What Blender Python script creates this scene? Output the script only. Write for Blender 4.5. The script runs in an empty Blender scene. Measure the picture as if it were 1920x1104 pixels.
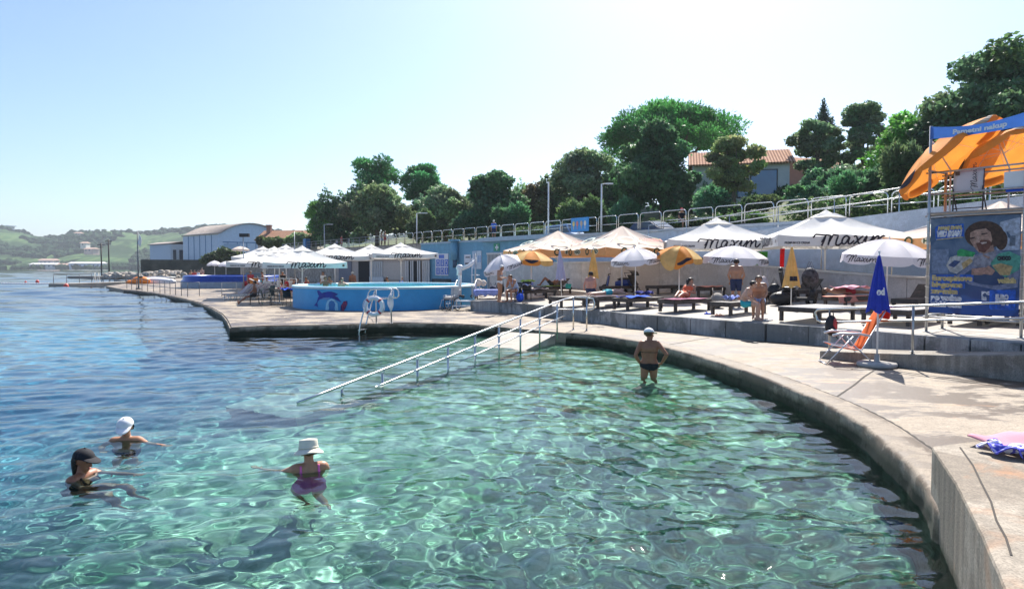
HAZE = 0.0002
import bpy, bmesh, math, random
import numpy as np
from mathutils import Vector, Matrix, Quaternion
PI = math.pi
R = math.radians
sc = bpy.context.scene
COL = sc.collection
random.seed(7)
RNG = np.random.default_rng(11)

# ---------------------------------------------------------------- camera geometry
F, CX, CY, CAMZ = 1280.0, 960.0, 552.0, 2.4
TH = math.atan(52.0 / 1280.0)

def ray(px, py):
    a, b = (px - CX) / F, -(py - CY) / F
    return Vector((a, math.cos(TH) + b * math.sin(TH), -math.sin(TH) + b * math.cos(TH)))

def G(px, py, z=0.3):
    d = ray(px, py); t = (z - CAMZ) / d.z
    return Vector((d.x * t, d.y * t, z))

def DP(px, py, Y):
    d = ray(px, py); t = Y / d.y
    return Vector((d.x * t, Y, CAMZ + d.z * t))

# ---------------------------------------------------------------- tagging
def tag(o, label=None, cat=None, group=None, kind=None):
    if label: o['label'] = label
    if cat: o['category'] = cat
    if group: o['group'] = group
    if kind: o['kind'] = kind
    return o

def thing(name, label, cat, loc=(0, 0, 0), rz=0.0, group=None, rot=None, scale=None):
    o = bpy.data.objects.new(name, None); COL.objects.link(o)
    o.empty_display_size = 0.2
    o.location = loc
    o.rotation_euler = rot if rot else (0, 0, rz)
    if scale: o.scale = (scale,) * 3
    return tag(o, label, cat, group)

def copy_tree(o, parent=None):
    c = o.copy(); COL.objects.link(c)
    if parent: c.parent = parent
    for ch in [x for x in KIDS.get(o.name, [])]:
        k = copy_tree(ch, c)
    return c
KIDS = {}

def link(name, me, mats, parent=None, loc=None):
    ob = bpy.data.objects.new(name, me); COL.objects.link(ob)
    for m in (mats if isinstance(mats, (list, tuple)) else [mats]):
        me.materials.append(m)
    if parent is not None:
        ob.parent = parent
        KIDS.setdefault(parent.name, []).append(ob)
    if loc is not None: ob.location = loc
    return ob

def clone(src, loc, rz=None, label=None, group=None, scale=None, parent=None):
    c = src.copy(); COL.objects.link(c)
    if parent: c.parent = parent
    KIDS[c.name] = []
    for ch in KIDS.get(src.name, []):
        k = clone(ch, None, parent=c)
        KIDS[c.name].append(k)
    if loc is not None: c.location = loc
    if rz is not None: c.rotation_euler = (c.rotation_euler[0], c.rotation_euler[1], rz)
    if scale is not None: c.scale = (scale,) * 3
    if label: c['label'] = label
    if group: c['group'] = group
    return c

# ---------------------------------------------------------------- mesh builder
class MB:
    def __init__(s): s.v = []; s.f = []; s.m = []; s.sm = []; s.mi = 0
    def add(s, vs, fs, smooth=False):
        o = len(s.v); s.v += [tuple(p) for p in vs]
        for f in fs: s.f.append([i + o for i in f]); s.m.append(s.mi); s.sm.append(smooth)
        return s
    def mat(s, i): s.mi = i; return s
    def box(s, c, d, rz=0.0, q=None):
        hx, hy, hz = d[0] / 2, d[1] / 2, d[2] / 2
        ps = [Vector((x, y, z)) for z in (-hz, hz) for x, y in ((-hx, -hy), (hx, -hy), (hx, hy), (-hx, hy))]
        if q is None: q = Quaternion((0, 0, 1), rz)
        c = Vector(c)
        return s.add([q @ p + c for p in ps], [(0, 3, 2, 1), (4, 5, 6, 7), (0, 1, 5, 4), (1, 2, 6, 5), (2, 3, 7, 6), (3, 0, 4, 7)])
    def beam(s, a, b, w, h, up=(0, 0, 1)):
        a, b = Vector(a), Vector(b); d = (b - a); L = d.length; d.normalize()
        upv = Vector(up)
        if abs(d.dot(upv)) > 0.99: upv = Vector((0, 1, 0))
        x = d.cross(upv).normalized(); y = x.cross(d)
        ps = [p + x * i * w / 2 + y * j * h / 2 for p in (a, b) for i, j in ((-1, -1), (1, -1), (1, 1), (-1, 1))]
        return s.add(ps, [(0, 1, 2, 3), (7, 6, 5, 4), (0, 4, 5, 1), (1, 5, 6, 2), (2, 6, 7, 3), (3, 7, 4, 0)])
    def tube(s, pts, r, n=8, closed=False, caps=True):
        pts = [Vector(p) for p in pts]; m = len(pts)
        rr = list(r) if isinstance(r, (list, tuple)) else [r] * m
        vs = []; prev = None
        for i, p in enumerate(pts):
            if closed: t = pts[(i + 1) % m] - pts[i - 1]
            else: t = pts[min(i + 1, m - 1)] - pts[max(i - 1, 0)]
            if t.length < 1e-9: t = Vector((0, 0, 1))
            t.normalize()
            if prev is None:
                a = Vector((0, 0, 1)) if abs(t.z) < 0.9 else Vector((1, 0, 0))
                prev = t.cross(a).normalized()
            x = (prev - t * prev.dot(t))
            if x.length < 1e-6: x = t.orthogonal()
            x.normalize(); prev = x; y = t.cross(x)
            for k in range(n):
                an = 2 * PI * k / n
                vs.append(p + (x * math.cos(an) + y * math.sin(an)) * rr[i])
        fs = []
        for i in range(m if closed else m - 1):
            j = (i + 1) % m
            for k in range(n):
                l = (k + 1) % n
                fs.append((i * n + k, i * n + l, j * n + l, j * n + k))
        if caps and not closed:
            fs.append(tuple(range(n - 1, -1, -1))); fs.append(tuple((m - 1) * n + k for k in range(n)))
        return s.add(vs, fs, True)
    def cyl(s, c, r, h, n=24, r2=None, smooth=True):
        r2 = r if r2 is None else r2; c = Vector(c)
        vs = [c + Vector((r * math.cos(2 * PI * k / n), r * math.sin(2 * PI * k / n), 0)) for k in range(n)]
        vs += [c + Vector((r2 * math.cos(2 * PI * k / n), r2 * math.sin(2 * PI * k / n), h)) for k in range(n)]
        s.add(vs, [(k, (k + 1) % n, (k + 1) % n + n, k + n) for k in range(n)], smooth)
        o = len(s.v) - 2 * n
        for f in (list(range(n - 1, -1, -1)), list(range(n, 2 * n))):
            s.f.append([i + o for i in f]); s.m.append(s.mi); s.sm.append(False)
        return s
    def lathe(s, c, prof, n=24, a0=0.0, a1=2 * PI):
        c = Vector(c); full = abs(a1 - a0 - 2 * PI) < 1e-6; vs = []
        m = n if full else n + 1
        for r, z in prof:
            for k in range(m):
                a = a0 + (a1 - a0) * k / n
                vs.append(c + Vector((r * math.cos(a), r * math.sin(a), z)))
        fs = []
        for i in range(len(prof) - 1):
            for k in range(n):
                l = (k + 1) % m
                fs.append((i * m + k, i * m + l, (i + 1) * m + l, (i + 1) * m + k))
        return s.add(vs, fs, True)
    def ball(s, c, r, n=12, m=8, q=None):
        c = Vector(c); r = Vector(r) if hasattr(r, '__len__') else Vector((r, r, r)); vs = []
        for i in range(m + 1):
            t = PI * i / m
            for k in range(n):
                a = 2 * PI * k / n
                p = Vector((r.x * math.sin(t) * math.cos(a), r.y * math.sin(t) * math.sin(a), r.z * math.cos(t)))
                vs.append((q @ p if q else p) + c)
        return s.add(vs, [(i * n + k, (i + 1) * n + k, (i + 1) * n + (k + 1) % n, i * n + (k + 1) % n) for i in range(m) for k in range(n)], True)
    def poly(s, pts): return s.add(pts, [tuple(range(len(pts)))])
    def grid(s, fn, nu, nv, smooth=True):
        vs = [fn(i / nu, j / nv) for j in range(nv + 1) for i in range(nu + 1)]
        return s.add(vs, [(j * (nu + 1) + i, j * (nu + 1) + i + 1, (j + 1) * (nu + 1) + i + 1, (j + 1) * (nu + 1) + i) for j in range(nv) for i in range(nu)], smooth)
    def prism(s, outline, z0, z1):
        n = len(outline); vs = [(p[0], p[1], z0) for p in outline] + [(p[0], p[1], z1) for p in outline]
        s.add(vs, [(k, (k + 1) % n, (k + 1) % n + n, k + n) for k in range(n)])
        o = len(s.v) - 2 * n
        from mathutils.geometry import tessellate_polygon
        for t in tessellate_polygon([[Vector((p[0], p[1], 0)) for p in outline]]):
            s.f.append([i + o + n for i in t]); s.m.append(s.mi); s.sm.append(False)
            s.f.append([i + o for i in reversed(t)]); s.m.append(s.mi); s.sm.append(False)
        return s
    def ribbon(s, pts, w, nrm, lift=0.003):
        """flat ribbon along pts lying in the plane with normal nrm"""
        nrm = Vector(nrm).normalized(); pts = [Vector(p) + nrm * lift for p in pts]; vs = []
        m = len(pts)
        for i, p in enumerate(pts):
            t = (pts[min(i + 1, m - 1)] - pts[max(i - 1, 0)]).normalized()
            b = nrm.cross(t).normalized()
            ww = w[i] if isinstance(w, (list, tuple)) else w
            vs += [p - b * ww / 2, p + b * ww / 2]
        return s.add(vs, [(2 * i, 2 * i + 2, 2 * i + 3, 2 * i + 1) for i in range(m - 1)])
    def build(s, name, mats, parent=None, bevel=0, fixn=True, solid=0, loc=None):
        me = bpy.data.meshes.new(name); me.from_pydata(s.v, [], s.f)
        me.polygons.foreach_set('material_index', s.m); me.polygons.foreach_set('use_smooth', s.sm)
        if fixn:
            bm = bmesh.new(); bm.from_mesh(me)
            bmesh.ops.recalc_face_normals(bm, faces=bm.faces)
            bm.to_mesh(me); bm.free()
        me.update()
        ob = link(name, me, mats, parent, loc)
        if bevel:
            b = ob.modifiers.new('bevel', 'BEVEL'); b.width = bevel; b.segments = 2; b.limit_method = 'ANGLE'
        if solid:
            b = ob.modifiers.new('solid', 'SOLIDIFY'); b.thickness = solid; b.offset = 0
        return ob

def fast_mesh(name, V, Fq, colors=None, smooth=False):
    me = bpy.data.meshes.new(name); n = len(V); k = Fq.shape[1]; m = len(Fq)
    me.vertices.add(n); me.vertices.foreach_set('co', V.astype(np.float32).ravel())
    me.loops.add(m * k); me.loops.foreach_set('vertex_index', Fq.astype(np.int32).ravel())
    me.polygons.add(m); me.polygons.foreach_set('loop_start', np.arange(0, m * k, k, dtype=np.int32))
    me.polygons.foreach_set('use_smooth', np.full(m, smooth))
    if colors is not None:
        ca = me.color_attributes.new('tone', 'FLOAT_COLOR', 'POINT')
        c4 = np.concatenate([colors, np.ones((n, 1))], 1).astype(np.float32)
        ca.data.foreach_set('color', c4.ravel())
    me.update(calc_edges=True)
    return me

# ---------------------------------------------------------------- materials
_mats = {}
def rgb(c): return (c[0], c[1], c[2], 1.0)
class NT:
    def __init__(s, name):
        s.m = bpy.data.materials.new(name); s.m.use_nodes = True; s.t = s.m.node_tree; s.t.nodes.clear()
        s.out = s.n('ShaderNodeOutputMaterial')
    def n(s, typ, **kw):
        nd = s.t.nodes.new(typ)
        for k, v in kw.items():
            if k in nd.inputs: nd.inputs[k].default_value = v
            else: setattr(nd, k, v)
        return nd
    def l(s, a, b): s.t.links.new(a, b)
    def noise(s, scale, detail=4, rough=.55, vec=None, coord='Object', dist=0.0):
        nd = s.n('ShaderNodeTexNoise'); nd.inputs['Scale'].default_value = scale; nd.inputs['Detail'].default_value = detail
        nd.inputs['Roughness'].default_value = rough; nd.inputs['Distortion'].default_value = dist
        if vec is None:
            tc = s.n('ShaderNodeTexCoord'); vec = tc.outputs[coord]
        s.l(vec, nd.inputs['Vector']); return nd.outputs['Fac']
    def ramp(s, fac, stops):
        r = s.n('ShaderNodeValToRGB'); e = r.color_ramp.elements
        while len(e) < len(stops): e.new(.5)
        for el, (p, c) in zip(e, stops): el.position = p; el.color = rgb(c)
        s.l(fac, r.inputs[0]); return r.outputs[0]
    def mix(s, fac, a, b, mode='MIX'):
        nd = s.n('ShaderNodeMix', data_type='RGBA', blend_type=mode)
        for sock, v in ((nd.inputs[0], fac), (nd.inputs[6], a), (nd.inputs[7], b)):
            if hasattr(v, 'is_output'): s.l(v, sock)
            elif isinstance(v, (int, float)): sock.default_value = v
            else: sock.default_value = rgb(v)
        return nd.outputs[2]
    def math(s, op, a, b=0.0):
        nd = s.n('ShaderNodeMath', operation=op)
        for sock, v in ((nd.inputs[0], a), (nd.inputs[1], b)):
            if hasattr(v, 'is_output'): s.l(v, sock)
            else: sock.default_value = v
        return nd.outputs[0]
    def bump(s, h, strength=.3, dist=.02):
        b = s.n('ShaderNodeBump'); b.inputs['Strength'].default_value = strength; b.inputs['Distance'].default_value = dist
        s.l(h, b.inputs['Height']); return b.outputs[0]
    def pr(s, col, rough=.6, metal=0, spec=.4, normal=None, **kw):
        p = s.n('ShaderNodeBsdfPrincipled')
        if hasattr(col, 'is_output'): s.l(col, p.inputs['Base Color'])
        else: p.inputs['Base Color'].default_value = rgb(col)
        if hasattr(rough, 'is_output'): s.l(rough, p.inputs['Roughness'])
        else: p.inputs['Roughness'].default_value = rough
        p.inputs['Metallic'].default_value = metal; p.inputs['Specular IOR Level'].default_value = spec
        for k, v in kw.items(): p.inputs[k].default_value = v
        if normal is not None: s.l(normal, p.inputs['Normal'])
        return p.outputs[0]
    def fin(s, sh): s.l(sh, s.out.inputs['Surface']); return s.m

def M(name, col, rough=.6, var=.12, scale=6.0, bump=0.0, bscale=40.0, metal=0.0, spec=.4, dirt=None, trans=0.0):
    if name in _mats: return _mats[name]
    t = NT(name)
    f = t.noise(scale, 5, .6)
    lo = [c * (1 - var) for c in col]; hi = [min(1, c * (1 + var)) for c in col]
    c = t.ramp(f, [(.3, lo), (.7, hi)])
    if dirt:
        d = t.noise(scale * .35, 6, .7, dist=.4)
        c = t.mix(t.ramp(d, [(.5, (0, 0, 0)), (.72, (1, 1, 1))]), c, dirt)
    nm = t.bump(t.noise(bscale, 3), bump, .01) if bump else None
    sh = t.pr(c, rough, metal, spec, nm)
    if trans:
        tr = t.n('ShaderNodeBsdfTranslucent'); t.l(c, tr.inputs['Color'])
        mx = t.n('ShaderNodeMixShader'); mx.inputs[0].default_value = trans
        t.l(sh, mx.inputs[1]); t.l(tr.outputs[0], mx.inputs[2]); sh = mx.outputs[0]
    _mats[name] = t.fin(sh); return _mats[name]

STEEL = M('brushed steel', (.62, .62, .60), .22, .05, 20, metal=1.0)
GALV = M('galvanised steel', (.45, .46, .46), .42, .12, 8, metal=.85)
ALU = M('pale aluminium', (.72, .73, .75), .35, .05, 10, metal=.6)
WHITEP = M('white paint', (.78, .78, .77), .45, .05, 5)
CREAM = M('cream fabric', (.80, .78, .74), .85, .05, 3, bump=.2, bscale=300, trans=.22)
WOOD = M('dark stained timber', (.065, .052, .045), .6, .4, 9, bump=.3, bscale=60)
GREYWOOD = M('sun bleached timber', (.33, .31, .30), .75, .25, 12, bump=.3, bscale=60)
BLACK = M('black plastic', (.018, .018, .02), .5, .2, 8)
INK = M('dark ink', (.02, .018, .03), .7, .05)
RUBBER = M('black rubber', (.02, .02, .02), .8, .1)

def text_mesh(txt, size=.3, bold=0.0, shear=0.0, space=1.0, align='LEFT'):
    cu = bpy.data.curves.new('lettering', 'FONT'); cu.body = txt; cu.size = size; cu.offset = bold; cu.shear = shear
    cu.space_character = space; cu.align_x = align; cu.resolution_u = 3
    ob = bpy.data.objects.new('lettering', cu); COL.objects.link(ob)
    dg = bpy.context.evaluated_depsgraph_get()
    me = bpy.data.meshes.new_from_object(ob.evaluated_get(dg)); bpy.data.objects.remove(ob); bpy.data.curves.remove(cu)
    me.materials.clear()
    return me

def place_text(txt, origin, ux, uy, size, mat, parent, bold=0.0, shear=0.0, lift=.004, align='LEFT', space=1.0, name='lettering', fitw=None):
    me = text_mesh(txt, size, bold, shear, space, align)
    ux, uy, o = Vector(ux).normalized(), Vector(uy).normalized(), Vector(origin)
    n = ux.cross(uy).normalized()
    k = 1.0
    if fitw:
        xs = [v.co.x for v in me.vertices]; k = fitw / max(1e-6, max(xs) - min(xs))
    for v in me.vertices: v.co = o + ux * v.co.x * k + uy * v.co.y + n * lift
    return link(name, me, mat, parent)

# handwritten word, hand drawn as pen strokes (x, y in units of the x-height)
SCRIPT = [
    [(-.5, .75), (-.1, 1.25), (.5, 1.45), (.9, 1.2), (.75, .5), (.45, -.2), (.2, -.5)],
    [(.45, .2), (1.0, 1.1), (1.45, 1.5), (1.5, 1.15), (1.3, .4), (1.15, -.25)],
    [(1.2, .1), (1.75, 1.1), (2.3, 1.6), (2.35, 1.2), (2.1, .4), (2.05, -.05), (2.3, -.15), (2.7, .15)],
    [(3.5, .75), (3.2, .95), (2.85, .7), (2.7, .25), (2.85, 0), (3.15, .15), (3.55, .8), (3.4, .25), (3.5, 0), (3.75, .1), (4.05, .4)],
    [(4.0, .85), (4.25, .95), (4.4, .6), (4.5, .15), (4.75, 0), (5.0, .2)],
    [(5.05, .95), (4.65, .6), (4.25, .2), (3.95, -.05)],
    [(5.05, .3), (5.45, .95), (5.3, .4), (5.35, .02), (5.6, .1), (5.9, .5)],
    [(5.62, 1.3), (5.72, 1.4)],
    [(5.9, .4), (6.15, .95), (6.05, .4), (5.95, 0)],
    [(6.0, .3), (6.45, .85), (6.7, .9), (6.65, .5), (6.55, 0)],
    [(6.6, .3), (7.05, .85), (7.3, .9), (7.25, .4), (7.25, .05), (7.5, .05), (7.9, .5)],
]
def smooth_line(p, k=4):
    out = []
    n = len(p)
    for i in range(n - 1):
        a, b, c, d = p[max(i - 1, 0)], p[i], p[i + 1], p[min(i + 2, n - 1)]
        for j in range(k):
            t = j / k
            out.append(tuple(.5 * (2 * b[q] + (c[q] - a[q]) * t + (2 * a[q] - 5 * b[q] + 4 * c[q] - d[q]) * t * t + (3 * b[q] - a[q] - 3 * c[q] + d[q]) * t ** 3) for q in range(len(b))))
    out.append(tuple(p[-1])); return out

def script_word(o, ux, uy, h, parent, mat=None, lift=.006, k=4, clip=None, name='lettering', fn=None, w=.16):
    """the handwritten word; o = start of baseline, h = x-height. fn maps (x, y) metres to a point instead of a plane"""
    mb = MB(); o = Vector(o); ux = Vector(ux).normalized(); uy = Vector(uy).normalized(); n = ux.cross(uy)
    for st in SCRIPT:
        pts = smooth_line(st, k)
        if clip: pts = [p for p in pts if clip[0] <= p[1] * h <= clip[1]]
        if len(pts) < 2: continue
        P = [fn(p[0] * h, p[1] * h) if fn else o + ux * p[0] * h + uy * p[1] * h for p in pts]
        mb.ribbon(P, h * w, n, lift)
    return mb.build(name, mat or INK, parent, fixn=False)
# ================================================================= camera, light, sky
cam = bpy.data.cameras.new('camera'); cam.sensor_width = 36; cam.lens = 24.0
cam.clip_end = 6000; cam.clip_start = .05
camo = bpy.data.objects.new('camera', cam); COL.objects.link(camo)
camo.location = (0, 0, CAMZ); camo.rotation_euler = (PI / 2 - TH, 0, 0); sc.camera = camo

SUN_AZ, SUN_EL = R(17), R(47)
w = bpy.data.worlds.new('World'); sc.world = w; w.use_nodes = True
wt = w.node_tree; sky = wt.nodes.new('ShaderNodeTexSky'); sky.sky_type = 'NISHITA'
sky.sun_disc = False; sky.sun_elevation = SUN_EL; sky.sun_rotation = SUN_AZ
sky.dust_density = 1.4; sky.air_density = 0.9; sky.ozone_density = 6.0; sky.altitude = 0
wt.links.new(sky.outputs[0], wt.nodes['Background'].inputs[0]); wt.nodes['Background'].inputs[1].default_value = 0.098
ld = bpy.data.lights.new('sun', 'SUN'); ld.energy = 5.0; ld.angle = R(.6); ld.color = (1.0, .95, .87)
ld.cycles.is_caustics_light = True
lo = bpy.data.objects.new('sun', ld); COL.objects.link(lo)
sd = Vector((math.sin(SUN_AZ) * math.cos(SUN_EL), math.cos(SUN_AZ) * math.cos(SUN_EL), math.sin(SUN_EL)))
lo.rotation_euler = sd.to_track_quat('Z', 'Y').to_euler(); lo.location = (30, 60, 60)
sc.view_settings.view_transform = 'Standard'; sc.view_settings.look = 'None'
sc.view_settings.exposure = 0.98; sc.view_settings.gamma = 1.0
cy = sc.cycles
cy.use_denoising = True; cy.max_bounces = 10; cy.diffuse_bounces = 3; cy.glossy_bounces = 3
cy.transmission_bounces = 6; cy.transparent_max_bounces = 12; cy.volume_bounces = 0
cy.sample_clamp_indirect = 4.0; cy.sample_clamp_direct = 9.0
cy.use_adaptive_sampling = True; cy.adaptive_threshold = .015
RECEIVERS = []

# ================================================================= water
def fan(r0, r1, nr, a0, a1, na, org=(0, -3.0)):
    r = r0 * (r1 / r0) ** np.linspace(0, 1, nr); a = np.radians(np.linspace(a0, a1, na))
    Rr, A = np.meshgrid(r, a, indexing='ij')
    X = org[0] + Rr * np.sin(A); Y = org[1] + Rr * np.cos(A)
    idx = np.arange(nr * na).reshape(nr, na)
    Fq = np.stack([idx[:-1, :-1], idx[1:, :-1], idx[1:, 1:], idx[:-1, 1:]], -1).reshape(-1, 4)[:, ::-1]
    return X, Y, Rr, Fq

def waves():
    X, Y, Rr, Fq = fan(4.2, 1500, 1250, -60, 46, 900)
    Z = np.zeros_like(X); rng = np.random.default_rng(5)
    # slow bending of the wave fronts
    bx = .35 * np.sin(.45 * Y + .3 * X) + .25 * np.sin(.9 * X - .2 * Y + 1)
    for i in range(150):
        L = .13 * 10 ** (rng.random() ** 1.0 * 1.08)
        a = rng.normal(-PI / 2 - .22, .75); k = 2 * PI / L
        wgt = np.clip((L / (Rr * .0050) - 2) / 3, 0, 1)
        am = .0165 * L / (2 * PI) * (2.1 if L < .30 else (1.05 if L < .6 else .66))
        ph = k * ((X + bx) * math.cos(a) + (Y + .6 * bx) * math.sin(a)) + rng.random() * 6.28
        s = np.sin(ph)
        Z += am * wgt * (s + .18 * np.cos(2 * ph))
    # patches of calmer and livelier water
    env = .75 + .35 * np.sin(.33 * X + .21 * Y) * np.sin(.27 * Y - .15 * X + 1.3)
    Z *= env
    for i in range(40):      # far swell and chop that still shows at a distance
        L = 2.5 * 10 ** (rng.random() * .8); a = rng.normal(-PI / 2 - .3, .5); k = 2 * PI / L
        wgt = np.clip((L / (Rr * .0062) - 2) / 3, 0, 1) * np.clip((Rr - 18) / 30, 0, 1)
        Z += .012 * L / (2 * PI) * wgt * np.sin(k * (X * math.cos(a) + Y * math.sin(a)) + rng.random() * 6.28)
    V = np.stack([X, Y, Z], -1).reshape(-1, 3)
    return fast_mesh('water', V, Fq, smooth=True)

t = NT('sea water')
g = t.n('ShaderNodeBsdfRefraction'); g.inputs['IOR'].default_value = 1.333; g.inputs['Roughness'].default_value = 0.0
g.inputs['Color'].default_value = (.69, .97, .97, 1)
gl_ = t.n('ShaderNodeBsdfGlossy'); gl_.inputs['Roughness'].default_value = .02; t.l(t.bump(t.noise(11, 3, .6), .07, .03), gl_.inputs['Normal'])
fr = t.n('ShaderNodeFresnel'); fr.inputs['IOR'].default_value = 1.333
mx = t.n('ShaderNodeMixShader'); t.l(fr.outputs[0], mx.inputs[0]); t.l(g.outputs[0], mx.inputs[1]); t.l(gl_.outputs[0], mx.inputs[2])
water_mat = t.fin(mx.outputs[0])
wob = link('water', waves(), water_mat); tag(wob, kind='structure')
wob.cycles.is_caustics_caster = True

# ================================================================= sea bed
def sm(a, b, x):
    q = np.clip((x - a) / (b - a), 0, 1); return q * q * (3 - 2 * q)
_nz = np.random.default_rng(3)
_grid = _nz.random((256, 256))
def vnoise(x, y):
    xi = np.floor(x).astype(int); yi = np.floor(y).astype(int); fx = x - xi; fy = y - yi
    fx = fx * fx * (3 - 2 * fx); fy = fy * fy * (3 - 2 * fy)
    g_ = lambda i, j: _grid[i % 256, j % 256]
    return (g_(xi, yi) * (1 - fx) + g_(xi + 1, yi) * fx) * (1 - fy) + (g_(xi, yi + 1) * (1 - fx) + g_(xi + 1, yi + 1) * fx) * fy
def bed_depth(X, Y):
    base = -1.65 + 1.08 * sm(9, 20, Y + .8 * X) * sm(-7, 0, X)
    left = sm(2.5, 12, -X + .12 * (Y - 10)) * 2.6 + sm(10, 45, -X) * 2.5
    return base - left - sm(22, 40, Y) * 2.0 * sm(-2, 4, -X)
def seabed():
    X, Y, Rr, Fq = fan(3.2, 1500, 520, -64, 50, 420)
    Z = bed_depth(X, Y)
    near = np.clip(1 - Rr / 90, 0, 1)
    Z += near * (.34 * (vnoise(X * 1.1, Y * 1.1) - .5) + .24 * np.abs(vnoise(X * 2.7 + 9, Y * 2.7) - .5) + .10 * vnoise(X * 6, Y * 6))
    return fast_mesh('seabed', np.stack([X, Y, Z], -1).reshape(-1, 3), Fq, smooth=True)
t = NT('sea floor of sand, stones and weed')
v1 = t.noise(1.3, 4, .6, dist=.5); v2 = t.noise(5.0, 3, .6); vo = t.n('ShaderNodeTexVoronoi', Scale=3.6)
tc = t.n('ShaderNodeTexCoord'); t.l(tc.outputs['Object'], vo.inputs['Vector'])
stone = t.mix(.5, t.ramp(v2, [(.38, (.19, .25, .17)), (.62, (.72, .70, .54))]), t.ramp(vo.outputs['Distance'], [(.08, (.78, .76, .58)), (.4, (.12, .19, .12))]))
weed_reflection = t.ramp(t.mix(.6, v1, t.noise(.42, 5, .6, dist=.4)), [(.47, (0, 0, 0)), (.57, (1, 1, 1))])  # weed, plus broad dark patches painted in for wave reflections
near = t.mix(t.math('MULTIPLY', weed_reflection, .72), stone, (.06, .15, .07))
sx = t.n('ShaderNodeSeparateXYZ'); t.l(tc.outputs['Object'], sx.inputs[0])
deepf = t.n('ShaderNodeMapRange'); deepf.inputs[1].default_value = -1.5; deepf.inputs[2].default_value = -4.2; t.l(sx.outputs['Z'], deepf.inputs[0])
colr = t.mix(deepf.outputs[0], near, (.075, .24, .36))  # blue of deep water painted into the bed colour, growing with depth
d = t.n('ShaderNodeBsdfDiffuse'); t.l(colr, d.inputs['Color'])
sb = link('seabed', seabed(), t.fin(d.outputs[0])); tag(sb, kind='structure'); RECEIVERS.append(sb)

# ================================================================= concrete
def concrete(name, base, stain, wet=0.0, seam=False, moss=None, mossz=.1, board=0.0, rust=None, stretch=(1, 1, 1), sscale=.55, rcut=.58):
    t = NT(name)
    tc = t.n('ShaderNodeTexCoord'); mp = t.n('ShaderNodeMapping'); mp.inputs['Scale'].default_value = stretch
    t.l(tc.outputs['Object'], mp.inputs['Vector']); vec = mp.outputs[0]
    big = t.noise(sscale, 7, .68, vec=vec, dist=.25); mid = t.noise(3.3, 5, .65, vec=vec); fine = t.noise(55, 3, .6, vec=tc.outputs['Object'])
    c = t.mix(t.ramp(mid, [(.3, (0, 0, 0)), (.7, (1, 1, 1))]), [b * .78 for b in base], [min(1, b * 1.12) for b in base])
    sf = t.ramp(big, [(.475, (0, 0, 0)), (.53, (1, 1, 1))])
    c = t.mix(sf, c, stain)
    c = t.mix(.8, c, t.ramp(fine, [(.36, (.55, .55, .55)), (.55, (1.0, 1.0, 1.0)), (.72, (1, 1, 1))]), 'MULTIPLY')
    if rust:
        rf = t.noise(.9, 5, .6, vec=vec, dist=.8)
        c = t.mix(t.ramp(rf, [(rcut, (0, 0, 0)), (rcut + .12, (.85, .85, .85))]), c, rust)
    if board:
        m2 = t.n('ShaderNodeMapping'); m2.inputs['Scale'].default_value = (9, 9, .35); t.l(tc.outputs['Object'], m2.inputs['Vector'])
        bf = t.noise(board, 5, .7, vec=m2.outputs[0])
        c = t.mix(t.ramp(bf, [(.40, (.42, .42, .42)), (.6, (0, 0, 0))]), c, [b * .3 for b in base])
    if moss:
        sx = t.n('ShaderNodeSeparateXYZ'); t.l(tc.outputs['Object'], sx.inputs[0])
        zz = t.math('ADD', sx.outputs['Z'], t.math('MULTIPLY', mid, .16))
        mr = t.n('ShaderNodeMapRange'); mr.inputs[1].default_value = mossz + .10; mr.inputs[2].default_value = mossz - .03; t.l(zz, mr.inputs[0])
        c = t.mix(mr.outputs[0], c, moss)
    nm = t.bump(t.mix(.5, fine, mid), .35, .012)
    ro = t.ramp(big, [(.475, (.85,) * 3), (.53, (.85 - wet,) * 3)])
    return t.fin(t.pr(c, ro, 0, .35, nm))
DECKM = concrete('weathered promenade concrete', (.375, .312, .24), (.105, .074, .050), wet=.42, rcut=.64, rust=(.42, .22, .11), stretch=(.7, 1.15, 1), sscale=1.15)
KERBM = concrete('rough kerb concrete', (.33, .275, .215), (.15, .115, .082), wet=.2, moss=(.016, .020, .010), mossz=.215, sscale=1.6)
WALLM = concrete('stained concrete wall', (.47, .47, .46), (.22, .23, .22), board=1.3)
TERRM = concrete('terrace concrete', (.46, .42, .37), (.32, .29, .25), wet=.1)
BACKM = concrete('grey wall concrete', (.62, .585, .56), (.54, .50, .475))
BLUEGREY = concrete('blue grey wall', (.54, .61, .70), (.48, .56, .65))
BLUEW = concrete('blue painted wall', (.20, .46, .63), (.17, .40, .56))
BLOCKM = concrete('pale block concrete', (.40, .345, .275), (.26, .215, .165), moss=(.016, .022, .010), mossz=.10, board=1.2, rust=(.38, .19, .09))
SEAM = M('dark joint', (.05, .042, .035), .9)

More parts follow.
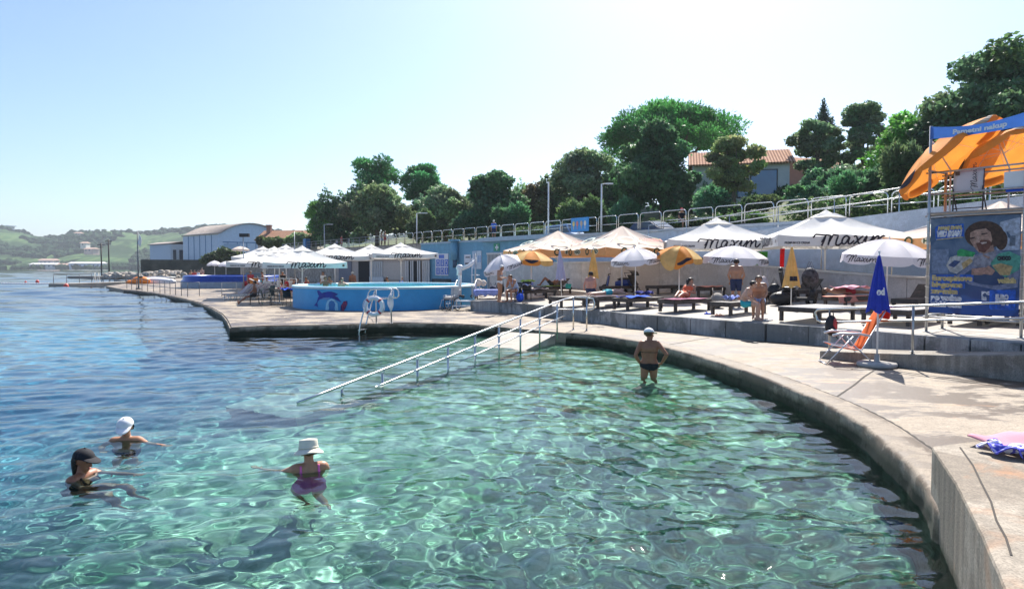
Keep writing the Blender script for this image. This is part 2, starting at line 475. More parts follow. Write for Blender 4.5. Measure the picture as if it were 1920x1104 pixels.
SEA_EDGE = [G(*p) for p in [(233, 543), (262, 545.5), (290, 549), (340, 558), (372, 566), (397, 576), (418, 588), (428, 600), (434, 613), (500, 610), (570, 609), (640, 608), (700, 605.5), (760, 604.5), (850, 606), (900, 609), (931, 612.5)]]
NEAR_EDGE = [G(*p) for p in [(1062, 624), (1090, 626), (1130, 630), (1200, 641), (1250, 652), (1300, 665), (1350, 680), (1400, 696), (1450, 714), (1500, 735), (1540, 752), (1580, 772), (1620, 796), (1655, 823), (1690, 852), (1720, 882), (1745, 912), (1762, 950)]]
NEAR_EDGE = [Vector(p) for p in smooth_line([tuple(p) for p in NEAR_EDGE], 9)]
NEAR_EDGE += [Vector((3.66, 5.4, .3)), Vector((3.2, 4.3, .3)), Vector((2.85, 3.6, .3)), Vector((2.4, 2.8, .3)), Vector((1.8, 1.7, .3))]
outline = [(p.x, p.y) for p in SEA_EDGE + NEAR_EDGE] + [(1.8, -2), (45, -2), (45, 12), (14, 46), (-22, 96), (-58, 148), (-62, 120), (-44, 74)]
deck = MB().prism(outline, -6.0, .3).build('promenade_deck', DECKM, fixn=True); tag(deck, kind='structure')
RECEIVERS.append(deck)
# mossy sea wall skin a hand's breadth proud of the slab edge
def sea_wall(name, pts, h0=-6, top=.265):
    mb = MB(); n = len(pts)
    P = [Vector(p) for p in pts]
    out = []
    for i, p in enumerate(P):
        d = (P[min(i + 1, n - 1)] - P[max(i - 1, 0)]).normalized(); nn = Vector((d.y, -d.x, 0))
        out.append(p + nn * .06)
    mb.grid(lambda u, v: (lambda i: (out[i].x, out[i].y, h0 + (top - h0) * v if v > 0 else h0))(round(u * (n - 1))), n - 1, 6, smooth=False)
    vs = [(p.x, p.y, top) for p in out] + [(p.x, p.y, top) for p in P]
    mb.add(vs, [(i, i + 1, n + i + 1, n + i) for i in range(n - 1)])
    o = mb.build(name, KERBM, fixn=False); tag(o, kind='structure'); RECEIVERS.append(o)
sea_wall('quay_wall', SEA_EDGE)
# rounded kerb along the bathing basin
def kerb():
    mb = MB(); P = NEAR_EDGE; n = len(P)
    prof = [(-.06, -3.0), (-.06, -.2), (-.05, .0), (-.045, .1), (-.05, .20), (-.048, .275), (-.034, .305), (-.005, .320), (.10, .324), (.20, .324), (.36, .320), (.38, .298)]
    fr = []
    for i, p in enumerate(P):
        d = (P[min(i + 1, n - 1)] - P[max(i - 1, 0)]).normalized(); fr.append(Vector((-d.y, d.x, 0)))  # towards the land
    # shape of the land side: right of travel is sea here
    vs = []
    for p, nn in zip(P, fr):
        for o, z in prof:
            jj = .028 * (float(vnoise(np.array([p.x * 5 + o * 9]), np.array([p.y * 5 + z * 9]))[0]) - .5) * (1 if -.3 < z < .31 else .3)
            vs.append((p.x + nn.x * (o + jj), p.y + nn.y * (o + jj), z + jj * .5))
    m = len(prof)
    mb.add(vs, [(i * m + j, (i + 1) * m + j, (i + 1) * m + j + 1, i * m + j + 1) for i in range(n - 1) for j in range(m - 1)], True)
    o = mb.build('basin_kerb', KERBM, fixn=False); tag(o, kind='structure'); RECEIVERS.append(o)
    sm_ = MB()
    pts = [p + nn * .40 + Vector((0, 0, .004)) for p, nn in zip(P, fr)]
    pts2 = [p + nn * (.43 + .012 * math.sin(i * 2.1)) + Vector((0, 0, .004)) for i, (p, nn) in enumerate(zip(P, fr))]
    sm_.add(pts + pts2, [(i, i + 1, n + i + 1, n + i) for i in range(n - 1)])
    # expansion joints across the promenade
    for a, b in (((1562, 748), (1642, 692)), ((1240, 648), (1330, 633)), ((700, 604), (690, 592)), ((1690, 850), (1920, 842))):
        pa, pb = G(*a, .304), G(*b, .304); sm_.ribbon([pa, (pa * .6 + pb * .4) + Vector((.03, .02, 0)), (pa * .3 + pb * .7) - Vector((.02, 0, 0)), pb], .035, (0, 0, 1), .001)
    o = sm_.build('pavement_joint', SEAM, fixn=False); tag(o, kind='structure')
kerb()

# bathing ramp going down into the water beside the handrail
RA, RB = Vector((1.45, 21.1, 0)), Vector((-3.75, 12.0, 0)); rdir = (RB - RA).normalized(); rleft = Vector((rdir.y, -rdir.x, 0))
def ramp_slab():
    mb = MB(); vs = []
    rl = -rleft if rleft.x > 0 else rleft
    for i in range(12):
        q = i / 11; p = RA + (RB - RA) * q; z = .296 - 1.55 * q ** 1.0
        for o in (0.12, 2.0): vs.append((p.x + rl.x * o, p.y + rl.y * o, z))
    n = 12; vs2 = [(x, y, z - 1.2) for x, y, z in vs]
    f = [(2 * i, 2 * i + 1, 2 * i + 3, 2 * i + 2) for i in range(n - 1)]
    f += [(2 * i, 2 * i + 2, 2 * i + 2 + 2 * n, 2 * i + 2 * n) for i in range(n - 1)] + [(2 * i + 1, 2 * i + 1 + 2 * n, 2 * i + 3 + 2 * n, 2 * i + 3) for i in range(n - 1)]
    mb.add(vs + vs2, f)
    # ground joining ramp head, deck and kerb
    o = mb.build('bathing_ramp', concrete('pale wet ramp concrete', (.44, .41, .35), (.30, .27, .22), wet=.3)); tag(o, kind='structure'); RECEIVERS.append(o)
ramp_slab()

# ================================================================= raised block in the right foreground
blk = [(3.88, 6.25), (3.42, 5.2), (2.9, 4.14), (2.62, 3.6), (2.2, 2.8), (1.5, 1.6), (1.5, -1.5), (14, -1.5), (14, 4.5), (8.2, 6.6), (4.55, 6.5)]
_b = []
for (x0, y0), (x1, y1) in zip(blk, blk[1:] + blk[:1]):
    L_ = math.hypot(x1 - x0, y1 - y0); m_ = max(1, int(L_ / .09)) if L_ < 3 else 1
    for i in range(m_):
        j = random.uniform(-.004, .004) if i else 0
        _b.append((x0 + (x1 - x0) * i / m_ + j, y0 + (y1 - y0) * i / m_ + j))
blk = _b
bo = MB().prism(blk, -1.6, .745).build('concrete_block', BLOCKM, bevel=.025)
tag(bo, 'raised rough concrete terrace with rust stains and board marked side in right foreground', 'wall')
js = MB()
for a, b in (((1800, 838), (1840, 905)), ((1840, 905), (1868, 975)), ((1868, 975), (1896, 1040))):
    js.ribbon([G(*a, .748), G((a[0] + b[0]) / 2 + 4, (a[1] + b[1]) / 2, .748), G(*b, .748)], .014, (0, 0, 1), .002)
js.build('crack', SEAM, bo, fixn=False)

# ================================================================= sun terrace
EU, EN = Vector((.582, -.813, 0)), Vector((.813, .582, 0))
FRONT = [G(*p, .8) for p in [(885, 563), (937, 565), (1060, 575), (1140, 582), (1180, 587), (1300, 595), (1440, 606), (1520, 610.5), (1640, 619), (1740, 628), (1920, 643)]] + [Vector((12.6, 11.2, .8)), Vector((15, 7.5, .8))]
FP = FRONT[0]
def tz(x, y):
    """height of the terrace floor: it climbs gently away from its front wall"""
    best = 1e9
    p = Vector((x, y, 0))
    for a, b in zip(FRONT, FRONT[1:]):
        a2, b2 = Vector((a.x, a.y, 0)), Vector((b.x, b.y, 0)); d = b2 - a2
        q = max(0, min(1, (p - a2).dot(d) / d.length_squared)); best = min(best, (a2 + d * q - p).length)
    return .8 + .035 * min(best, 14)
def GT(px, py):
    d = ray(px, py); lo_, hi_ = 8.0, 70.0
    p = None
    for _ in range(40):
        m_ = (lo_ + hi_) / 2; tt = m_ / d.y
        p = Vector((d.x * tt, m_, CAMZ + d.z * tt))
        if p.z > tz(p.x, p.y): lo_ = m_
        else: hi_ = m_
    p.z = tz(p.x, p.y); return p
tb = MB(); n = len(FRONT); vs = []
for k in range(9):
    d = k * 2.0
    for i, p in enumerate(FRONT):
        q = Vector((p.x, p.y, 0)) + EN * d * (1 if i else .35) + (Vector((0, d * .8, 0)) if i == 0 else Vector())
        vs.append((q.x, q.y, tz(q.x, q.y)))
tb.add(vs, [(k * n + i, k * n + i + 1, (k + 1) * n + i + 1, (k + 1) * n + i) for k in range(8) for i in range(n - 1)])
L0 = [vs[k * n] for k in range(9)]; tb.add(L0 + [(x, y, .2) for x, y, z in L0], [(i, i + 1, 10 + i, 9 + i) for i in range(8)])
o = tb.build('terrace_floor', TERRM, fixn=False); tag(o, kind='structure')

wt_ = thing('terrace_wall', 'long low stained concrete wall of upright slabs carrying the sun terrace', 'wall', (0, 0, 0))
def lerp_path(P, step):
    out = []; 
    for a, b in zip(P, P[1:]):
        L = (b - a).length; m_ = max(1, round(L / step))
        out += [a + (b - a) * (j / m_) for j in range(m_)]
    return out + [P[-1]]
pp = lerp_path(FRONT, 1.15); mb = MB(); back = MB()
for a, b in zip(pp, pp[1:]):
    d = (b - a).normalized(); nn = Vector((d.y, -d.x, 0))
    a2, b2 = a + d * .017, b - d * .017
    c = (a2 + b2) / 2 + nn * .05; L = (b2 - a2).length
    mb.box((c.x, c.y, .285 + .255), (L, .18, .51), math.atan2(d.y, d.x))
    c2 = (a + b) / 2 - nn * .01; back.box((c2.x, c2.y, .53), ((b - a).length, .16, .46), math.atan2(d.y, d.x))
mb.build('slab_face', WALLM, wt_, bevel=.012); back.build('joint_backing', SEAM, wt_)

# narrow ramp in front of the terrace wall, right
def side_ramp():
    a, b = G(1536, 671, .3), G(1920, 716, .3); e = Vector((12.9, 8.5, .3))
    pts = [(a, .47), (a.lerp(b, .33), .55), (a.lerp(b, .66), .65), (b, .80), (e, .86)]
    mb = MB(); vs = []
    for p, z in pts:
        for o in (0, .95): vs += [(p.x + EN.x * o, p.y + EN.y * o, .25), (p.x + EN.x * o, p.y + EN.y * o, z)]
    f = []
    for i in range(len(pts) - 1):
        k = 4 * i
        f += [(k, k + 4, k + 5, k + 1), (k + 1, k + 5, k + 7, k + 3), (k + 3, k + 7, k + 6, k + 2)]
    f.append((0, 1, 3, 2))
    mb.add(vs, f); o = mb.build('access_ramp', concrete('ramp concrete', (.37, .34, .29), (.25, .22, .18), board=.9), bevel=.03)
    tag(o, kind='structure')
side_ramp()

# back wall of the terrace, its top falling to the right, with the path behind it
def off(s, d):   # point at distance s along the front direction (from px 885 end) and d behind it
    a = Vector((-1.9, 32.5, 0)) + EU * s + EN * d; return a
bw = thing('back_wall', 'beige concrete panel wall behind the sunbeds, its top falling to the right', 'wall')
mb = MB(); cop = MB()
ztop = [(-13, 2.62), (0, 2.62), (6, 2.6), (9, 2.42), (13, 2.12), (17, 1.92), (21, 1.72), (30, 1.6)]
def zt(s):
    for (a, za), (b, zb) in zip(ztop, ztop[1:]):
        if a <= s <= b: return za + (zb - za) * (s - a) / (b - a)
    return ztop[-1][1]
s = -12.0
while s < 28:
    a, b = off(s + .008, 9), off(s + 1.192, 9); za, zb = zt(s), zt(s + 1.2)
    vs = []
    for p, z in ((a, za), (b, zb)):
        for o in (0, .22): vs += [(p.x + EN.x * o, p.y + EN.y * o, .3), (p.x + EN.x * o, p.y + EN.y * o, z)]
    mb.add(vs, [(0, 4, 5, 1), (2, 3, 7, 6), (0, 1, 3, 2), (4, 6, 7, 5), (1, 5, 7, 3)])
    cop.beam((a - EN * .03 + EN * .14 - EU * .008) + Vector((0, 0, za + .035)), (b + EN * .11 + EU * .008) + Vector((0, 0, zb + .035)), .34, .07)
    s += 1.2
mb.build('panel', BACKM, bw); cop.build('coping', M('pale coping', (.60, .57, .52), .8, .12, 4), bw)
pth = MB(); pv = []
for s in (-12, 0, 6, 9, 13, 17, 21, 28):
    for d in (9.22, 15.4): p = off(s, d); pv.append((p.x, p.y, zt(s) - .12))
pth.add(pv, [(2 * i, 2 * i + 2, 2 * i + 3, 2 * i + 1) for i in range(7)])
tag(pth.build('path', TERRM, fixn=False), kind='structure')

# ================================================================= promenade on its retaining wall
def RL(s, d=0.0, z=4.8): return Vector((10.6 - .582 * s, 41.8 + .813 * s, z)) + EN * d
rw = thing('retaining_wall', 'tall blue grey retaining wall with vertical joints under the upper promenade', 'wall')
mb = MB(); s = -42.0
while s < 12.2:
    a, b = RL(s), RL(s + 2.39); vs = [(p.x + EN.x * o, p.y + EN.y * o, z) for p in (a, b) for o in (0, .25) for z in (.3, 4.62)]
    mb.add(vs, [(0, 1, 5, 4), (2, 6, 7, 3), (0, 2, 3, 1), (4, 5, 7, 6), (1, 3, 7, 5)]); s += 2.4
mb.build('panel', BLUEGREY, rw)
mb = MB(); mb.beam(RL(12.3, .08, 4.70), RL(-42, .08, 4.70), .42, .16); mb.build('coping', M('grey coping', (.42, .45, .48), .8, .1, 3), rw)
rb = thing('blue_wall', 'bright blue painted retaining wall with signs behind the round pool', 'wall')
mb = MB()
a, b = RL(12.25), RL(34); vs = [(p.x + EN.x * o, p.y + EN.y * o, z) for p in (a, b) for o in (-.05, .25) for z in (.3, 4.62)]
mb.add(vs, [(0, 1, 5, 4), (2, 6, 7, 3), (0, 2, 3, 1), (4, 5, 7, 6), (1, 3, 7, 5)]); mb.build('plaster', BLUEW, rb)
mb = MB(); mb.beam(RL(12.25, .0, 4.72), RL(22.5, .0, 4.72), 1.1, .34); mb.beam(RL(22.5, .08, 4.70), RL(34, .08, 4.70), .42, .16)
mb.build('coping', M('pale blue coping', (.34, .46, .55), .7, .1, 3), rb)
sw = thing('stone_wall', 'grey rubble stone wall under the left end of the upper promenade', 'wall')
mb = MB(); a, b = RL(34), RL(105); vs = [(p.x + EN.x * o, p.y + EN.y * o, z) for p in (a, b) for o in (0, .3) for z in (.3, 4.75)]
mb.add(vs, [(0, 1, 5, 4), (2, 6, 7, 3), (0, 2, 3, 1), (4, 5, 7, 6), (1, 3, 7, 5)])
mb.build('masonry', M('rubble stone', (.33, .29, .25), .9, .45, 2.2, bump=.6, bscale=5), sw)

# upper ground: promenade and the slope behind
GREEN = M('grassy slope', (.09, .11, .045), .95, .5, .8)
mb = MB(); U = [-42, -30, -20, -10, 0, 10, 20, 30, 45, 60, 80, 105]
def hz(d, s): return (4.15 if d < 6 else 4.8) + 7.5 * float(sm(6.5, 44, d)) * (1.0 - .35 * float(sm(20, 70, s)))
DD = [.05, 5.5, 9, 13, 18, 24, 32, 44, 70, 110]
vs = [tuple(RL(s, d, hz(d, s))) for d in DD for s in U]; m_ = len(U)
mb.add(vs, [(j * m_ + i, j * m_ + i + 1, (j + 1) * m_ + i + 1, (j + 1) * m_ + i) for j in range(1, len(DD) - 1) for i in range(m_ - 1)], True)
tag(mb.build('slope', GREEN), kind='structure')
mb = MB(); mb.poly([RL(-42, .05), RL(105, .05), RL(105, 2.0), RL(-42, 2.0)]); mb.poly([RL(-42, 2.0), RL(105, 2.0), RL(105, 2.0, 4.15), RL(-42, 2.0, 4.15)]); mb.poly([RL(-42, 2.0, 4.154), RL(105, 2.0, 4.154), RL(105, 5.6, 4.154), RL(-42, 5.6, 4.154)]); tag(mb.build('upper_promenade', M('asphalt', (.07, .07, .07), .9, .2, 5)), kind='structure')

# ================================================================= far shore
def hills():
    px = np.array([-900, -300, 0, 30, 60, 110, 130, 160, 200, 240, 280, 300, 350, 400, 420, 470, 560, 640, 800, 1300, 2200])
    py = np.array([440, 430, 427, 432, 441, 445, 437, 433, 433, 435, 438, 434, 429, 423, 424, 433, 436, 440, 446, 450, 450])
    na, nr = 520, 90
    p = np.linspace(-900, 2200, na); ry = np.interp(p, px, py); ry += 1.6 * (vnoise(p * .09, p * 0) - .5) + 1.2 * (vnoise(p * .3 + 5, p * 0) - .5)
    q = np.linspace(0, 1, nr)
    Q, P = np.meshgrid(q, p, indexing='ij')
    D = 820 + 560 * Q
    ridge = (500 - np.interp(P, p, ry)) / 1280 * 1230 + 2.4
    prof = np.where(Q < .73, sm(0, .73, Q) ** .8 * (.72 + .28 * Q / .73), 1 - .25 * (Q - .73) / .27)
    X = (P - 960) / 1280 * D
    Z = -1 + ridge * prof + 10 * (vnoise(X * .012, D * .012) - .5) * np.sin(np.clip(Q / .73, 0, 1) * PI) + 2.2 * (vnoise(X * .06, D * .06) - .5) * np.clip(Q * 8, 0, 1) * (Q < .7)
    idx = np.arange(nr * na).reshape(nr, na)
    Fq = np.stack([idx[:-1, :-1], idx[:-1, 1:], idx[1:, 1:], idx[1:, :-1]], -1).reshape(-1, 4)
    V = np.stack([X, D, Z], -1).reshape(-1, 3)
    return fast_mesh('hills', V, Fq, smooth=True), V.reshape(nr, na, 3)
hm, HV = hills()
t = NT('vineyards and woods')
a = t.noise(.011, 6, .62, dist=.6); b = t.noise(.12, 4, .7)
tc = t.n('ShaderNodeTexCoord'); wv = t.n('ShaderNodeTexWave'); wv.inputs['Scale'].default_value = .09; wv.inputs['Distortion'].default_value = 6; wv.inputs['Detail'].default_value = 2; wv.inputs['Detail Scale'].default_value = .3
mp = t.n('ShaderNodeMapping'); mp.inputs['Scale'].default_value = (.25, 1, 3.0); t.l(tc.outputs['Object'], mp.inputs['Vector']); t.l(mp.outputs[0], wv.inputs['Vector'])
field = t.mix(t.ramp(wv.outputs['Fac'], [(.3, (0, 0, 0)), (.7, (1, 1, 1))]), (.055, .115, .042), (.10, .155, .06))
field = t.mix(t.ramp(b, [(.5, (0, 0, 0)), (.65, (.6, .6, .6))]), field, (.05, .09, .03))
c = t.mix(t.ramp(a, [(.46, (0, 0, 0)), (.53, (1, 1, 1))]), field, (.030, .062, .026))
tag(link('hills', hm, t.fin(t.pr(c, .95, spec=.05))), kind='structure')
# ================================================================= parasols
ORANGE = M('orange canvas', (.78, .30, .05), .8, .12, 3, trans=.35)
AMBER = M('sun bleached amber canvas', (.74, .50, .18), .8, .2, 2.5, trans=.35)
PEACH = M('pale peach canvas', (.82, .69, .58), .85, .05, 2, trans=.25)
ORPALE = M('faded orange canvas', (.82, .42, .17), .8, .08, 3, trans=.3)
SHADEW = M('white beach canvas', (.80, .77, .78), .85, .05, 3, trans=.25)
LILAC = M('lilac canvas', (.55, .52, .66), .85, .08, 3, trans=.2)
BLUEC = M('royal blue canvas', (.02, .045, .42), .7, .2, 3, trans=.12)
GREENINK = M('faded green print', (.48, .56, .48), .8, .1, 5)
DKGREEN = M('dark green print', (.03, .07, .035), .8, .1, 5)
CREAMINK = M('cream print', (.75, .66, .45), .8, .05, 5)
REDINK = M('faded red print', (.62, .24, .18), .8, .1, 5)
SLAB = M('cast concrete slab', (.42, .40, .37), .9, .15, 6)

def big_parasol(label, x, y, z, w, zv, ztop, ang, vent=True, cm=None, vm=None, style='script', group=None, vh=.34, slabs=True, tilt=None, detail=True):
    """square market parasol. zv = bottom of the valance, ztop = tip, all world heights"""
    cm = cm or CREAM; vm = vm or CREAM
    T = thing('market_parasol', label, 'parasol', (x, y, z), ang, group)
    h = w / 2; e = zv + vh - z; top = ztop - z
    ct = top - (.16 if vent else .03)
    # canopy with a little sag between the ribs
    mb = MB(); sag = .035 * w
    cs = [(-h, -h), (h, -h), (h, h), (-h, h)]
    rin = .13 if vent else .012
    for k in range(4):
        a, b = cs[k], cs[(k + 1) % 4]
        def fn(u, v, a=a, b=b):
            q = 1 - v * (1 - rin)
            x_, y_ = (a[0] + (b[0] - a[0]) * u) * q, (a[1] + (b[1] - a[1]) * u) * q
            s_ = sag * math.sin(PI * v) * (.55 + .45 * abs(math.sin(2 * PI * u))) + .018 * w * abs(math.sin(2 * PI * u)) * (1 - v)
            return (x_, y_, e + (ct - e) * v - s_ + .012 * math.sin(17 * u + 3 * k) * math.sin(PI * v))
        mb.grid(fn, 12, 8)
    mb.build('canopy', cm, T, fixn=False)
    # valance: four hanging strips
    for k in range(4):
        a, b = Vector((*cs[k], 0)), Vector((*cs[(k + 1) % 4], 0)); ux = (b - a).normalized(); nn = Vector((ux.y, -ux.x, 0))
        mb = MB()
        mb.grid(lambda u, v: tuple(a + (b - a) * u + nn * (.006 + .02 * math.sin(9 * u + k) * (1 - v)) + Vector((0, 0, e - vh * (1 - v) - .018 * w * abs(math.sin(2 * PI * u)) * v))), 16, 2)
        vob = mb.build('valance', vm, T, fixn=False)
        if not detail: continue
        o = a + nn * .035 + Vector((0, 0, e - vh))
        if style == 'script':
            sx = vh * .72
            script_word(o + ux * (w * .30) + Vector((0, 0, vh * .16)), ux, (0, 0, 1), sx, vob, lift=.012, clip=(-vh * .15, vh * .82), w=.2)
            place_text('PREMIUM ICE CREAM', o + ux * (w * .05) + Vector((0, 0, vh * .2)), ux, (0, 0, 1), vh * .26, INK, vob, bold=.004, lift=.012, fitw=w * .19)
            mq = MB(); q0 = o + ux * (w * .955) + Vector((0, 0, vh * .45)) + nn * .012
            for r0 in (.055, ):
                mq.ribbon([q0 + ux * -.06, q0 + ux * .06], .13, nn, .0)
            mq.build('emblem', M('brown print', (.12, .06, .04), .7), vob, fixn=False)
        elif style == 'brew':
            for u in (.22, .62):
                mq = MB(); q0 = o + ux * (w * u) + Vector((0, 0, vh * .55)) + nn * .012
                ring = [q0 + ux * .14 * math.cos(i * PI / 8) + Vector((0, 0, .14 * math.sin(i * PI / 8))) for i in range(17)]
                mq.ribbon(ring, .07, nn, 0); mq.build('emblem', DKGREEN, vob, fixn=False)
                mq = MB(); q1 = q0 + ux * w * .17
                mq.poly([q1 + ux * .36 * math.cos(i * PI / 8) + Vector((0, 0, .15 * math.sin(i * PI / 8))) for i in range(16)])
                oval = mq.build('emblem', CREAMINK, vob, fixn=False)
                place_text('HAD', q1 - ux * .28 - Vector((0, 0, .08)), ux, (0, 0, 1), .23, DKGREEN, vob, bold=.012, lift=.008, fitw=.56)
    if style == 'brew' and detail:
        for k in range(4):
            a, b = Vector((*cs[k], 0)), Vector((*cs[(k + 1) % 4], 0)); ux = (b - a).normalized()
            up = Vector((-(a + b).x / 2, -(a + b).y / 2, ct - e)).normalized(); nn = ux.cross(up)
            mid = (a + b) / 2 + Vector((0, 0, e))
            c0 = mid + up * (h * .36) - ux * h * .3 - Vector((0, 0, sag * .6)); nl = .14
            mq = MB(); mq.ribbon([c0 + ux * .42 * math.cos(i * PI / 10) + up * .30 * math.sin(i * PI / 10) for i in range(21)], .13, nn, nl)
            mq.build('faded_print', GREENINK, T, fixn=False)
            place_text('GREEN', c0 + ux * .62 - up * .16, ux, up, .42, GREENINK if k else REDINK, T, lift=nl, bold=.01, name='faded_print')
    if vent:
        mb = MB(); r1 = h * .27
        cv = [(-r1, -r1), (r1, -r1), (r1, r1), (-r1, r1)]; zb = ct - (ct - e) * .10
        for k in range(4):
            a, b = cv[k], cv[(k + 1) % 4]
            mb.grid(lambda u, v, a=a, b=b: ((a[0] + (b[0] - a[0]) * u) * (1 - v), (a[1] + (b[1] - a[1]) * u) * (1 - v), zb - .10 + .04 * math.sin(PI * u) + (top - zb + .10) * v - .05 * math.sin(PI * v)), 8, 5)
        mb.build('vent_cap', cm, T, fixn=False)
    mb = MB(); mb.tube([(0, 0, .05), (0, 0, top - .1)], .042, 12); mb.build('pole', WHITEP, T)
    for k in range(8):
        an = k * PI / 4; c, s_ = math.cos(an), math.sin(an); L = h / max(abs(c), abs(s_)) * .985
        mb = MB(); mb.tube([(c * .06, s_ * .06, ct - .10), (c * L, s_ * L, e - .05)], .014, 5)
        zz = e - .55
        mb.tube([(c * .06, s_ * .06, zz), (c * L * .5, s_ * L * .5, (ct - .1 + e - .05) / 2)], .012, 5)
        mb.build('rib', WHITEP, T)
    mb = MB()
    if slabs:
        for i, j in ((-1, -1), (1, -1), (1, 1), (-1, 1)): mb.box((i * .26, j * .26, .04), (.48, .48, .08))
    mb.box((0, 0, .09), (.3, .3, .02)); mb.cyl((0, 0, .1), .06, .3, 12)
    mb.build('base', SLAB, T, bevel=.008)
    return T

def beach_umbrella(label, base, top_z, r, col, panels=8, tilt=(0, 0), group=None, alt=None, sag=.0, text=True, vh=.2, drop=.42, rz=0, patch=False, flop=None, base_disc=False, name='beach_umbrella'):
    """round beach umbrella: base = foot point on the ground; top_z world height of the tip"""
    T = thing(name, label, 'beach umbrella', base, 0, group)
    H = top_z - base[2]
    tq = Quaternion((1, 0, 0), tilt[0]) @ Quaternion((0, 1, 0), tilt[1]) @ Quaternion((0, 0, 1), rz)
    org = Vector((0, 0, H - drop - .1))
    def tr(p): return org + tq @ (Vector(p) - Vector((0, 0, 0)))
    def dome(a, q):
        seg = a * panels / (2 * PI); fr = abs((seg % 1) - .5) * 2      # 1 at ribs, 0 mid panel
        rr = r * q * (1 - .045 * (1 - fr * fr) * q)
        z = drop * (1 - q ** 1.9) + .1 - .045 * (1 - fr ** 2) * math.sin(PI * q) * r
        if flop and q > .55:
            da = abs((a - flop[0] + PI) % (2 * PI) - PI)
            if da < flop[1]: z -= (q - .55) * flop[2] * math.cos(da / flop[1] * PI / 2)
        return rr * math.cos(a), rr * math.sin(a), z
    for k in range(panels):
        mb = MB(); a0 = 2 * PI * k / panels; da = 2 * PI / panels
        mb.grid(lambda u, v: tr(dome(a0 + da * u, .02 + .98 * v)), 8, 8)
        m = col if not (alt and k % 2) else alt
        pn = mb.build('canopy_panel', m, T, fixn=False)
        mb = MB()
        def fl(u, v):
            x, y, z = dome(a0 + da * u, 1.0); s_ = vh * (1 - .35 * (abs(u - .5) * 2) ** 4)
            return tr((x * (1 + .03 * v), y * (1 + .03 * v), z - s_ * v))
        mb.grid(fl, 10, 2); mb.build('valance_flap', m, T, fixn=False)
        if text and k % 2 == 0:
            def fn(xx, yy):
                u = .12 + xx / (r * da); x, y, z = dome(a0 + da * u, 1.0); q = (vh - yy) / vh
                return tr((x * (1.012 + .03 * q), y * (1.012 + .03 * q), z - vh * q * 1.0))
            mm = MB()
            for st in SCRIPT:
                P = [fn(p[0] * vh * .45 + .08, p[1] * vh * .40 + vh * .36) for p in smooth_line(st, 3)]
                am = a0 + da / 2; nrm = tq @ Vector((math.cos(am), math.sin(am), 0))
                mm.ribbon(P, vh * .085, nrm, .006)
            mm.build('lettering', INK, T, fixn=False)
        if patch and k % 2 == 1:
            mm = MB(); am = a0 + da / 2; nrm = tq @ Vector((math.cos(am), math.sin(am), .25))
            P = []
            for i in range(9):
                u = .12 + .76 * i / 8; x, y, z = dome(a0 + da * u, .965); hh = .17 * math.sin(PI * i / 8)
                P.append((tr((x * 1.02, y * 1.02, z + .02)), hh))
            lowp = [tr((dome(a0 + da * (.12 + .76 * i / 8), 1.0)[0] * 1.04, dome(a0 + da * (.12 + .76 * i / 8), 1.0)[1] * 1.04, dome(a0 + da * (.12 + .76 * i / 8), 1.0)[2] - .55 * vh * math.sin(PI * i / 8))) for i in range(9)]
            upp = [p for p, _ in P]
            mm.add(upp + lowp, [(i, i + 1, 10 + i, 9 + i) for i in range(8)]); mm.build('emblem', INK, T, fixn=False)
    mb = MB(); mb.tube([(0, 0, 0), (0, 0, org.z - .25)], .022, 8)
    q0 = Vector((0, 0, org.z - .25)); mb.tube([q0, tr((0, 0, drop + .14))], .018, 8); mb.ball(tr((0, 0, drop + .16)), .028, 8, 6)
    mb.build('pole', WHITEP, T)
    for k in range(panels):
        a = 2 * PI * k / panels; mb = MB()
        mb.tube([tr(tuple(c - (0, 0, .012)[i] for i, c in enumerate(dome(a, q)))) for q in (.03, .3, .6, .85, 1.0)], .006, 4)
        x, y, z = dome(a, .55); mb.tube([tr((0, 0, drop * .35)), tr((x, y, z - .012))], .005, 4)
        mb.build('rib', WHITEP, T)
    if base_disc:
        mb = MB(); mb.cyl((0, 0, 0), .3, .08, 24); mb.build('base', SLAB, T, bevel=.015)
    return T

